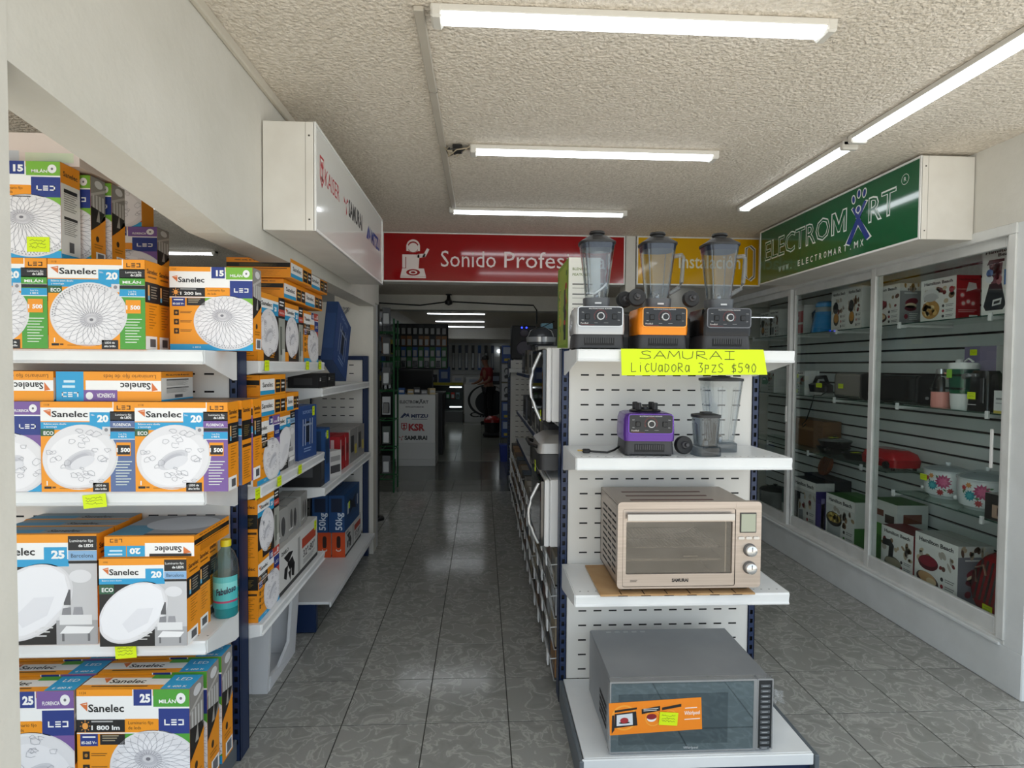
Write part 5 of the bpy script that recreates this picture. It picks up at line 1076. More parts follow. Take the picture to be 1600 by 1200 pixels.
def hb(kind, bgc='e9e9e6', ac='a11d2c', seed=1):
    """appliance carton: brand on the top band, product picture, feature dots"""
    def fn(p):
        r = random.Random(seed)
        p.rect(0, 0, 1, 1, bgc, 0); p.rect(0, 0.80, 1, 1, 'efefec', 1); p.text('Hamilton Beach', 0.5, 0.865, 0.07, '1b1a1c', 2, 0.03, 'c', w=0.80)
        food(p, r, 0.05, 0.45, 0.95, 0.75, 16, ['8a6a4a', 'c9b79a', '6a4034', 'b9b2a8', '7d2a2a', 'a08a6a'], 2)
        if kind == 'grill':
            p.ell(0.33, 0.52, 0.24, 0.13, '5a1020', 4, 28, 0.1); p.ell(0.33, 0.55, 0.22, 0.09, '8b1f33', 5, 28, 0.1); p.ell(0.32, 0.22, 0.27, 0.13, '3a1a18', 4, 28, -0.1); p.ell(0.32, 0.25, 0.22, 0.10, 'caa070', 5, 24, -0.1); p.ell(0.42, 0.22, 0.12, 0.06, 'e2c9a0', 6, 18)
        elif kind == 'maker':
            p.ell(0.30, 0.62, 0.24, 0.15, 'dcdcdc', 4, 28); p.ell(0.30, 0.57, 0.2, 0.10, 'c2c2c4', 5, 28); p.ell(0.30, 0.28, 0.26, 0.22, 'b98c4a', 4, 24); food(p, r, 0.12, 0.15, 0.48, 0.4, 14, ['d9b06a', '9a6a34', 'e8cf9a'], 5); p.ell(0.88, 0.70, 0.07, 0.07, ac, 5, 16)
        elif kind == 'mixer':
            p.poly([(0.05, 0.70), (0.30, 0.74), (0.42, 0.62), (0.38, 0.30), (0.24, 0.30), (0.26, 0.58), (0.05, 0.58)], '17171a', 4); p.ell(0.40, 0.22, 0.28, 0.17, '6d675c', 4, 26); p.ell(0.40, 0.27, 0.26, 0.09, '9c957e', 5, 26)
        elif kind == 'slow':
            p.ell(0.30, 0.52, 0.28, 0.14, '2b2622', 4, 28); p.ell(0.30, 0.55, 0.24, 0.10, 'a08434', 5, 26); food(p, r, 0.12, 0.50, 0.46, 0.6, 10, ['c9a94a', '7d6a2a', 'd9c46a'], 6); p.poly([(0.04, 0.50), (0.56, 0.50), (0.52, 0.14), (0.08, 0.14)], 'aab0b2', 3); p.rect(0.14, 0.06, 0.48, 0.14, '26262a', 3)
        elif kind == 'coffee':
            p.poly([(0.08, 0.08), (0.08, 0.72), (0.5, 0.72), (0.5, 0.60), (0.24, 0.56), (0.24, 0.10)], '141416', 4); p.poly([(0.28, 0.10), (0.28, 0.36), (0.46, 0.38), (0.50, 0.10)], '8d9193', 5); p.poly([(0.34, 0.5), (0.34, 0.70), (0.52, 0.70), (0.48, 0.5)], 'cfd2d4', 5)
        elif kind == 'round':
            p.ell(0.30, 0.56, 0.17, 0.15, '1e1d20', 4, 26); p.ell(0.34, 0.28, 0.18, 0.16, '2b2622', 4, 26); p.ell(0.34, 0.31, 0.15, 0.12, 'c58a3c', 5, 26)
        elif kind == 'iron':
            p.poly([(0.1, 0.3), (0.5, 0.3), (0.62, 0.42), (0.4, 0.62), (0.15, 0.6)], '5a8a70', 4); p.poly([(0.16, 0.48), (0.42, 0.48), (0.36, 0.56), (0.2, 0.56)], 'd2d6d4', 5)
        p.rect(0.60, 0.06, 0.96, 0.40, bgc, 3)
        for k in range(3): p.ell(0.66, 0.34 - k * 0.12, 0.035, 0.035, ac if k == 1 else '26262a', 4, 14); p.bars(0.73, 0.30 - k * 0.12, 0.94, 0.37 - k * 0.12, 2, '8d8d8f', 4)
    return fn
def hb_side(bgc, seed, txt='d8d8d8'):
    def fn(p):
        r = random.Random(seed); p.rect(0, 0, 1, 1, bgc, 0); p.rect(0, 0.82, 1, 1, 'd9d9d6', 1); food(p, r, 0.1, 0.83, 0.9, 0.97, 12, ['8a6a4a', 'e0d6c6', '5c4034', 'b9a48a'], 2); p.bars(0.2, 0.72, 0.8, 0.78, 1, txt, 2)
        p.ell(0.55, 0.55, 0.30, 0.09, '7d2233', 2, 20, 0.1); p.ell(0.52, 0.46, 0.26, 0.07, 'd8c7a8', 3, 20); p.ell(0.5, 0.40, 0.28, 0.07, '5b1626', 3, 20); p.ell(0.3, 0.2, 0.09, 0.06, '7d2233', 2, 14); p.bars(0.45, 0.1, 0.85, 0.28, 4, txt, 2)
    return fn
def hb_red(p):
    p.rect(0, 0, 1, 1, 'a31a24', 0); p.text('Hamilton Beach', 0.5, 0.88, 0.05, '3a0a10', 2, 0.02, 'c', w=0.8); p.poly([(0.4, 0.62), (0.85, 0.70), (0.8, 0.82), (0.5, 0.84)], 'd5cfcf', 2)
    for (x, y) in ((0.25, 0.55), (0.3, 0.36), (0.7, 0.36), (0.5, 0.4)): p.ell(x, y, 0.11, 0.065, 'cf5a60', 2, 16); p.ell(x, y, 0.07, 0.04, 'e0c8c8', 3, 14)
    p.bars(0.1, 0.14, 0.85, 0.22, 2, 'd79a9c', 2); p.rect(0.55, 0.02, 0.9, 0.1, 'e6e6e4', 2)
def flat(col, *marks):
    def fn(p):
        p.rect(0, 0, 1, 1, col, 0)
        for m_ in marks: p.rect(*m_[:4], m_[4], 1)
    return fn
GW = 'boxed appliances in the shop window'
def wbox(label, y0, y1, x0, dp, z, h_, front, side=None, top=None, body='e6e6e3', name='appliance_carton', rot=0.0):
    pr = [('front', front)]
    if side: pr.append(('right', side))
    if top: pr.append(('top', flat(top)))
    return carton(name, label, 'box', (y1 - y0, dp, h_), (x0 + dp / 2, (y0 + y1) / 2, z), -PI / 2 + rot, body, pr, group=GW)
def hb_blender(p):
    p.rect(0, 0, 1, 1, 'e9e9e6', 0); p.text('Hamilton', 0.08, 0.90, 0.045, '1b1a1c', 2, 0.03, w=0.62); p.text('Beach', 0.40, 0.84, 0.045, '1b1a1c', 2, 0.03, w=0.4)
    p.poly([(0.12, 0.74), (0.56, 0.76), (0.56, 0.80), (0.18, 0.81)], '3a1418', 2); p.poly([(0.18, 0.74), (0.52, 0.75), (0.48, 0.46), (0.24, 0.46)], '74505a', 2); r = random.Random(3); food(p, r, 0.25, 0.5, 0.45, 0.7, 12, ['5a2030', 'a06a70', '3a2a34'], 3)
    p.poly([(0.20, 0.46), (0.50, 0.46), (0.62, 0.14), (0.55, 0.07), (0.12, 0.07), (0.06, 0.14)], '20262e', 2); p.poly([(0.28, 0.13), (0.50, 0.15), (0.52, 0.24), (0.30, 0.22)], 'd8dadb', 3); p.poly([(0.32, 0.155), (0.47, 0.17), (0.48, 0.21), (0.33, 0.195)], '2a2e34', 4)
    p.ell(0.20, 0.62, 0.09, 0.055, '4a78b4', 4, 18); p.ell(0.20, 0.53, 0.10, 0.055, 'dfe4ea', 4, 18); p.rect(0.56, 0.42, 1, 0.64, '4a86c4', 3); p.bars(0.62, 0.48, 0.9, 0.60, 3, 'dfe9f4', 4); p.bars(0.62, 0.2, 0.95, 0.38, 5, '9a9a9c', 3)
zt = 1.7005
wbox('white blender carton with a blue badge, nearest on the top window shelf', 2.600, 2.822, 2.50, 0.16, zt, 0.335, hb_blender, flat('dfdfdc'))
wbox('sandwich maker carton with a red end on the top window shelf', 3.004, 3.255, 2.52, 0.135, zt, 0.235, hb('maker'), hb_red)
wbox('grill carton with a grey end just past the window mullion on the top shelf', 3.426, 3.690, 2.52, 0.135, zt, 0.25, hb('grill', seed=4), hb_side('8d8d90', 5))
wbox('white waffle maker carton with a bitten-biscuit picture on the top window shelf', 3.780, 3.938, 2.52, 0.12, zt, 0.285, hb('round', seed=6))
wbox('white waffle maker carton beside the blue cooler jug on the top window shelf', 3.944, 4.118, 2.52, 0.12, zt, 0.285, hb('round', seed=7))
wbox('red and white carton behind the blue jug at the window frame', 4.535, 4.715, 2.55, 0.12, zt, 0.235, flat('c9c4c2', (0.1, 0.05, 0.95, 0.35, 'a31a24'), (0.1, 0.42, 0.95, 0.8, 'a31a24'), (0.3, 0.5, 0.6, 0.62, 'e4dcdc')))
wbox('white carton with a dark appliance picture in the farthest window bay', 4.92, 5.09, 2.55, 0.12, zt, 0.24, hb('coffee', seed=9)); wbox('narrow red-edged carton last on the top window shelf', 5.10, 5.26, 2.55, 0.12, zt, 0.23, hb('round', seed=10))
# blue jug
t = thing('cooler_jug', 'bright blue tapered cooler jug on the top window shelf', 'jug', (2.60, 4.33, zt))
b = MB(); b.lathe([(0.001, 0), (0.098, 0.0), (0.094, 0.02), (0.068, 0.15), (0.066, 0.158)], mat('1f86c8', 0.25), 24); b.build('body', t, smooth=40)
b = MB(); b.lathe([(0.066, 0.158), (0.064, 0.195)], mat('7a8a90', 0.3), 24); b.build('band', t, smooth=40)
b = MB(); b.lathe([(0.066, 0.195), (0.066, 0.222), (0.050, 0.236), (0.001, 0.238)], mat('2a8fd0', 0.25), 24); b.build('lid', t, smooth=40)
b = MB(); b.tube([(-0.02, 0.08, 0.04), (-0.02, 0.13, 0.05), (-0.02, 0.13, 0.16), (-0.02, 0.06, 0.19)], 0.010, mat('15486e', 0.4), 8); b.build('handle', t, smooth=50)
# middle shelf
zm = 1.2225
def toaster(label, y0, y1, x0, dp, h_, c, end):
    t = thing('toaster', label, 'toaster', (x0 + dp / 2, (y0 + y1) / 2, zm), -PI / 2); w_ = (y1 - y0) / 2
    b = MB(); M = Matrix(((0, 0, 1, -w_ + 0.02), (1, 0, 0, 0), (0, 1, 0, 0), (0, 0, 0, 1))); b.prism(rrect(-dp / 2, 0.012, dp / 2, h_, 0.025), 2 * w_ - 0.04, c, M); b.build('body', t, smooth=40)
    for sx in (-1, 1):
        b = MB(); M2 = Matrix(((0, 0, 1, -w_ if sx < 0 else w_ - 0.02), (1, 0, 0, 0), (0, 1, 0, 0), (0, 0, 0, 1))); b.prism(rrect(-dp / 2 + 0.004, 0.006, dp / 2 - 0.004, h_ - 0.004, 0.022), 0.02, end, M2); b.build('end_panel', t, smooth=40)
    b = MB(); b.box(-w_ + 0.05, -dp * 0.22, h_, w_ - 0.05, -dp * 0.05, h_ + 0.0006, M_DARK); b.box(-w_ + 0.05, dp * 0.05, h_, w_ - 0.05, dp * 0.22, h_ + 0.0006, M_DARK); b.build('slots', t)
    b = MB(); b.rbox(w_ + 0.0005, -0.018, h_ * 0.55, w_ + 0.016, 0.018, h_ * 0.62, 0.003, M_BLACK); b.build('lever', t)
    for q in (-0.03, 0.03): b = MB(); b.cyl((w_ + 0.0, q, h_ * 0.25), 0.009, 0.008, mat('c9c9c9', 0.3, 0.7), 12, 'x'); b.build('button', t)
    return t
toaster('long black toaster on the middle window shelf', 3.235, 3.575, 2.50, 0.17, 0.172, mat('111113', 0.18), mat('1b1b1e', 0.3))
toaster('silver toaster with black ends on the middle window shelf', 3.735, 4.035, 2.50, 0.17, 0.18, mat('b9b2aa', 0.25, 0.7), mat('1b1b1e', 0.35))
t = thing('portable_blender', 'pink-based clear bottle blender on the middle window shelf', 'blender', (2.55, 3.125, zm))
b = MB(); b.lathe([(0.001, 0), (0.045, 0), (0.047, 0.01), (0.046, 0.085)], mat('e59a90', 0.45), 24); b.build('motor_base', t, smooth=40)
b = MB(); b.lathe([(0.046, 0.085), (0.045, 0.12), (0.028, 0.17), (0.024, 0.185)], M_JAR, 24); b.build('bottle', t, smooth=50)
b = MB(); b.lathe([(0.026, 0.185), (0.026, 0.212), (0.001, 0.214)], mat('c9c9cb', 0.2, 0.8), 20); b.build('cap', t, smooth=40)
b = MB(); b.tube([(0, -0.02, 0.19), (0, -0.05, 0.185), (0, -0.055, 0.17), (0, -0.04, 0.16)], 0.005, mat('e59a90', 0.5)); b.build('strap', t)
t = thing('portable_blender', 'tall green and white juicing bottle with a strap lid on the middle window shelf', 'blender', (2.56, 2.985, zm))
b = MB(); b.lathe([(0.001, 0), (0.052, 0), (0.056, 0.02), (0.060, 0.082)], mat('dfe3e2', 0.4), 24); b.build('motor_base', t, smooth=40)
b = MB(); b.lathe([(0.060, 0.082), (0.062, 0.10), (0.066, 0.215)], clear_mat('green_cup', '8fd0ba', 0.05, 1.5), 24); b.lathe([(0.058, 0.084), (0.060, 0.10)], mat('2f8a6a', 0.4), 24); b.build('cup', t, smooth=40)
b = MB(); b.lathe([(0.068, 0.213), (0.069, 0.235), (0.060, 0.246), (0.001, 0.248)], mat('e6e9e8', 0.4), 24); b.cyl((0, 0.03, 0.246), 0.018, 0.018, mat('d9dcdb', 0.4), 14); b.tube([(0, 0.0, 0.25), (0, -0.03, 0.268), (0, -0.06, 0.25)], 0.005, mat('d2d6d5', 0.4)); b.build('lid', t, smooth=40)
b = MB(); b.rbox(-0.068, 0.0, 0.165, -0.064, 0.035, 0.21, 0.001, mat('8cc83a', 0.5)); b.build('green_label', t)
t = thing('can_opener', 'glossy black upright can opener with a neon price note on the middle window shelf', 'appliance', (2.55, 2.835, zm), -PI / 2)
b = MB(); loft(b, [(0, rrect(-0.068, -0.05, 0.068, 0.05, 0.02)), (0.10, rrect(-0.062, -0.046, 0.062, 0.046, 0.02)), (0.19, rrect(-0.058, -0.042, 0.058, 0.042, 0.02)), (0.205, rrect(-0.05, -0.036, 0.05, 0.036, 0.018))], mat('101012', 0.15)); b.build('body', t, smooth=40)
b = MB(); b.rbox(-0.05, -0.075, 0.172, 0.02, -0.044, 0.192, 0.004, mat('8a8d90', 0.25, 0.8)); b.cyl((-0.035, -0.09, 0.175), 0.014, 0.02, mat('b9bcbe', 0.2, 0.9), 14, 'y'); b.build('cutter_head', t, smooth=40)
b = MB(); b.rbox(0.02, -0.053, 0.04, 0.045, -0.046, 0.17, 0.003, mat('2b2b2f', 0.2)); b.build('front_strip', t)
b = MB(); b.box(-0.05, -0.0515, 0.03, 0.0, -0.0495, 0.034, mat('b9b9b9', 0.4)); b.build('badge', t)
wbox('pale mauve carton high behind the black can opener', 2.90, 3.10, 2.66, 0.10, zm, 0.335, flat('8f86a2', (0, 0, 0.5, 1, '7d7494'))); wbox('green headphone carton behind the black can opener', 2.73, 2.80, 2.615, 0.10, zm, 0.245, flat('1f6a35', (0.25, 0.55, 0.75, 0.62, 'd8e4da'), (0.25, 0.25, 0.75, 0.3, 'd8e4da'), (0.2, 0.05, 0.8, 0.15, '3f9a55')))
wbox('small white product card carton with a yellow foot at the window jamb', 2.60, 2.715, 2.485, 0.03, zm, 0.11, flat('d5d8d8', (0, 0, 1, 0.12, 'c9b84a'), (0.1, 0.6, 0.9, 0.68, '7d8284'), (0.1, 0.42, 0.8, 0.47, '9a9ea0'))); wbox('dark green and white carton squeezed beside the jamb', 2.60, 2.71, 2.60, 0.08, zm, 0.23, flat('1d2a22', (0, 0.8, 1, 1, 'dfe2e0')))
wbox('teal iron carton with neon notes beside the mixer in the window', 4.45, 4.70, 2.52, 0.12, zm, 0.19, hb('iron', '9fb0a8', '2a6a5a', 12)); wbox('white iron carton in the farthest window bay on the middle shelf', 4.93, 5.17, 2.52, 0.12, zm, 0.21, hb('iron', 'b9bfbb', '2a6a5a', 13))
t = thing('hand_mixer', 'dark hand mixer with a neon note beside the silver toaster', 'mixer', (2.56, 4.29, zm), -PI / 2)
b = MB(); loft(b, [(0.03, rrect(-0.11, -0.035, 0.11, 0.035, 0.02)), (0.085, rrect(-0.12, -0.04, 0.10, 0.04, 0.02)), (0.10, rrect(-0.09, -0.025, 0.07, 0.025, 0.015))], mat('232326', 0.3)); b.build('body', t, smooth=40)
b = MB(); b.tube([(-0.09, 0, 0.095), (-0.06, 0, 0.14), (0.05, 0, 0.145), (0.08, 0, 0.095)], 0.014, mat('1b1b1d', 0.4), 8); b.build('handle', t, smooth=50)
b = MB(); b.rbox(-0.08, -0.05, 0.0, 0.08, 0.05, 0.03, 0.006, mat('b5b5b3', 0.3)); b.build('stand', t)
b = MB(); b.tube([(0.10, 0, 0.05), (0.12, -0.07, 0.012), (0.11, -0.118, 0.012), (0.10, -0.13, -0.06), (0.04, -0.13, -0.17), (0.02, -0.13, -0.19)], 0.004, M_BLACK); b.tube([(0.02, -0.13, -0.19), (-0.02, -0.13, -0.215), (-0.01, -0.13, -0.235), (0.03, -0.13, -0.21)], 0.004, M_BLACK); b.build('cord', t)
# low shelves
zl = 0.7055; zf = 0.8055
t = thing('electric_roaster', 'glossy red oval electric griddle with lid on the low window shelf', 'griddle', (2.60, 3.58, zf), -PI / 2)
b = MB(); loft(b, [(0.02, rrect(-0.16, -0.10, 0.16, 0.10, 0.05)), (0.065, rrect(-0.165, -0.105, 0.165, 0.105, 0.05))], mat('a3121c', 0.15)); b.build('body', t, smooth=40)
b = MB(); loft(b, [(0.066, rrect(-0.162, -0.102, 0.162, 0.102, 0.05)), (0.10, rrect(-0.15, -0.09, 0.15, 0.09, 0.05)), (0.12, rrect(-0.11, -0.06, 0.11, 0.06, 0.04))], mat('b01822', 0.12)); b.build('lid', t, smooth=50)
b = MB(); b.rbox(-0.05, -0.125, 0.045, 0.05, -0.105, 0.065, 0.005, M_BLACK); b.build('handle', t)
b = MB(); [b.cyl((x, y, 0), 0.012, 0.022, M_BLACK, 10) for x in (-0.12, 0.12) for y in (-0.07, 0.07)]; b.build('feet', t)
b = MB(); b.lathe([(0.024, 0), (0.022, 0.016), (0.001, 0.017)], M_BLACK, 16, M=Matrix.Translation((0.11, -0.102, 0.035)) @ Matrix.Rotation(PI / 2, 4, 'X')); b.build('thermostat_dial', t)
def flower_pot(label, x, y, z, r_, h_, lidz, seed):
    t = thing('slow_cooker', label, 'slow cooker', (x, y, z), -PI / 2)
    b = MB(); b.lathe([(r_ * 0.75, 0.0), (r_ * 0.8, 0.012), (r_ * 0.93, 0.02), (r_, 0.05), (r_ * 1.0, h_)], mat('dfe6e8', 0.25), 32); b.build('body', t, smooth=40)
    b = MB(); b.lathe([(r_ * 1.04, h_), (r_ * 1.05, h_ + 0.008), (r_ * 0.95, h_ + 0.012)], mat('cdd5d8', 0.2), 32); b.build('rim', t, smooth=40)
    b = MB(); b.lathe([(r_ * 1.0, h_ + 0.010), (r_ * 0.8, h_ + lidz * 0.6), (r_ * 0.35, h_ + lidz), (0.001, h_ + lidz)], clear_mat('pot_lid', 'e4eaec', 0.03, 1.5), 32); b.build('glass_lid', t, smooth=50)
    b = MB(); b.lathe([(0.010, h_ + lidz), (0.014, h_ + lidz + 0.012), (0.012, h_ + lidz + 0.02), (0.001, h_ + lidz + 0.021)], mat('dfe6e8', 0.3), 14); b.build('lid_knob', t, smooth=40)
    for s_ in (-1, 1): b = MB(); b.rbox(s_ * r_ - 0.018, -0.03, h_ * 0.66, s_ * r_ + 0.018, 0.03, h_ * 0.8, 0.006, mat('e6ebec', 0.3)); b.build('side_handle', t)
    b = MB(); M = Matrix.Translation((-r_ * 0.72, -r_ * 0.68, 0.04)) @ Matrix.Rotation(-0.8, 4, 'Z') @ Matrix.Rotation(PI / 2, 4, 'X'); b.lathe([(0.013, 0), (0.011, 0.014), (0.001, 0.015)], mat('e6ebec', 0.3), 14, M=M); b.build('dial', t, smooth=40)
    r = random.Random(seed); f = MB()
    gi = [0]
    def petal(u, v, a, ln, wd, col, off):
        pts = [(0, 0), (ln * 0.5, wd), (ln, 0), (ln * 0.5, -wd)]; vv = []
        for (p_, q_) in pts:
            uu = u + (p_ * math.cos(a) - q_ * math.sin(a)); zz = v + (p_ * math.sin(a) + q_ * math.cos(a)); an = -PI / 2 + 0.45 + uu / r_; rr = (r_ + 0.0010 + off)
            vv.append((rr * math.cos(an), rr * math.sin(an), zz))
        f.add(vv, [(0, 1, 2), (0, 2, 3)], mat(col, 0.4))
    mid_ = h_ * 0.55
    for gi_, (u, v, n, ln, col) in enumerate(((0.028, mid_ + 0.018, 13, 0.042, 'a83a6a'), (0.028, mid_ + 0.018, 9, 0.026, 'c85a86'), (-0.025, mid_ - 0.008, 11, 0.030, '1f8a96'), (-0.025, mid_ - 0.008, 7, 0.018, '48aab4'), (0.015, mid_ - 0.042, 8, 0.020, 'a03034'), (-0.055, mid_ + 0.03, 7, 0.016, 'b8343a'), (0.06, mid_ - 0.03, 7, 0.018, 'a03034'), (-0.03, mid_ + 0.045, 7, 0.017, 'c98a4a'))):
        for k in range(n): petal(u, v, 2 * PI * k / n + 0.2, ln, ln * 0.24, col, 0.0005 * gi_ + 0.00006 * k)
    for k in range(8): petal(r.uniform(-0.06, 0.06), mid_ + r.uniform(-0.04, 0.04), r.uniform(0, 6), 0.022, 0.005, '3d7a4a', -0.0003)
    f.build('floral_print', t)
    return t
flower_pot('smaller floral slow cooker with a neon note, farther of the two on the glass shelf', 2.655, 3.185, zl + 0.0, 0.112, 0.150, 0.03, 1)
flower_pot('larger floral slow cooker with a knob lid, nearer of the two on the glass shelf', 2.64, 2.905, zl, 0.128, 0.155, 0.045, 2)
wbox('dark carton with a hand picture at the jamb end of the low window shelf', 2.60, 2.735, 2.475, 0.16, zl, 0.125, flat('241c1a', (0.3, 0.1, 0.95, 0.6, 'b99a86'), (0.5, 0.2, 0.95, 0.5, '7a4a3a')), None, 'b5b8b8')
wbox('brown kraft appliance carton behind the frying pans', 4.36, 4.86, 2.62, 0.15, zf, 0.215, flat('7a5634', (0.3, 0.6, 0.75, 0.72, '9a7a58')), None, None, '7a5634')
def pan(label, y, x, z, r_, ang, lid=True):
    t = thing('frying_pan', label, 'pan', (x, y, z), ang)
    b = MB(); b.lathe([(r_ * 0.78, 0.0), (r_ * 0.8, 0.003), (r_, 0.042), (r_ * 1.01, 0.044), (r_ * 0.97, 0.042), (r_ * 0.77, 0.006), (0.001, 0.006)], mat('17171a', 0.35), 30); b.build('pan_body', t, smooth=40)
    b = MB(); b.tube([(-r_ * 0.98, 0, 0.036), (-r_ - 0.06, 0, 0.05), (-r_ - 0.13, 0, 0.052)], [0.008, 0.009, 0.008], mat('1d1d1f', 0.5), 8); b.build('handle', t, smooth=50)
    if lid: b = MB(); b.lathe([(r_, 0.046), (r_ * 0.98, 0.05), (r_ * 0.5, 0.062), (0.001, 0.064)], mat('8d9092', 0.25, 0.6), 30); b.build('lid', t, smooth=50); b = MB(); b.lathe([(0.012, 0.064), (0.016, 0.078), (0.001, 0.08)], M_BLACK, 14); b.build('lid_knob', t)
    return t
pan('upper black frying pan with a steel lid stacked behind the window', 4.20, 2.62, zf + 0.047, 0.115, 1.2); pan('lower dark steel frying pan of the stack in the window', 4.20, 2.61, zf, 0.115, 0.8, False)
pan('dark frying pan with a pale handle label near the window mullion', 3.90, 2.60, zf, 0.10, 2.2, False)
# floor of the display
z0 = 0.2055
wbox('white and green carton standing behind the mullion on the window floor', 3.452, 3.69, 2.56, 0.20, z0, 0.385, flat('d5d8d4', (0, 0, 1, 0.42, '3f7a34'), (0, 0.42, 1, 0.62, '55923f'), (0.1, 0.75, 0.5, 0.85, '7a4a3a'), (0.55, 0.66, 0.9, 0.8, '4a3a34')), flat('d5d8d4', (0, 0, 1, 0.45, '3f7a34'), (0.2, 0.7, 0.8, 0.85, '7a4a3a')), '3d7030')
wbox('mixer carton with a red end on the window floor', 3.18, 3.446, 2.46, 0.15, z0, 0.275, hb('mixer', seed=15), flat('8e1620', (0.1, 0.5, 0.9, 0.75, '2a1214')), '6a1a1e')
wbox('large contact grill carton on the window floor beside the red griddle', 2.862, 3.160, 2.455, 0.19, z0, 0.315, hb('grill', seed=16), hb_side('7c7c86', 17), 'a9aaa8')
wbox('coffee maker carton with a purple end on the window floor', 4.175, 4.487, 2.47, 0.14, z0, 0.375, hb('coffee', 'd5d5d2', seed=18), flat('3a2f72', (0.1, 0.1, 0.9, 0.6, '453a86'), (0, 0.84, 1, 1, 'd5d5d2'), (0.3, 0.1, 0.5, 0.7, '8d86b8')), '26282c')
wbox('slow cooker carton with a green top on the window floor', 3.70, 4.02, 2.455, 0.22, z0, 0.345, hb('slow', 'd9dbd8', '3a7a34', 19), flat('d5d8d4', (0, 0, 1, 0.5, '3f7a34')), '3d7030')
wbox('teal and white carton at the window frame foot', 4.50, 4.64, 2.46, 0.12, z0, 0.26, flat('3a5f5a', (0, 0.0, 1, 0.5, 'a9b5b2'), (0.2, 0.1, 0.8, 0.4, '2a3f3c')))
t = thing('griddle_disc', 'big round red and black griddle pan propped up at the jamb', 'griddle', (2.53, 2.682, z0), -PI / 2)
M = Matrix.Translation((0, 0, 0.168)) @ Matrix.Rotation(PI / 2 - 0.22, 4, 'X')
b = MB(); b.lathe([(0.001, -0.02), (0.12, -0.02), (0.168, -0.005), (0.172, 0.004), (0.165, 0.012)], mat('8e1018', 0.25), 36, M=M); b.build('shell', t, smooth=40)
b = MB(); b.lathe([(0.165, 0.012), (0.15, 0.008), (0.001, 0.008)], mat('1d1616', 0.5), 36, M=M)
for k in range(9): b.box(-0.13 + k * 0.03, -0.10, 0.008, -0.118 + k * 0.03, 0.10, 0.013, mat('2a1f1f', 0.5), M)
b.build('cooking_plate', t, smooth=40)
b = MB(); b.tube([tuple(M @ Vector(q)) for q in ((-0.13, -0.02, 0.015), (-0.135, 0.05, 0.03), (-0.09, 0.075, 0.035), (-0.07, 0.03, 0.03))], 0.006, mat('8a6a5a', 0.4)); b.build('handle', t, smooth=50)
t = thing('grill_disc', 'orange-brown round plate leaning on the slats above the coffee maker carton', 'plate', (2.735, 4.50, 0.5815), -PI / 2)
M = Matrix.Translation((0, 0, 0.078)) @ Matrix.Rotation(PI / 2 - 0.35, 4, 'X')
b = MB(); b.lathe([(0.001, -0.01), (0.08, -0.01), (0.082, 0.006), (0.07, 0.008), (0.001, 0.008)], mat('8a4218', 0.45), 28, M=M); b.build('plate', t, smooth=40)
b = MB(); [b.box(-0.05 + k * 0.022, -0.05, 0.008, -0.042 + k * 0.022, 0.05, 0.011, mat('5c2a10', 0.5), M) for k in range(5)]; b.build('ribs', t)
carton('appliance_carton', 'dark flat-topped carton under the leaning orange plate', 'box', (0.40, 0.14, 0.375), (2.72, 4.45, z0), -PI / 2, '23262b', (('front', flat('2a2d33', (0.1, 0.7, 0.9, 0.8, '6a6d72'))),), group=GW)
t = thing('cooking_pot', 'steel pot with a black lid and neon note in the farthest window bay', 'pot', (2.60, 5.02, z0))
b = MB(); b.lathe([(0.001, 0), (0.125, 0), (0.13, 0.02), (0.13, 0.15)], mat('a9adaf', 0.25, 0.7), 28); b.build('pot_body', t, smooth=40); b = MB(); b.lathe([(0.133, 0.15), (0.12, 0.165), (0.04, 0.185), (0.001, 0.186)], M_BLKM, 28); b.build('lid', t, smooth=40); b = MB(); b.lathe([(0.012, 0.185), (0.02, 0.2), (0.001, 0.202)], M_BLACK, 12); b.build('lid_knob', t)
for (lab, c, w_, h_) in (('neon price note on the mauve carton in the window', (2.6575, 3.04, 1.525), 0.045, 0.032), ('neon price note on the glossy black can opener', (2.496, 2.86, 1.30), 0.05, 0.036), ('neon price note on the smaller floral slow cooker', (2.535, 3.215, 0.815), 0.05, 0.034), ('neon price note low on the propped red griddle', (2.455, 2.682, 0.27), 0.055, 0.04), ('neon price note on the silver toaster end', (2.4955, 3.95, 1.31), 0.055, 0.032), ('neon price note on the hand mixer', (2.518, 4.25, 1.305), 0.075, 0.032), ('upper neon price note on the teal iron carton', (2.5175, 4.56, 1.37), 0.05, 0.03), ('lower neon price note on the teal iron carton', (2.5175, 4.57, 1.25), 0.045, 0.03), ('neon price note lying on the upper frying pan', (2.60, 4.19, zf + 0.117), 0.06, 0.04), ('neon price note lying in the dark frying pan by the mullion', (2.57, 3.88, zf + 0.05), 0.06, 0.04)):
    neon_note(lab, c, w_, h_, 'z' if 'lying' in lab else '-x', ('a', 'b'))

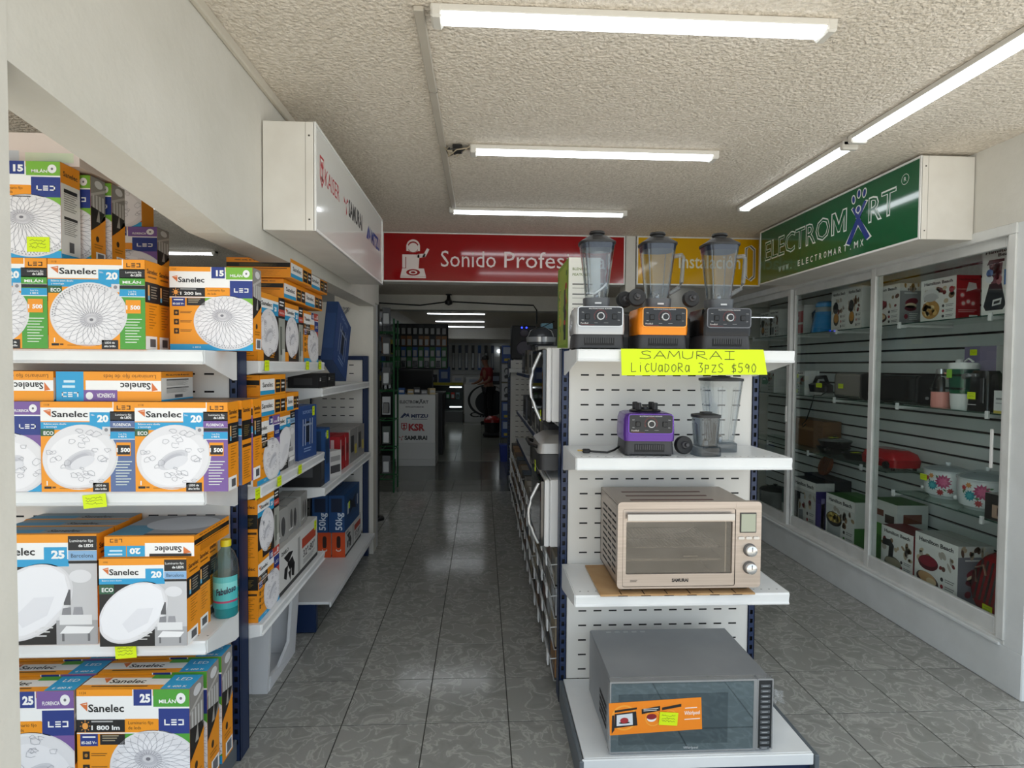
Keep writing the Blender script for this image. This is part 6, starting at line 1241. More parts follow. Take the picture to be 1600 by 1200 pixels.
# ================================================================== aisle shelving stock, side of the lamp cartons
def abox(label, kw, size, y0, xf, z, rot=0.0, name='lamp_carton', group=GL):
    """faces the aisle (+X): y0 near edge, xf front plane"""
    return carton(name, label, 'box', size, (xf - size[1] / 2, y0 + size[0] / 2, z), PI / 2 + rot, group=group, **kw)
za = 1.4475
abox('dark patterned dome carton nearest the blue upright on the upper aisle shelf', D20, (0.31, 0.08, 0.265), 2.255, -0.845, za)
abox('dark patterned dome carton second along the upper aisle shelf', D20, (0.26, 0.08, 0.255), 2.575, -0.850, za)
abox('orange dome carton third along the upper aisle shelf by the shelf end', B15A, (0.245, 0.08, 0.245), 2.842, -0.848, za)
for (y, x, z, lab) in ((2.52, -0.835, za + 0.267, 'lower nearer'), (2.83, -0.84, za + 0.267, 'lower farther'), (2.50, -0.80, za + 0.350, 'upper nearer'), (2.815, -0.81, za + 0.350, 'upper farther')):
    abox('%s of four lamp cartons lying in a pile under the header wall' % lab, LYD, (0.305, 0.26, 0.080), y, x, z)
zb = 0.9805
abox('pale dome carton beside the blue upright on the middle aisle shelf', dict(body=OR, prints=(('front', style_b(20, 'FLORENCIA', PU, '1 500 lm')), ('left', side_a)), key='b20p'), (0.245, 0.075, 0.25), 2.205, -0.830, zb)
abox('dark dome carton next to the tall blue box on the middle aisle shelf', C20, (0.25, 0.075, 0.25), 2.458, -0.850, zb)
for k, (y, z, w_) in enumerate(((2.23, zb + 0.2515, 0.30), (2.24, zb + 0.333, 0.29), (2.545, zb + 0.2515, 0.16))):
    abox(('lower near lamp carton lying on the middle aisle shelf stack', 'upper lamp carton lying on the middle aisle shelf stack', 'short lamp carton lying farther along the middle aisle shelf stack')[k], LYD, (w_, 0.22, 0.080), y, -0.832, z)
def pr_mount(p):
    p.rect(0, 0, 1, 1, '2b4a84', 0); r = random.Random(5)
    for x in (0.25, 0.38, 0.62, 0.75): p.line([(x, 0.25), (x + 0.02, 0.75)], 0.006, 'b9c4d6', 1)
    p.rect(0.42, 0.3, 0.6, 0.7, '1c2638', 1); p.rect(0.3, 0.62, 0.72, 0.66, '8d9ab2', 2); p.text('SOPORTE', 0.5, 0.85, 0.06, '7f97c4', 1, 0.02, 'c', w=0.5); p.bars(0.3, 0.1, 0.7, 0.2, 2, '7f97c4', 1)
MOUNT = dict(body='2b4a84', prints=(('front', pr_mount), ('left', flat('25407a', (0.2, 0.6, 0.8, 0.9, '1d2a4a')))), key='mount')
abox('tall dark blue wall-bracket carton at the end of the middle aisle shelf', MOUNT, (0.215, 0.085, 0.255), 2.785, -0.845, zb, -0.12, 'bracket_carton', 'blue bracket cartons')
zc = 0.4555
abox('dome carton standing lowest beside the blue upright on the bottom aisle shelf', B15A, (0.23, 0.08, 0.233), 2.234, -0.840, zc)
abox('dark dome carton stacked on the lowest one by the blue upright', D20, (0.23, 0.08, 0.235), 2.234, -0.840, zc + 0.2335)
def pr_stallion(p):
    p.rect(0, 0, 1, 1, 'd4d4d2', 0); p.rect(0, 0, 1, 0.09, '2a2a2c', 1); p.text('DIABLO', 0.05, 0.82, 0.08, '2a2a2c', 1, 0.03, w=0.16)
    for q in (((0.10, 0.75), (0.20, 0.55), (0.32, 0.72), (0.22, 0.78)), ((0.18, 0.55), (0.30, 0.62), (0.36, 0.40), (0.24, 0.36)), ((0.12, 0.50), (0.20, 0.52), (0.16, 0.22), (0.10, 0.30)), ((0.28, 0.42), (0.36, 0.44), (0.34, 0.14), (0.28, 0.2)), ((0.20, 0.34), (0.27, 0.36), (0.25, 0.12))): p.poly(list(q), '1a1a1c', 2)
    p.rect(0.55, 0.55, 0.95, 0.78, 'b84a34', 1); p.text('32"-80"', 0.75, 0.32, 0.16, '5a5a5c', 1, 0.03, 'c', w=0.34); p.bars(0.58, 0.14, 0.92, 0.26, 3, '8a8a8c', 1); p.rect(0.44, 0.1, 0.5, 0.9, 'a5a5a3', 1)
def pr_orange_end(p):
    p.rect(0, 0, 1, 1, 'd9501e', 0); p.poly(rrect(0.35, 0.35, 0.65, 0.8, 0.1), '2a1410', 1); p.ell(0.5, 0.28, 0.2, 0.06, 'e8dcd4', 1, 14); p.ell(0.5, 0.31, 0.15, 0.05, 'd9501e', 2, 14)
STAL = dict(body='bfbfbd', prints=(('front', pr_stallion), ('left', pr_orange_end)), key='stal')
for k, lab in enumerate(('front', 'second', 'rear')):
    abox('%s of three pale orange-ended bracket cartons on the bottom aisle shelf' % lab, STAL, (0.565, 0.09, 0.20), 2.47 + 0.006 * k, -0.842 - k * 0.094, zc, 0.0, 'bracket_carton', 'pale orange-ended bracket cartons')
def pr_grey(p): p.rect(0, 0, 1, 1, '9a9a98', 0); p.ell(0.35, 0.5, 0.12, 0.3, '5c5c5c', 1, 16); p.ell(0.7, 0.45, 0.14, 0.3, '4a4a4c', 1, 16); p.bars(0.1, 0.1, 0.5, 0.2, 1, 'd5d5d5', 1)
for k in range(3): abox('%s grey gadget carton on top of the orange-ended cartons' % ('nearest', 'middle', 'farthest')[k], dict(body='a5a5a3', prints=(('front', pr_grey), ('left', flat('8d8d8b', (0.2, 0.2, 0.8, 0.5, 'c9c9c7')))), key='greyg'), (0.15, 0.12, 0.145), 2.50 + k * 0.165, -0.87, zc + 0.2005, 0.1 * (k - 1), 'gadget_carton', 'grey gadget cartons')
# second bay
zd = 1.3105
t = carton('bracket_carton', 'large dark blue flat carton leaning against the pier end of the upper shelf', 'box', (0.36, 0.07, 0.38), (-0.955, 3.62, zd + 0.012), PI / 2, '2c4a7c', (('front', pr_mount), ('left', flat('24406e', (0.1, 0.2, 0.9, 0.8, '2c4a7c')))), group='blue bracket cartons')
t.rotation_euler = (math.radians(0), math.radians(0), PI / 2); t.rotation_euler.rotate(Matrix.Rotation(math.radians(-22), 3, 'X').to_euler()); t.location = (-0.90, 3.62, zd + 0.085)
def pr_led(p): p.rect(0, 0, 1, 1, '161617', 0); p.text('LED', 0.15, 0.5, 0.2, 'e4e4e4', 1, 0.03, w=0.14); p.bars(0.4, 0.3, 0.9, 0.8, 3, '4a4a4c', 1)
for k in range(2): abox('%s black LED lamp carton lying on the upper shelf before the pier' % ('nearer', 'farther')[k], dict(body='161617', prints=(('front', pr_led), ('left', flat('1d1d1f', (0.2, 0.2, 0.8, 0.7, '3a3a3c')))), key='ledb'), (0.17, 0.16, 0.075), 3.135 + k * 0.18, -0.86, zd, 0, 'led_carton', 'black LED cartons')
ze = 0.7855
BLUEB = dict(body='1d4f8c', prints=(('front', flat('1d4f8c', (0.15, 0.35, 0.85, 0.8, '16365c'), (0.1, 0.85, 0.6, 0.93, '9ab6d6'))), ('left', flat('1a4880', (0.1, 0.05, 0.3, 0.4, 'a9c0da'), (0.1, 0.5, 0.9, 0.95, '16365c')))), key='blueb')
abox('blue speaker-bracket carton standing by the red boxes on the lower bay shelf', BLUEB, (0.10, 0.20, 0.30), 3.22, -0.85, ze, 0, 'bracket_carton', 'blue bracket cartons')
abox('dark carton standing at the near end of the lower bay shelf', dict(body='26282c', prints=(('front', flat('2f3136', (0.2, 0.2, 0.8, 0.8, '4a4c50'))), ('left', flat('1f2124', (0.2, 0.3, 0.8, 0.6, '4a4c50'))))), (0.08, 0.20, 0.17), 3.13, -0.85, ze, 0, 'gadget_carton', 'dark gadget cartons')
abox('pale carton tilted between the blue and red boxes on the lower bay shelf', dict(body='c4c4c4', prints=(('front', flat('d0d0d0', (0.1, 0.15, 0.9, 0.45, '4a4a4e'), (0.1, 0.6, 0.9, 0.8, '9a9a9c'))), ('left', flat('b4b4b4', (0.2, 0.2, 0.5, 0.8, '5a5a5e'))))), (0.12, 0.18, 0.15), 3.40, -0.84, ze, -0.35, 'gadget_carton', 'pale gadget cartons')
for k in range(2): abox('%s red carton on the lower bay shelf' % ('nearer', 'farther')[k], dict(body='b01c26', prints=(('front', flat('b01c26', (0.1, 0.2, 0.3, 0.9, 'd8b8b8'), (0.4, 0.4, 0.9, 0.7, '7a1018'))), ('left', flat('a81a24', (0.6, 0.1, 0.75, 0.9, 'd8b8b8'))))  , key='redb'), (0.11, 0.14, 0.21), 3.60 + k * 0.125, -0.86, ze, 0, 'red_carton', 'red cartons')
for k in range(2): abox('%s grey-topped carton at the pier end of the lower bay shelf' % ('nearer', 'farther')[k], dict(body='a09e9c', prints=(('front', flat('8f8d8b', (0.1, 0.3, 0.5, 0.8, '3a3a3c'), (0.6, 0.2, 0.9, 0.5, 'c9b84a'))), ('left', flat('979593'))), key='greyt'), (0.22, 0.30, 0.22), 3.88 + k * 0.235, -0.86, ze, 0, 'grey_carton', 'grey cartons')
zg = 0.1755
for k in range(2):
    abox('%s pale orange-ended carton on the platform by the pier' % ('aisle-side', 'inner')[k], STAL, (0.50, 0.085, 0.175), 3.84, -0.885 - k * 0.09, zg, 0, 'bracket_carton', 'pale orange-ended bracket cartons')
def pr_10kg(p): p.rect(0, 0, 1, 1, '17497f', 0); p.rect(0.15, 0.25, 0.9, 0.9, '16416e', 1); p.poly([(0.3, 0.35), (0.5, 0.45), (0.75, 0.35), (0.65, 0.6), (0.8, 0.8), (0.5, 0.65), (0.3, 0.8), (0.4, 0.55)], '10182a', 2); p.rect(0.18, 0.4, 0.26, 0.7, 'c4cedb', 2); p.rect(0.82, 0.4, 0.88, 0.7, 'c4cedb', 2)
def pr_10end(p): p.rect(0, 0, 1, 1, '16467c', 0); p.text('50kg', 0.85, 0.06, 0.42, 'd5e0ec', 1, 0.02, vert=True); p.rect(0.15, 0.55, 0.85, 0.92, '10223e', 1)
for k in range(2): abox('%s blue fifty-kilo bracket carton resting on the orange-ended cartons' % ('aisle-side', 'inner')[k], dict(body='17497f', prints=(('front', pr_10kg), ('left', pr_10end)), key='kg50'), (0.46, 0.10, 0.24), 3.80, -0.88 - k * 0.105, zg + 0.1755, 0, 'bracket_carton', 'blue bracket cartons')
# small things on and beside the pier
t = thing('wire_hook', 'crumpled bunch of wire hanging on the white pier above the shelves', 'wire', (-1.03, 4.447, 1.83)); r = random.Random(8)
for k in range(3): b = MB(); b.tube([(0.055 * math.cos(a * 0.9 + k) * r.uniform(0.5, 1), -0.006 - 0.006 * k, 0.04 * math.sin(a * 1.1 + k) * r.uniform(0.5, 1)) for a in range(8)], 0.0022, mat('8a8c90', 0.4, 0.6), 5); b.build('strand', t)
b = MB(); b.cyl((0, -0.02, 0.03), 0.004, 0.022, mat('8a8c90', 0.4, 0.6), 8, 'y'); b.build('nail', t)
t = thing('film_roll', 'glossy clear plastic film roll standing upright past the pier', 'roll', (-0.985, 5.45, 0.0))
b = MB(); b.lathe([(0.045, 0.0), (0.045, 2.0), (0.001, 2.0)], mat('2e3236', 0.12, 0.2, coat=0.8), 18); b.build('roll', t, smooth=40); b = MB(); b.lathe([(0.09, 0.0), (0.085, 0.02), (0.05, 0.022)], M_BLKM, 18); b.build('foot', t)
# white plastic riser under the bottom aisle shelf
t = thing('plastic_riser', 'white moulded plastic riser standing on the tiles under the bottom aisle shelf', 'riser', (0, 0, 0))
wp = mat('e2e4e8', 0.4)
def slab(b, pts, th, m):
    n = len(pts); v = [tuple(p) for p in pts] + [(p[0] - th, p[1], p[2]) for p in pts]
    b.add(v, [tuple(range(n)), tuple(range(n, 2 * n))[::-1]] + [(k, (k + 1) % n, n + (k + 1) % n, n + k) for k in range(n)], m)
b = MB(); b.add([(-0.99, 2.555, 0), (-0.925, 2.555, 0), (-0.905, 2.56, 0.42), (-0.99, 2.56, 0.36), (-0.99, 2.575, 0), (-0.925, 2.575, 0), (-0.905, 2.58, 0.42), (-0.99, 2.58, 0.36)], [(0, 1, 2, 3), (4, 7, 6, 5), (0, 4, 5, 1), (1, 5, 6, 2), (2, 6, 7, 3), (3, 7, 4, 0)], wp); b.box(-1.12, 2.557, 0, -0.99, 2.575, 0.30, wp); b.build('front_cheek', t)
b = MB(); slab(b, [(-0.923, 2.575, 0.0), (-0.923, 2.93, 0.0), (-0.905, 2.97, 0.43), (-0.905, 2.86, 0.40), (-0.918, 2.83, 0.10), (-0.920, 2.70, 0.05), (-0.923, 2.60, 0.055)], 0.014, wp); b.build('side_rail', t)
b = MB(); b.box(-1.10, 2.90, 0, -0.935, 2.92, 0.40, wp); b.box(-1.10, 2.58, 0.0, -0.94, 2.90, 0.012, wp); b.build('rear_cheek', t)
# price notes on the aisle shelf lips
for k, (y, z) in enumerate(((2.27, 1.430), (2.79, 1.430), (3.00, 1.430), (2.17, 0.963), (2.40, 0.963), (2.67, 0.963))):
    neon_note(('first', 'second', 'last')[k % 3] + (' neon price note along the upper aisle shelf lip' if k < 3 else ' neon price note along the middle aisle shelf lip'), (-0.8145, y, z), 0.045, 0.04, 'x', ('a', 'b'))
for (lab, c) in (('neon price note on the tall dark blue carton', (-0.835, 2.955, 1.205)), ('neon price note on the pale orange-ended carton', (-0.8405, 3.00, 0.62)), ('neon price note on the blue fifty-kilo carton', (-0.878, 3.93, 0.50)), ('neon price note on the standing blue carton', (-0.8485, 3.27, 1.05)), ('neon price note on the large leaning blue carton', (-0.90, 3.75, 1.72))):
    neon_note(lab, c, 0.035, 0.045, 'x', ('a', 'b'))
# detergent bottle on the third lamp shelf
t = thing('detergent_bottle', 'teal cleaner bottle with a yellow cap beside the lamp cartons', 'bottle', (-0.886, 2.066, Z3))
b = MB(); b.lathe([(0.001, 0.0), (0.036, 0.0), (0.040, 0.008), (0.040, 0.10)], mat('0f7f86', 0.12, coat=0.5), 24); b.build('liquid', t, smooth=40)
b = MB(); b.lathe([(0.0405, 0.10), (0.041, 0.15), (0.038, 0.19), (0.026, 0.222), (0.016, 0.235), (0.015, 0.245)], clear_mat('pet_bottle', 'c4dbd8', 0.04, 1.5, cover=0.05), 24); b.build('bottle', t, smooth=50)
b = MB(); b.lathe([(0.0175, 0.243), (0.0175, 0.262), (0.016, 0.265), (0.001, 0.265)], mat('d9c81e', 0.4), 20); b.build('cap', t, smooth=40)
b = MB(); v = []; f = []; n = 16; band = [(0.035, '2a9aa0'), (0.055, 'a43a62'), (0.062, '46b0b4'), (0.10, '7fd0cf'), (0.125, '59b9bb'), (0.145, '2a9aa0')]
for i in range(len(band) - 1):
    vv = [((0.0415) * math.cos(-PI * 0.95 + PI * 0.9 * k / n), (0.0415) * math.sin(-PI * 0.95 + PI * 0.9 * k / n), z) for z in (band[i][0], band[i + 1][0]) for k in range(n + 1)]
    b.add(vv, [(k, k + 1, n + 2 + k, n + 1 + k) for k in range(n)], mat(band[i][1], 0.35))
tv, tf, tw = text_geo('Fabuloso', 0.03)
b.add([(0.0425 * math.cos(-PI * 0.62 + PI * 0.50 * x / tw), 0.0425 * math.sin(-PI * 0.62 + PI * 0.50 * x / tw), 0.082 + 0.022 * y + 0.012 * x / tw) for x, y in tv], tf, mat('2a2440', 0.4)); b.build('label', t)

# stock seen over the lamp shelves, inside the side room
side_unit('aisle_shelving', 'white shelving run in the dim side room behind the lamp cartons', 2.3, 3.85, -1.33, -1.72, 1.42, (1.44,), 0.16, -1)
for k, (x0, y, z, kw, sz, lab) in enumerate(((-1.66, 2.36, 1.4475, C20, (0.275, 0.085, 0.26), 'dim plain dome carton behind the top lamp shelf'), (-1.60, 2.355, 1.709, B25F, (0.34, 0.085, 0.254), 'dim 25 watt purple-tabbed carton stacked behind the top shelf'), (-1.60, 2.36, 1.9635, B15A, (0.28, 0.085, 0.25), 'dim dome carton highest in the side room stack under the header'), (-1.70, 2.56, 1.4475, B25F, (0.36, 0.085, 0.355), 'dim purple-banded carton deeper in the side room'), (-1.62, 3.0, 1.4475, B15M, S15, 'dim carton with a blue strip in the side room'), (-1.70, 3.3, 1.4475, B25M, (0.36, 0.085, 0.355), 'dim green-banded carton farthest in the side room'))):
    lamp_box(lab, kw, sz, x0, y, z)
carton('dark_carton', 'long pale cooker carton with a red end lying in the side room', 'box', (0.50, 0.30, 0.16), (-1.66, 3.70, 1.4475), 0.30, '6f6c6a', (('front', flat('7d7a78', (0, 0, 0.12, 1, '8d1c2a'), (0.15, 0.1, 0.55, 0.5, '1d1d1f'), (0.3, 0.62, 0.7, 0.8, '5a2a30'))),))
carton('pale_carton', 'pale pink picture carton lying on top of the highest lamp carton', 'box', (0.36, 0.20, 0.10), (-1.43, 2.005, Z1 + 0.2750 + 0.2905), 0.0, 'd9cdc6', (('front', flat('dccfc8', (0.0, 0.0, 0.5, 0.45, 'c2c6cc'), (0.1, 0.55, 0.4, 0.65, '5a4a44'), (0.55, 0.1, 0.95, 0.4, 'cfd8bc'))), ('right', flat('d2c4bc'))))

# ================================================================== centre run facing the aisle
def aisle_microwave(label, y0, y1, x0, x1, z0_, z1_):
    """microwave whose door faces the aisle (-X), arched handle"""
    t = thing('microwave_oven', label, 'microwave', ((x0 + x1) / 2, (y0 + y1) / 2, z0_), -PI / 2); w_, d_, h_ = y1 - y0, x1 - x0, z1_ - z0_
    b = MB(); b.rbox(-w_ / 2, -d_ / 2 + 0.045, 0.008, w_ / 2, d_ / 2, h_, 0.004, mat('e6e6e6', 0.4)); b.build('casing', t)
    b = MB(); b.rbox(-w_ / 2, -d_ / 2 + 0.02, 0.008, w_ / 2, -d_ / 2 + 0.044, h_, 0.006, mat('f0f0f0', 0.35)); b.build('front_frame', t)
    d = MB(); d.rbox(-w_ / 2 + 0.004, -d_ / 2, 0.012, w_ / 2 - 0.004, -d_ / 2 + 0.02, h_ - 0.004, 0.004, mat('121315', 0.08, coat=0.8)); do = d.build('door', t)
    d = MB(); n = 12; xh = w_ / 2 - 0.03
    d.tube([(xh, -d_ / 2 - 0.004 - 0.045 * math.sin(PI * k / n), 0.02 + (h_ - 0.04) * k / n) for k in range(n + 1)], 0.008, mat('c9cacb', 0.25, 0.6), 8); d.build('handle', do, smooth=60)
    d = MB()
    for x in (-0.2, 0.2):
        for y in (-0.1, 0.1): d.cyl((x, y, 0), 0.012, 0.009, M_BLACK, 10)
    d.build('feet', t)
    return t
aisle_microwave('white microwave with an arched handle at eye level on the centre run', 2.56, 3.04, 0.265, 0.62, 1.1805, 1.515)
aisle_microwave('white microwave with an arched handle lower down on the centre run', 2.57, 3.03, 0.262, 0.62, 0.6205, 0.930)
t = thing('sandwich_press', 'grey sandwich press with a dark ribbed top between the two white microwaves', 'grill', (0.41, 2.78, 0.9655), -PI / 2)
b = MB(); loft(b, [(0.0, rrect(-0.17, -0.15, 0.17, 0.15, 0.03)), (0.07, rrect(-0.165, -0.15, 0.165, 0.15, 0.03))], mat('2a2a2c', 0.4)); b.build('base', t, smooth=40)
b = MB(); loft(b, [(0.075, rrect(-0.17, -0.155, 0.17, 0.15, 0.03)), (0.12, rrect(-0.165, -0.15, 0.165, 0.15, 0.03)), (0.15, rrect(-0.13, -0.11, 0.13, 0.12, 0.03))], mat('a9a6a2', 0.3, 0.4)); b.build('lid', t, smooth=40)
b = MB(); b.tube([(-0.11, -0.155, 0.10), (-0.09, -0.185, 0.11), (0.09, -0.185, 0.11), (0.11, -0.155, 0.10)], 0.009, M_BLACK, 8); b.build('handle', t, smooth=50)
neon_note('neon price note at the foot of the eye-level microwave door', (0.2625, 2.60, 1.215), 0.03, 0.05, '-x', ('a', 'b'))
neon_note('neon price note beside the sandwich press', (0.2465, 2.66, 0.98), 0.03, 0.05, '-x', ('a', 'b'))
# wire rack with small boxed goods along the floor
wire = mat('c9ccce', 0.35, 0.4)
pk_cols = ['5c5850', '7a7a76', '4a463f', '8d8474', 'a07a52', '4f5c6a', 'b0aca4', '6e564c']
def pr_pack(c1, c2):
    def fn(p): p.rect(0, 0, 1, 1, c1, 0); p.rect(0.12, 0.35, 0.88, 0.85, c2, 1); p.bars(0.15, 0.1, 0.8, 0.28, 2, 'c9c4ba', 1)
    return fn
ordn = ('first', 'second', 'third', 'fourth', 'fifth', 'sixth')
lev = ('floor', 'lower', 'middle', 'upper')
rr_ = random.Random(12)
for bay in range(4):
    y0 = 2.56 + bay * 0.98; t = thing('wire_rack', ('nearest', 'second', 'third', 'farthest')[bay] + ' white wire basket rack along the foot of the centre run', 'rack', (0, 0, 0), 0, 'wire basket racks')
    for lv in range(4):
        z = 0.03 + lv * 0.141; b = MB()
        for (zz, xx) in ((z + 0.06, 0.318), (z + 0.10, 0.312), (z, 0.33)): b.tube([(xx, y0, zz), (xx, y0 + 0.95, zz)], 0.0028, wire, 5)
        for k in range(9): yy = y0 + k * 0.95 / 8; b.tube([(0.312, yy, z + 0.10), (0.33, yy, z), (0.60, yy, z)], 0.0022, wire, 4)
        b.tube([(0.312, y0, z + 0.10), (0.60, y0, z + 0.12), (0.60, y0, z)], 0.0028, wire, 5)
        b.build('basket', t)
        for k in range(4 if bay < 2 else 2): b = MB(); yy = y0 + 0.03 + k * 0.22 + 0.03 * lv; b.rbox(0.303, yy, z + 0.055, 0.309, yy + 0.05, z + 0.112, 0.002, mat('eef0f2', 0.4)); b.build('price_clip', t)
        for k in range(5 if bay < 2 else 4):
            c1, c2 = rr_.choice(pk_cols), rr_.choice(pk_cols + ['a89a80', 'b0b4b8']); w_ = 0.95 / (5 if bay < 2 else 4) - 0.02
            carton('small_carton', '%s small dark carton in the %s basket of the %s wire rack' % (ordn[k], lev[lv], ('nearest', 'second', 'third', 'farthest')[bay]), 'box', (w_, 0.20, 0.125), (0.435, y0 + 0.01 + (k + 0.5) * (w_ + 0.019), z + 0.0035), -PI / 2, c1, (('front', pr_pack(c1, c2)), ('right', flat(c2))), group='small cartons in the wire racks')
    b = MB()
    for yy in (y0 + 0.004, y0 + 0.946): b.box(0.60, yy - 0.004, 0, 0.61, yy + 0.004, 0.58, wire)
    b.build('rack_frame', t)
# mixed boxes farther up the run
GR = 'boxes on the far part of the centre run'
def rbox_(label, y0, w_, xf, dp, z, h_, c1, c2, top=None): return carton('boxed_goods', label, 'box', (w_, dp, h_), (xf + dp / 2, y0 + w_ / 2, z), -PI / 2, c1, (('front', flat(c1, (0.15, 0.3, 0.85, 0.85, c2), (0.15, 0.1, 0.7, 0.18, 'b9b9b5'))), ('right', flat(c1, (0.2, 0.4, 0.8, 0.8, c2)))), group=GR)
specs = [(3.12, .25, .34, .2, 1.1805, .2, 'b9babb', '55585c', 'pale'), (3.42, .3, .36, .2, 1.1805, .17, '8d8f92', '3c3e42', 'grey'), (3.1, .3, .36, .25, .9655, .16, '3a3b3e', '6d6f72', 'charcoal'), (3.45, .3, .38, .25, .9655, .14, 'a09c94', '5a564e', 'beige'), (3.1, .3, .36, .25, .6205, .25, '2b2d31', '85888c', 'black'), (3.45, .35, .36, .25, .6205, .22, '6a6d72', '2e3034', 'slate'),
    (4.1, .2, .42, .2, 1.3605, .18, 'c2c2be', '4a4c50', 'white'), (4.35, .22, .42, .2, 1.3605, .22, 'a5a29a', '36383c', 'cream'), (4.62, .25, .42, .2, 1.3605, .24, '2f3136', '7a7c80', 'dark'), (4.95, .25, .42, .2, 1.3605, .2, 'b0b2b4', '3a3c40', 'silver'), (5.4, .3, .42, .2, 1.3605, .22, '7a746a', '2f2d2a', 'tan'), (5.8, .3, .42, .2, 1.3605, .2, '4a4f58', '9a9ca0', 'steel blue'),
    (4.1, .25, .41, .2, .9305, .25, '35373b', '85878b', 'smoky'), (4.45, .3, .41, .2, .9305, .2, '8d8a84', '3a3834', 'stone'), (4.9, .3, .41, .2, .9305, .24, '26282c', '6a6c70', 'ink'), (5.4, .35, .41, .2, .9305, .22, '5c5f66', '2a2c30', 'pewter'), (4.1, .3, .41, .2, .6205, .22, '1f2a48', '6a7a9a', 'navy'), (4.6, .3, .41, .2, .6205, .2, '7a7670', '33312e', 'taupe')]
for s_ in specs: rbox_('%s boxed appliance on the far centre run' % s_[8], *s_[:8])
# things standing on top of the run
t = thing('angle_grinder_helmet', 'clear visor helmet among the boxes on top of the centre run', 'helmet', (0.475, 4.72, 1.6055))
b = MB(); b.lathe([(0.11, 0.0), (0.115, 0.05), (0.09, 0.11), (0.04, 0.14), (0.001, 0.145)], mat('3a3d42', 0.2), 20); b.build('shell', t, smooth=50); b = MB(); b.lathe([(0.118, 0.02), (0.122, 0.06)], mat('b9bcc0', 0.15, 0.5), 20); b.build('visor_band', t, smooth=50)
carton('blue_canister_carton', 'pale blue carton beside the black antenna box beyond the centre run', 'box', (0.11, 0.11, 0.26), (0.62, 5.62, 1.5805), 0, '6fa0b4', (('front', flat('6fa0b4', (0.2, 0.5, 0.8, 0.8, 'a9ccd6'))),))
t = thing('antenna_box', 'black set-top box with a slanted antenna beyond the centre run', 'electronics', (0.58, 5.15, 1.5615))
b = MB(); b.rbox(-0.09, -0.06, 0, 0.09, 0.06, 0.20, 0.004, M_BLKM); b.build('body', t); b = MB(); b.tube([(-0.08, 0, 0.20), (0.06, 0, 0.27)], 0.004, M_BLACK); b.build('antenna', t); b = MB(); b.box(-0.06, -0.0612, 0.05, 0.06, -0.0602, 0.1, mat('4a4c52', 0.4)); b.build('label_plate', t)

# ================================================================== deep shop
def sphone(p): p.rect(0, 0, 1, 1, 'b9babc', 0); p.ell(0.5, 0.62, 0.25, 0.18, '2a2a2e', 1, 20); p.ell(0.5, 0.58, 0.17, 0.14, 'b9babc', 2, 20); p.poly([(0.3, 0.18), (0.7, 0.18), (0.75, 0.34), (0.5, 0.42), (0.25, 0.34)], '26262a', 1)
def sblue(p): p.rect(0, 0, 1, 1, '2b4f96', 0); p.rect(0.15, 0.5, 0.85, 0.9, 'a9b4c8', 1); p.rect(0.25, 0.1, 0.8, 0.25, 'c9b23a', 1)
SX = 0.27
t = thing('carton_tower_stand', 'slim black stand carrying the column of headphone cartons deep in the aisle', 'stand', (SX + 0.14, 9.6, 0))
b = MB(); b.box(-0.11, 0.0, 0, -0.085, 0.2, 1.75, M_BLACK); b.box(0.085, 0.0, 0, 0.11, 0.2, 1.75, M_BLACK); b.build('side_rails', t)
b = MB(); [b.box(-0.085, 0, z - 0.012, 0.085, 0.2, z, M_BLACK) for z in (0.25, 0.55, 0.86, 1.17, 1.48)]; b.build('shelf_boards', t)
for k, (z, fn, lab) in enumerate(((0.2505, sblue, 'lowest dark'), (0.5505, sblue, 'blue and yellow lower'), (0.8605, sphone, 'lower headphone'), (1.1705, sphone, 'upper headphone'), (1.4805, sblue, 'topmost blue'))):
    carton('headphone_carton', '%s carton in the slim column deep in the aisle' % lab, 'box', (0.165, 0.12, 0.285), (SX + 0.14, 9.68, z), 0, '9a9a9c' if fn is sphone else '23386c', (('front', fn),), group='headphone cartons')
t = thing('speaker', 'party loudspeaker with twin blue lights at the end of the centre run', 'speaker', (0.52, 7.10, 1.5135))
b = MB(); b.rbox(-0.17, -0.12, 0, 0.13, 0.12, 0.40, 0.012, M_BLKM); b.build('cabinet', t)
for (x, z, r_) in ((-0.02, 0.13, 0.09), (-0.02, 0.31, 0.05)): b = MB(); b.lathe([(r_, 0), (r_ * 0.9, 0.012), (r_ * 0.3, 0.002), (0.001, 0.006)], mat('4a4450', 0.4), 20, M=Matrix.Translation((x, -0.121, z)) @ Matrix.Rotation(PI / 2, 4, 'X')); b.build('cone', t, smooth=40)
for x in (-0.045, 0.01): b = MB(); b.cyl((x, -0.124, 0.375), 0.010, 0.004, mat('2436ff', 0.4, emit=6.0), 12, 'y'); b.build('blue_light', t)
t = thing('storage_bin', 'dark blue plastic bin on the floor at the foot of the aisle shelving', 'bin', (0.355, 8.75, 0.002))
b = MB(); loft(b, [(0, rrect(-0.07, -0.08, 0.07, 0.08, 0.01)), (0.24, rrect(-0.085, -0.1, 0.085, 0.1, 0.01))], mat('1c2f80', 0.4)); b.build('tub', t); b = MB(); b.rbox(-0.09, -0.105, 0.24, 0.09, 0.105, 0.255, 0.003, mat('233a96', 0.4)); b.build('rim', t)
t = thing('vacuum_cleaner', 'black drum vacuum cleaner with a red top on the far floor', 'vacuum', (0.22, 11.7, 0.002))
b = MB(); b.rbox(-0.19, -0.16, 0.03, 0.19, 0.16, 0.10, 0.02, M_BLKM); b.build('base', t); b = MB(); b.lathe([(0.15, 0.1), (0.17, 0.3)], M_BLKM, 20); b.build('drum', t, smooth=40); b = MB(); b.lathe([(0.175, 0.3), (0.17, 0.36), (0.08, 0.42), (0.001, 0.425)], mat('a31a1a', 0.3), 20); b.build('motor_head', t, smooth=40)
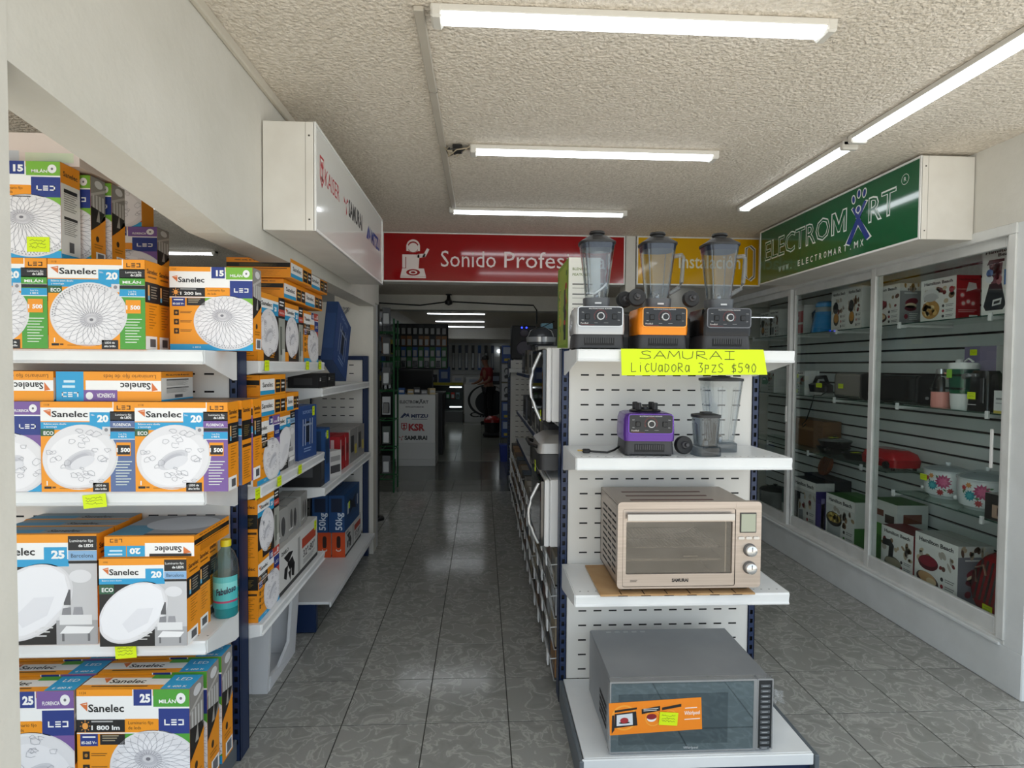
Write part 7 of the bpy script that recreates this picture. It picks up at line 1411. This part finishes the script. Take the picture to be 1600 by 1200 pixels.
# checkout counter with brand lettering
t = thing('counter', 'white checkout counter with brand lettering on its end panel', 'counter', (-0.94, 8.62, 0.0))
b = MB(); b.rbox(-0.285, -0.28, 0.10, 0.285, 0.28, 1.015, 0.004, mat('d6d6d4', 0.45)); b.build('body', t); b = MB(); b.rbox(-0.27, -0.30, 0.0, 0.29, 0.28, 0.10, 0.004, mat('c4c4c2', 0.5)); b.rbox(-0.288, -0.285, 0.10, 0.288, -0.27, 0.33, 0.003, mat('c9c9c7', 0.5)); b.build('plinth', t)
cl_ = Matrix.Translation((-0.285, -0.2805, 0.10)) @ FRONT
p = Print(0.57, 0.915); p.text('ELECTROM', 0.12, 0.865, 0.045, '3a3c40', 1, 0.03, w=0.46); p.text('RT', 0.70, 0.865, 0.045, '3a3c40', 1, 0.03, w=0.13); p.line([(0.60, 0.86), (0.67, 0.93)], 0.012, '3a3c40', 1); p.line([(0.69, 0.86), (0.62, 0.93)], 0.012, '3a3c40', 1); p.text('WWW.ELECTROMART.MX', 0.26, 0.80, 0.018, '3a3c40', 1, 0.03, w=0.46); put(p, cl_); p.build('shop_lettering', t); p = Print(0.57, 0.915)
p.poly([(0.13, 0.64), (0.24, 0.72), (0.30, 0.69), (0.22, 0.66), (0.20, 0.64)], '23305c', 1); p.poly([(0.24, 0.64), (0.33, 0.72), (0.37, 0.64), (0.32, 0.67)], '23305c', 1); p.text('MITZU', 0.40, 0.645, 0.05, '23305c', 1, 0.05, w=0.42); p.rect(0.42, 0.615, 0.80, 0.622, '23305c', 1); put(p, cl_); p.build('navy_brand_lettering', t); p = Print(0.57, 0.915)
shield(p, 0.16, 0.44, 0.30, 0.56, 'b0222c', 'd6d6d4'); p.text('KSR', 0.34, 0.445, 0.10, 'b0222c', 1, 0.05, w=0.40); put(p, cl_); p.build('red_brand_lettering', t); p = Print(0.57, 0.915); blades(p, 0.16, 0.33, 0.045, 'b0222c', 0.62); p.text('SAMURAI', 0.24, 0.30, 0.06, '1d1d20', 1, 0.05, w=0.56)
put(p, cl_); p.build('black_brand_lettering', t)
r = random.Random(31)
for k, (x, h_, c, lab) in enumerate(((-1.14, .09, '2c5a9a', 'small blue box'), (-1.02, .07, 'b9a070', 'small beige box'), (-0.93, .1, '3a3c40', 'small charcoal box'), (-0.835, .06, '8a8c8e', 'small grey box'), (-0.72, .09, 'c9b890', 'small cream box'))):
    carton('counter_box', lab + ' lying on the lettered checkout counter', 'box', (0.085, 0.1, h_), (x, 8.45 + 0.03 * (k % 2), 1.0155), 0.1 * k, c, (('front', flat(c, (0.1, 0.3, 0.9, 0.7, 'c9c9c9'))),))
t = thing('television', 'large dark television screen above the lettered counter', 'television', (-1.12, 9.6, 1.03))
b = MB(); b.rbox(-0.33, -0.02, 0, 0.33, 0.03, 0.33, 0.006, M_BLACK); b.build('bezel', t); b = MB(); b.box(-0.315, -0.0215, 0.015, 0.315, -0.0205, 0.315, mat('050506', 0.4, spec=0.2)); b.build('screen', t)
b = MB(); b.rbox(-0.12, -0.01, -0.0305, 0.12, 0.03, 0.0, 0.003, M_BLACK); b.build('stand', t)
b = MB(); b.rbox(-1.58, 9.35, 0.0, -0.62, 9.9, 0.98, 0.004, mat('2a2b2d', 0.5)); b.rbox(-1.585, 9.33, 0.98, -0.60, 9.92, 0.999, 0.003, mat('3a3b3e', 0.4)); tag(b.build('cabinet'), 'dark cabinet under the television behind the lettered counter', 'cabinet')
# green wire rack at the aisle edge
grn = mat('14502a', 0.45)
t = thing('wire_stand', 'tall green wire stand with hanging packs past the pier', 'rack', (-1.12, 6.75, 0))
b = MB()
for x in (-0.14, 0.14):
    for y in (-0.15, 0.15): b.tube([(x, y, 0), (x, y, 1.95)], 0.011, grn, 6)
b.build('frame_posts', t)
for k in range(6):
    b = MB(); z = 0.15 + k * 0.33
    for y in (-0.15, 0.15): b.tube([(-0.14, y, z), (0.14, y, z)], 0.007, grn, 5)
    for x in (-0.14, 0, 0.14): b.tube([(x, -0.15, z), (x, 0.15, z)], 0.006, grn, 5)
    b.build('tier', t)
pcols = ['c9cccb', '3a3c40', 'd9c93a', '2a62a8', '4a4c50', '2a7a3a', 'b8362e', '7a8c94', 'c9772a', '1d1f22', 'a9acb0']
GP = 'hanging packs on the far merchandise wall'
pk = {}
def hang_pack(x, y, z, w_, h_, c, rotz, lab, name='hanging_pack', group=GP):
    k = (c, round(w_, 2), round(h_, 2))
    if k not in pk:
        b = MB(); b.rbox(-w_ / 2, -0.004, 0, w_ / 2, 0.004, h_, 0.001, mat(c, 0.4)); b2 = MB(); b2.rbox(-w_ * 0.36, -0.03, h_ * 0.08, w_ * 0.36, -0.004, h_ * 0.68, 0.006, mat('2a2b2e' if c in ('c9cccb', 'd9c93a', 'a9acb0', '7a8c94') else 'b9bcbe', 0.2)); pk[k] = (b.mesh(name), b2.mesh('blister'))
    o = link(name, pk[k][0], None, (x, y, z), rotz); tag(o, lab, 'package', group); link('blister', pk[k][1], o); return o
for k in range(12):
    tier = k // 2; hang_pack(-1.18 + 0.12 * (k % 2), 6.585, 0.22 + tier * 0.33, 0.09, 0.20, ('2b2d30', '3a3c40', '1d1f22', '4a4c50', '26382c')[(k * 3) % 5] if k != 5 else 'a9acb0', 0, ('pack in the lowest', 'pack in the second', 'pack in the third', 'pack in the fourth', 'pack in the fifth', 'pack in the topmost')[tier] + ' tier of the green wire stand, ' + ('pier side' if k % 2 == 0 else 'aisle side'), group='packs on the green wire stand')
# merchandise wall on the far side
mw_ = thing('slat_panel_wall', 'pale slatted display wall lined with hanging packs deep in the shop', 'display wall', (0, 0, 0))
for k in range(12): b = MB(); b.rbox(-1.60, 6.9, 0.9 + k * 0.115, -1.588, 13.0, 0.9 + k * 0.115 + 0.105, 0.002, mat('a9adad', 0.5)); b.build('slat', mw_)
rowc = (['2a2b2e', '3a3c40', '8a5a2a', '6a6c70', '26282c'], ['c9772a', 'c9772a', 'd9c93a', '2a62a8', 'a9acb0'], ['3a3c40', 'b8362e', '2a62a8', '2a7a3a', '7a8c94'], ['d9c93a', 'c9cccb', '2a7a3a', 'a9acb0', '4a9a5a'])
nth = ('first', 'second', 'third', 'fourth', 'fifth', 'sixth', 'seventh', 'eighth', 'ninth', 'tenth', 'eleventh', 'twelfth', 'last')
rown = ('top', 'second', 'third', 'bottom')
colr = {'2a2b2e': 'black', '3a3c40': 'charcoal', '8a5a2a': 'brown', '6a6c70': 'grey', '26282c': 'inky', 'c9772a': 'orange', 'd9c93a': 'yellow', '2a62a8': 'blue', 'a9acb0': 'silver', 'b8362e': 'red', '2a7a3a': 'green', '7a8c94': 'slate', 'c9cccb': 'white', '4a9a5a': 'mint'}
for row in range(4):
    for k in range(13):
        if k == 8: continue
        y = 7.3 + k * 0.42; c = rowc[row][(k * 3 + row) % 5]
        hang_pack(-1.56, y, 1.92 - row * 0.30, 0.30, 0.25, c, PI / 2, '%s hanging pack, %s along the %s row of the far display wall' % (colr[c], nth[k], rown[row]))
# peg display facing the entrance above the television
t = thing('peg_display', 'dark peg display board above the television, crowded with hanging packs', 'display board', (-1.10, 10.65, 0))
b = MB(); b.rbox(-0.47, 0.03, 1.38, 0.49, 0.06, 2.18, 0.003, mat('26282a', 0.6)); b.build('board', t)
b = MB(); b.box(-0.46, -0.02, 1.355, 0.48, 0.03, 1.38, mat('3a3c40', 0.5)); b.build('ledge', t)
for row, (z, cs) in enumerate(((1.975, ['1d1f22', '26282c', '33353a']), (1.775, ['8a5a2a', '26282c', 'a8743c']), (1.575, ['2a62a8', 'b8362e', '2a7a3a', '3a3c40']), (1.385, ['d9c93a', 'c9cccb', '7a8c94', '4a9a5a']))):
    for k in range(9):
        c = cs[(k * 2 + row) % len(cs)]
        hang_pack(-1.10 - 0.415 + k * 0.104, 10.655, z, 0.09, 0.185, c, 0, '%s small pack, %s along the %s row above the television' % (({'a8743c': 'tan', '33353a': 'dusky', '1d1f22': 'jet'}.get(c) or colr[c]), nth[k], ('top', 'second', 'third', 'bottom')[row]), group='packs on the peg display')
# counters, screen wall and stock at the very back
t = thing('counter', 'low glass-fronted counter with lit shelves at the back of the shop', 'counter', (-0.82, 15.0, 0.002))
b = MB(); b.rbox(-0.75, -0.3, 0, 0.35, 0.3, 0.28, 0.004, mat('77797a', 0.5)); b.rbox(-0.75, 0.22, 0.28, 0.35, 0.3, 0.92, 0.004, mat('3a3b3c', 0.5)); b.rbox(-0.75, -0.3, 0.92, 0.35, 0.3, 0.97, 0.004, mat('8d8f8f', 0.4)); b.build('body', t)
b = MB(); b.box(-0.75, -0.30, 0.28, 0.35, -0.295, 0.92, M_GLASS); b.build('front_glass', t); b = MB(); b.box(-0.74, -0.28, 0.58, 0.34, 0.2, 0.59, M_SHELFGLASS); b.build('glass_shelf', t)
for z in (0.90, 0.40): b = MB(); b.rbox(0.02, -0.285, z - 0.03, 0.32, -0.265, z, 0.003, mat('f4faff', 0.4, emit=3.0)); b.build('light_strip', t)
b = MB(); b.box(-0.75, -0.31, 0.93, 0.35, -0.301, 1.0, mat('a39a1e', 0.5)); b.build('yellow_edge', t)
for k in range(8): hang_pack(-1.48 + k * 0.125, 14.90, 0.595, 0.09, 0.15, pcols[k % 11], 0, '%s pack inside the back glass counter' % ordn[k % 6] + (' on the shelf' if k < 6 else ' near its lit end'), 'counter_pack', 'packs inside the back glass counter')
t = thing('counter', 'white back counter with a large black ring logo', 'counter', (0.17, 15.05, 0.002))
b = MB(); b.rbox(-0.60, -0.3, 0, 0.75, 0.3, 0.95, 0.005, mat('cfcfcd', 0.45)); b.build('body', t)
p = Print(1.35, 0.95); p.ell(0.42, 0.58, 0.36, 0.42, '1b1b1d', 1, 48); p.ell(0.44, 0.59, 0.335, 0.385, 'cfcfcd', 2, 48); p.ell(0.50, 0.52, 0.30, 0.34, '1b1b1d', 3, 40); p.text('Caja', 0.10, 0.14, 0.13, '1b1b1d', 4, 0.02, w=0.45); put(p, Matrix.Translation((-0.60, -0.3005, 0)) @ FRONT); p.build('logo_print', t)
sw = thing('slat_panel_wall', 'white slatted wall hung with dark straps across the back of the shop', 'display wall', (0, 0, 0))
for k in range(11): b = MB(); b.rbox(-1.55, 17.25, 0.95 + k * 0.105, 2.3, 17.27, 1.045 + k * 0.105, 0.002, mat('c9cccb', 0.5)); b.build('slat', sw)
for k in range(15):
    c = ('1d2a48', '26282c', '2a62a8', '1d1f22', '3a4c6a')[k % 5]; x = -1.40 + k * 0.19
    if 9 < k < 12: continue
    hang_pack(x, 17.22, 1.30, 0.09, 0.72, c, 0, '%s long strap pack on the back slatted wall' % (ordn[k % 6] + (' near' if k < 6 else ' mid' if k < 12 else ' far')), 'strap_pack', 'strap packs on the back wall')
t = thing('wall_lamp', 'bright little lamp on the back slatted wall', 'lamp', (0.52, 17.22, 1.86)); b = MB(); b.lathe([(0.001, -0.05), (0.06, -0.04), (0.07, 0.0), (0.06, 0.04), (0.001, 0.05)], mat('f4faff', 0.4, emit=4.0), 16); b.build('bulb', t, smooth=60); b = MB(); b.rbox(-0.03, 0.0, 0.05, 0.03, 0.03, 0.12, 0.004, mat('8a8c8e', 0.4)); b.build('mount', t)
for k, (x, w_, h_, c, lab) in enumerate(((-1.3, .3, .22, '2a2c30', 'dark machine box'), (-0.95, .28, .42, '2a4c8a', 'blue dotted carton'), (-0.6, .28, .2, 'b9bab8', 'pale carton'), (-0.2, .4, .18, 'c4c6c4', 'white carton'), (0.35, .3, .3, '33353a', 'charcoal carton'), (0.62, .22, .25, '8a7a3a', 'ochre carton'))):
    carton('back_carton', lab + ' on the back counters', 'box', (w_, 0.25, h_), (x, 15.05, 0.9725 if x < -0.45 else 0.9525), 0, c, (('front', flat(c, (0.2, 0.3, 0.8, 0.7, '9aa4b4'))),))
# ceiling camera and cable on the far beam
t = thing('security_camera', 'black dome camera hanging on the far ceiling beam', 'camera', (-0.48, 8.47, 2.40)); b = MB(); b.lathe([(0.001, -0.11), (0.05, -0.09), (0.06, -0.05), (0.03, -0.02), (0.02, 0.055)], M_BLACK, 16); b.build('dome', t, smooth=50); b = MB(); b.cyl((0, 0, 0.04), 0.045, 0.0145, M_BLKM, 14); b.build('mount_plate', t)
b = MB(); b.tube([(-1.55, 8.58, 2.33), (-0.9, 8.58, 2.30), (-0.48, 8.58, 2.36), (0.3, 8.58, 2.33), (0.75, 8.58, 2.32), (0.80, 8.58, 2.25), (0.80, 8.58, 2.05)], 0.010, M_BLACK); tag(b.build('cable'), 'black cable draped along the far ceiling beam', 'cable')
# right-hand far shelving glimpsed past the centre run
side_unit('aisle_shelving', 'dark stocked shelving deep behind the centre run', 8.4, 14.5, 1.0, 0.55, 1.9, (1.6, 1.2, 0.8, 0.4), 0.12, -1)
for k in range(14):
    lv = k % 4; z = (1.6005, 1.2005, 0.8005, 0.4005)[lv]; y = 10.2 + (k // 4) * 1.05; c = pcols[(k * 3) % 11]
    carton('far_carton', '%s carton %s along the shelf %s up in the deep shelving' % (colr.get(c, 'dark blue'), ('first', 'second', 'third', 'fourth')[k // 4], ('fourth', 'third', 'second', 'first')[lv]), 'box', (0.8, 0.3, 0.26), (0.72, y, z), -PI / 2, c, (('front', flat(c, (0.1, 0.3, 0.4, 0.8, '26282c'), (0.6, 0.2, 0.9, 0.6, 'a9acb0'))),), group='cartons in the deep shelving')

# ------------------------------------------------------------------ shop assistant
def person(label, loc, rotz, shirt, trousers):
    t = thing('person', label, 'person', loc, rotz)
    J = {'hip': (0, 0, 0.88, .125, .10), 'waist': (0, -0.01, 1.03, .125, .095), 'chest': (0, -0.03, 1.22, .15, .105), 'neckb': (0, -0.06, 1.37, .07, .065), 'neck': (0, -0.08, 1.44, .05, .05), 'headl': (0, -0.105, 1.50, .062, .068), 'head': (0, -0.11, 1.57, .075, .088), 'crown': (0, -0.105, 1.645, .055, .065)}
    def body(pairs, extra, m, nm, root):
        names = []; 
        for a, c in pairs:
            for q in (a, c):
                if q not in names: names.append(q)
        J2 = dict(J); J2.update(extra); names.sort(key=lambda q: q != root)
        me = bpy.data.meshes.new(nm); me.from_pydata([J2[q][:3] for q in names], [(names.index(a), names.index(c)) for a, c in pairs], [])
        o = bpy.data.objects.new(nm, me); COL.objects.link(o); o.parent = t
        bm = bmesh.new(); bm.from_mesh(me); lay = bm.verts.layers.skin.verify(); bm.verts.ensure_lookup_table()
        for i, q in enumerate(names): bm.verts[i][lay].radius = (J2[q][3], J2[q][4]); bm.verts[i][lay].use_root = (i == 0)
        bm.to_mesh(me); bm.free()
        o.modifiers.new('skin', 'SKIN').use_smooth_shade = True; s_ = o.modifiers.new('sub', 'SUBSURF'); s_.levels = 2; s_.render_levels = 2
        me.materials.append(m); return o
    arms = {}; legs = {}
    for s_, q in ((-1, 'l'), (1, 'r')):
        arms.update({'sh' + q: (s_ * 0.17, -0.05, 1.33, .06, .06), 'el' + q: (s_ * 0.22, -0.10, 1.08, .042, .042), 'wr' + q: (s_ * 0.17, -0.27, 0.99, .03, .028), 'ha' + q: (s_ * 0.155, -0.33, 0.99, .036, .02), 'fi' + q: (s_ * 0.15, -0.39, 0.98, .012, .012), 'fj' + q: (s_ * 0.168, -0.388, 0.985, .010, .010), 'fk' + q: (s_ * 0.133, -0.385, 0.985, .010, .010), 'fm' + q: (s_ * 0.118, -0.375, 0.985, .009, .009), 'th' + q: (s_ * 0.12, -0.335, 1.01, .011, .011)})
        legs.update({'hp' + q: (s_ * 0.09, 0, 0.84, .085, .085), 'kn' + q: (s_ * 0.10, -0.02, 0.47, .06, .06), 'an' + q: (s_ * 0.10, 0.03, 0.09, .042, .042), 'to' + q: (s_ * 0.11, -0.10, 0.035, .038, .032)})
    skin = mat('8a5f48', 0.55)
    body([('hip', 'waist'), ('waist', 'chest'), ('chest', 'neckb'), ('neckb', 'neck'), ('neck', 'headl'), ('headl', 'head'), ('head', 'crown')] + [x for q in 'lr' for x in (('chest', 'sh' + q), ('sh' + q, 'el' + q), ('el' + q, 'wr' + q), ('wr' + q, 'ha' + q), ('ha' + q, 'fi' + q), ('ha' + q, 'fj' + q), ('ha' + q, 'fk' + q), ('ha' + q, 'fm' + q), ('wr' + q, 'th' + q), ('hip', 'hp' + q), ('hp' + q, 'kn' + q), ('kn' + q, 'an' + q), ('an' + q, 'to' + q))], {**arms, **legs}, skin, 'body', 'hip')
    big = lambda d_, k: {q: (v[0], v[1], v[2], v[3] * k, v[4] * k) for q, v in d_.items()}
    ex = big(J, 1.07); ex.update(big(arms, 1.2)); ex['cut' + 'l'] = (-0.215, -0.09, 1.14, .052, .052); ex['cut' + 'r'] = (0.215, -0.09, 1.14, .052, .052)
    body([('hip', 'waist'), ('waist', 'chest'), ('chest', 'neckb')] + [x for q in 'lr' for x in (('chest', 'sh' + q), ('sh' + q, 'cut' + q))], ex, shirt, 'red_shirt', 'hip')
    ex = big(J, 1.03); ex.update(big(legs, 1.18)); body([x for q in 'lr' for x in (('hip', 'hp' + q), ('hp' + q, 'kn' + q), ('kn' + q, 'an' + q))], ex, trousers, 'trousers', 'hip')
    b = MB(); b.lathe([(0.082, -0.01), (0.088, 0.03), (0.075, 0.075), (0.04, 0.10), (0.001, 0.105)], mat('14110f', 0.6), 18, c=(0, -0.098, 1.575)); b.build('hair', t, smooth=60)
    b = MB()
    for s_ in (-1, 1): b.sphere((s_ * 0.028, -0.19, 1.575), 0.009, mat('1a1310', 0.3), 8); b.sphere((s_ * 0.078, -0.105, 1.56), 0.018, skin, 8)
    b.add([(-0.012, -0.192, 1.535), (0.012, -0.192, 1.535), (0, -0.195, 1.575), (0, -0.218, 1.54)], [(0, 3, 2), (3, 1, 2), (0, 1, 3)], skin); b.box(-0.022, -0.192, 1.505, 0.022, -0.183, 1.511, mat('6a3a30', 0.5)); b.build('face', t)
    b = MB()
    for s_ in (-1, 1): b.rbox(s_ * 0.105 - 0.045, -0.155, 0.0, s_ * 0.105 + 0.045, 0.08, 0.075, 0.02, M_BLACK)
    b.build('shoes', t)
person('shop assistant in a dark red shirt and black trousers standing at the far counter', (0.17, 14.2, 0.002), -1.1, mat('7a1418', 0.7), mat('141416', 0.8))
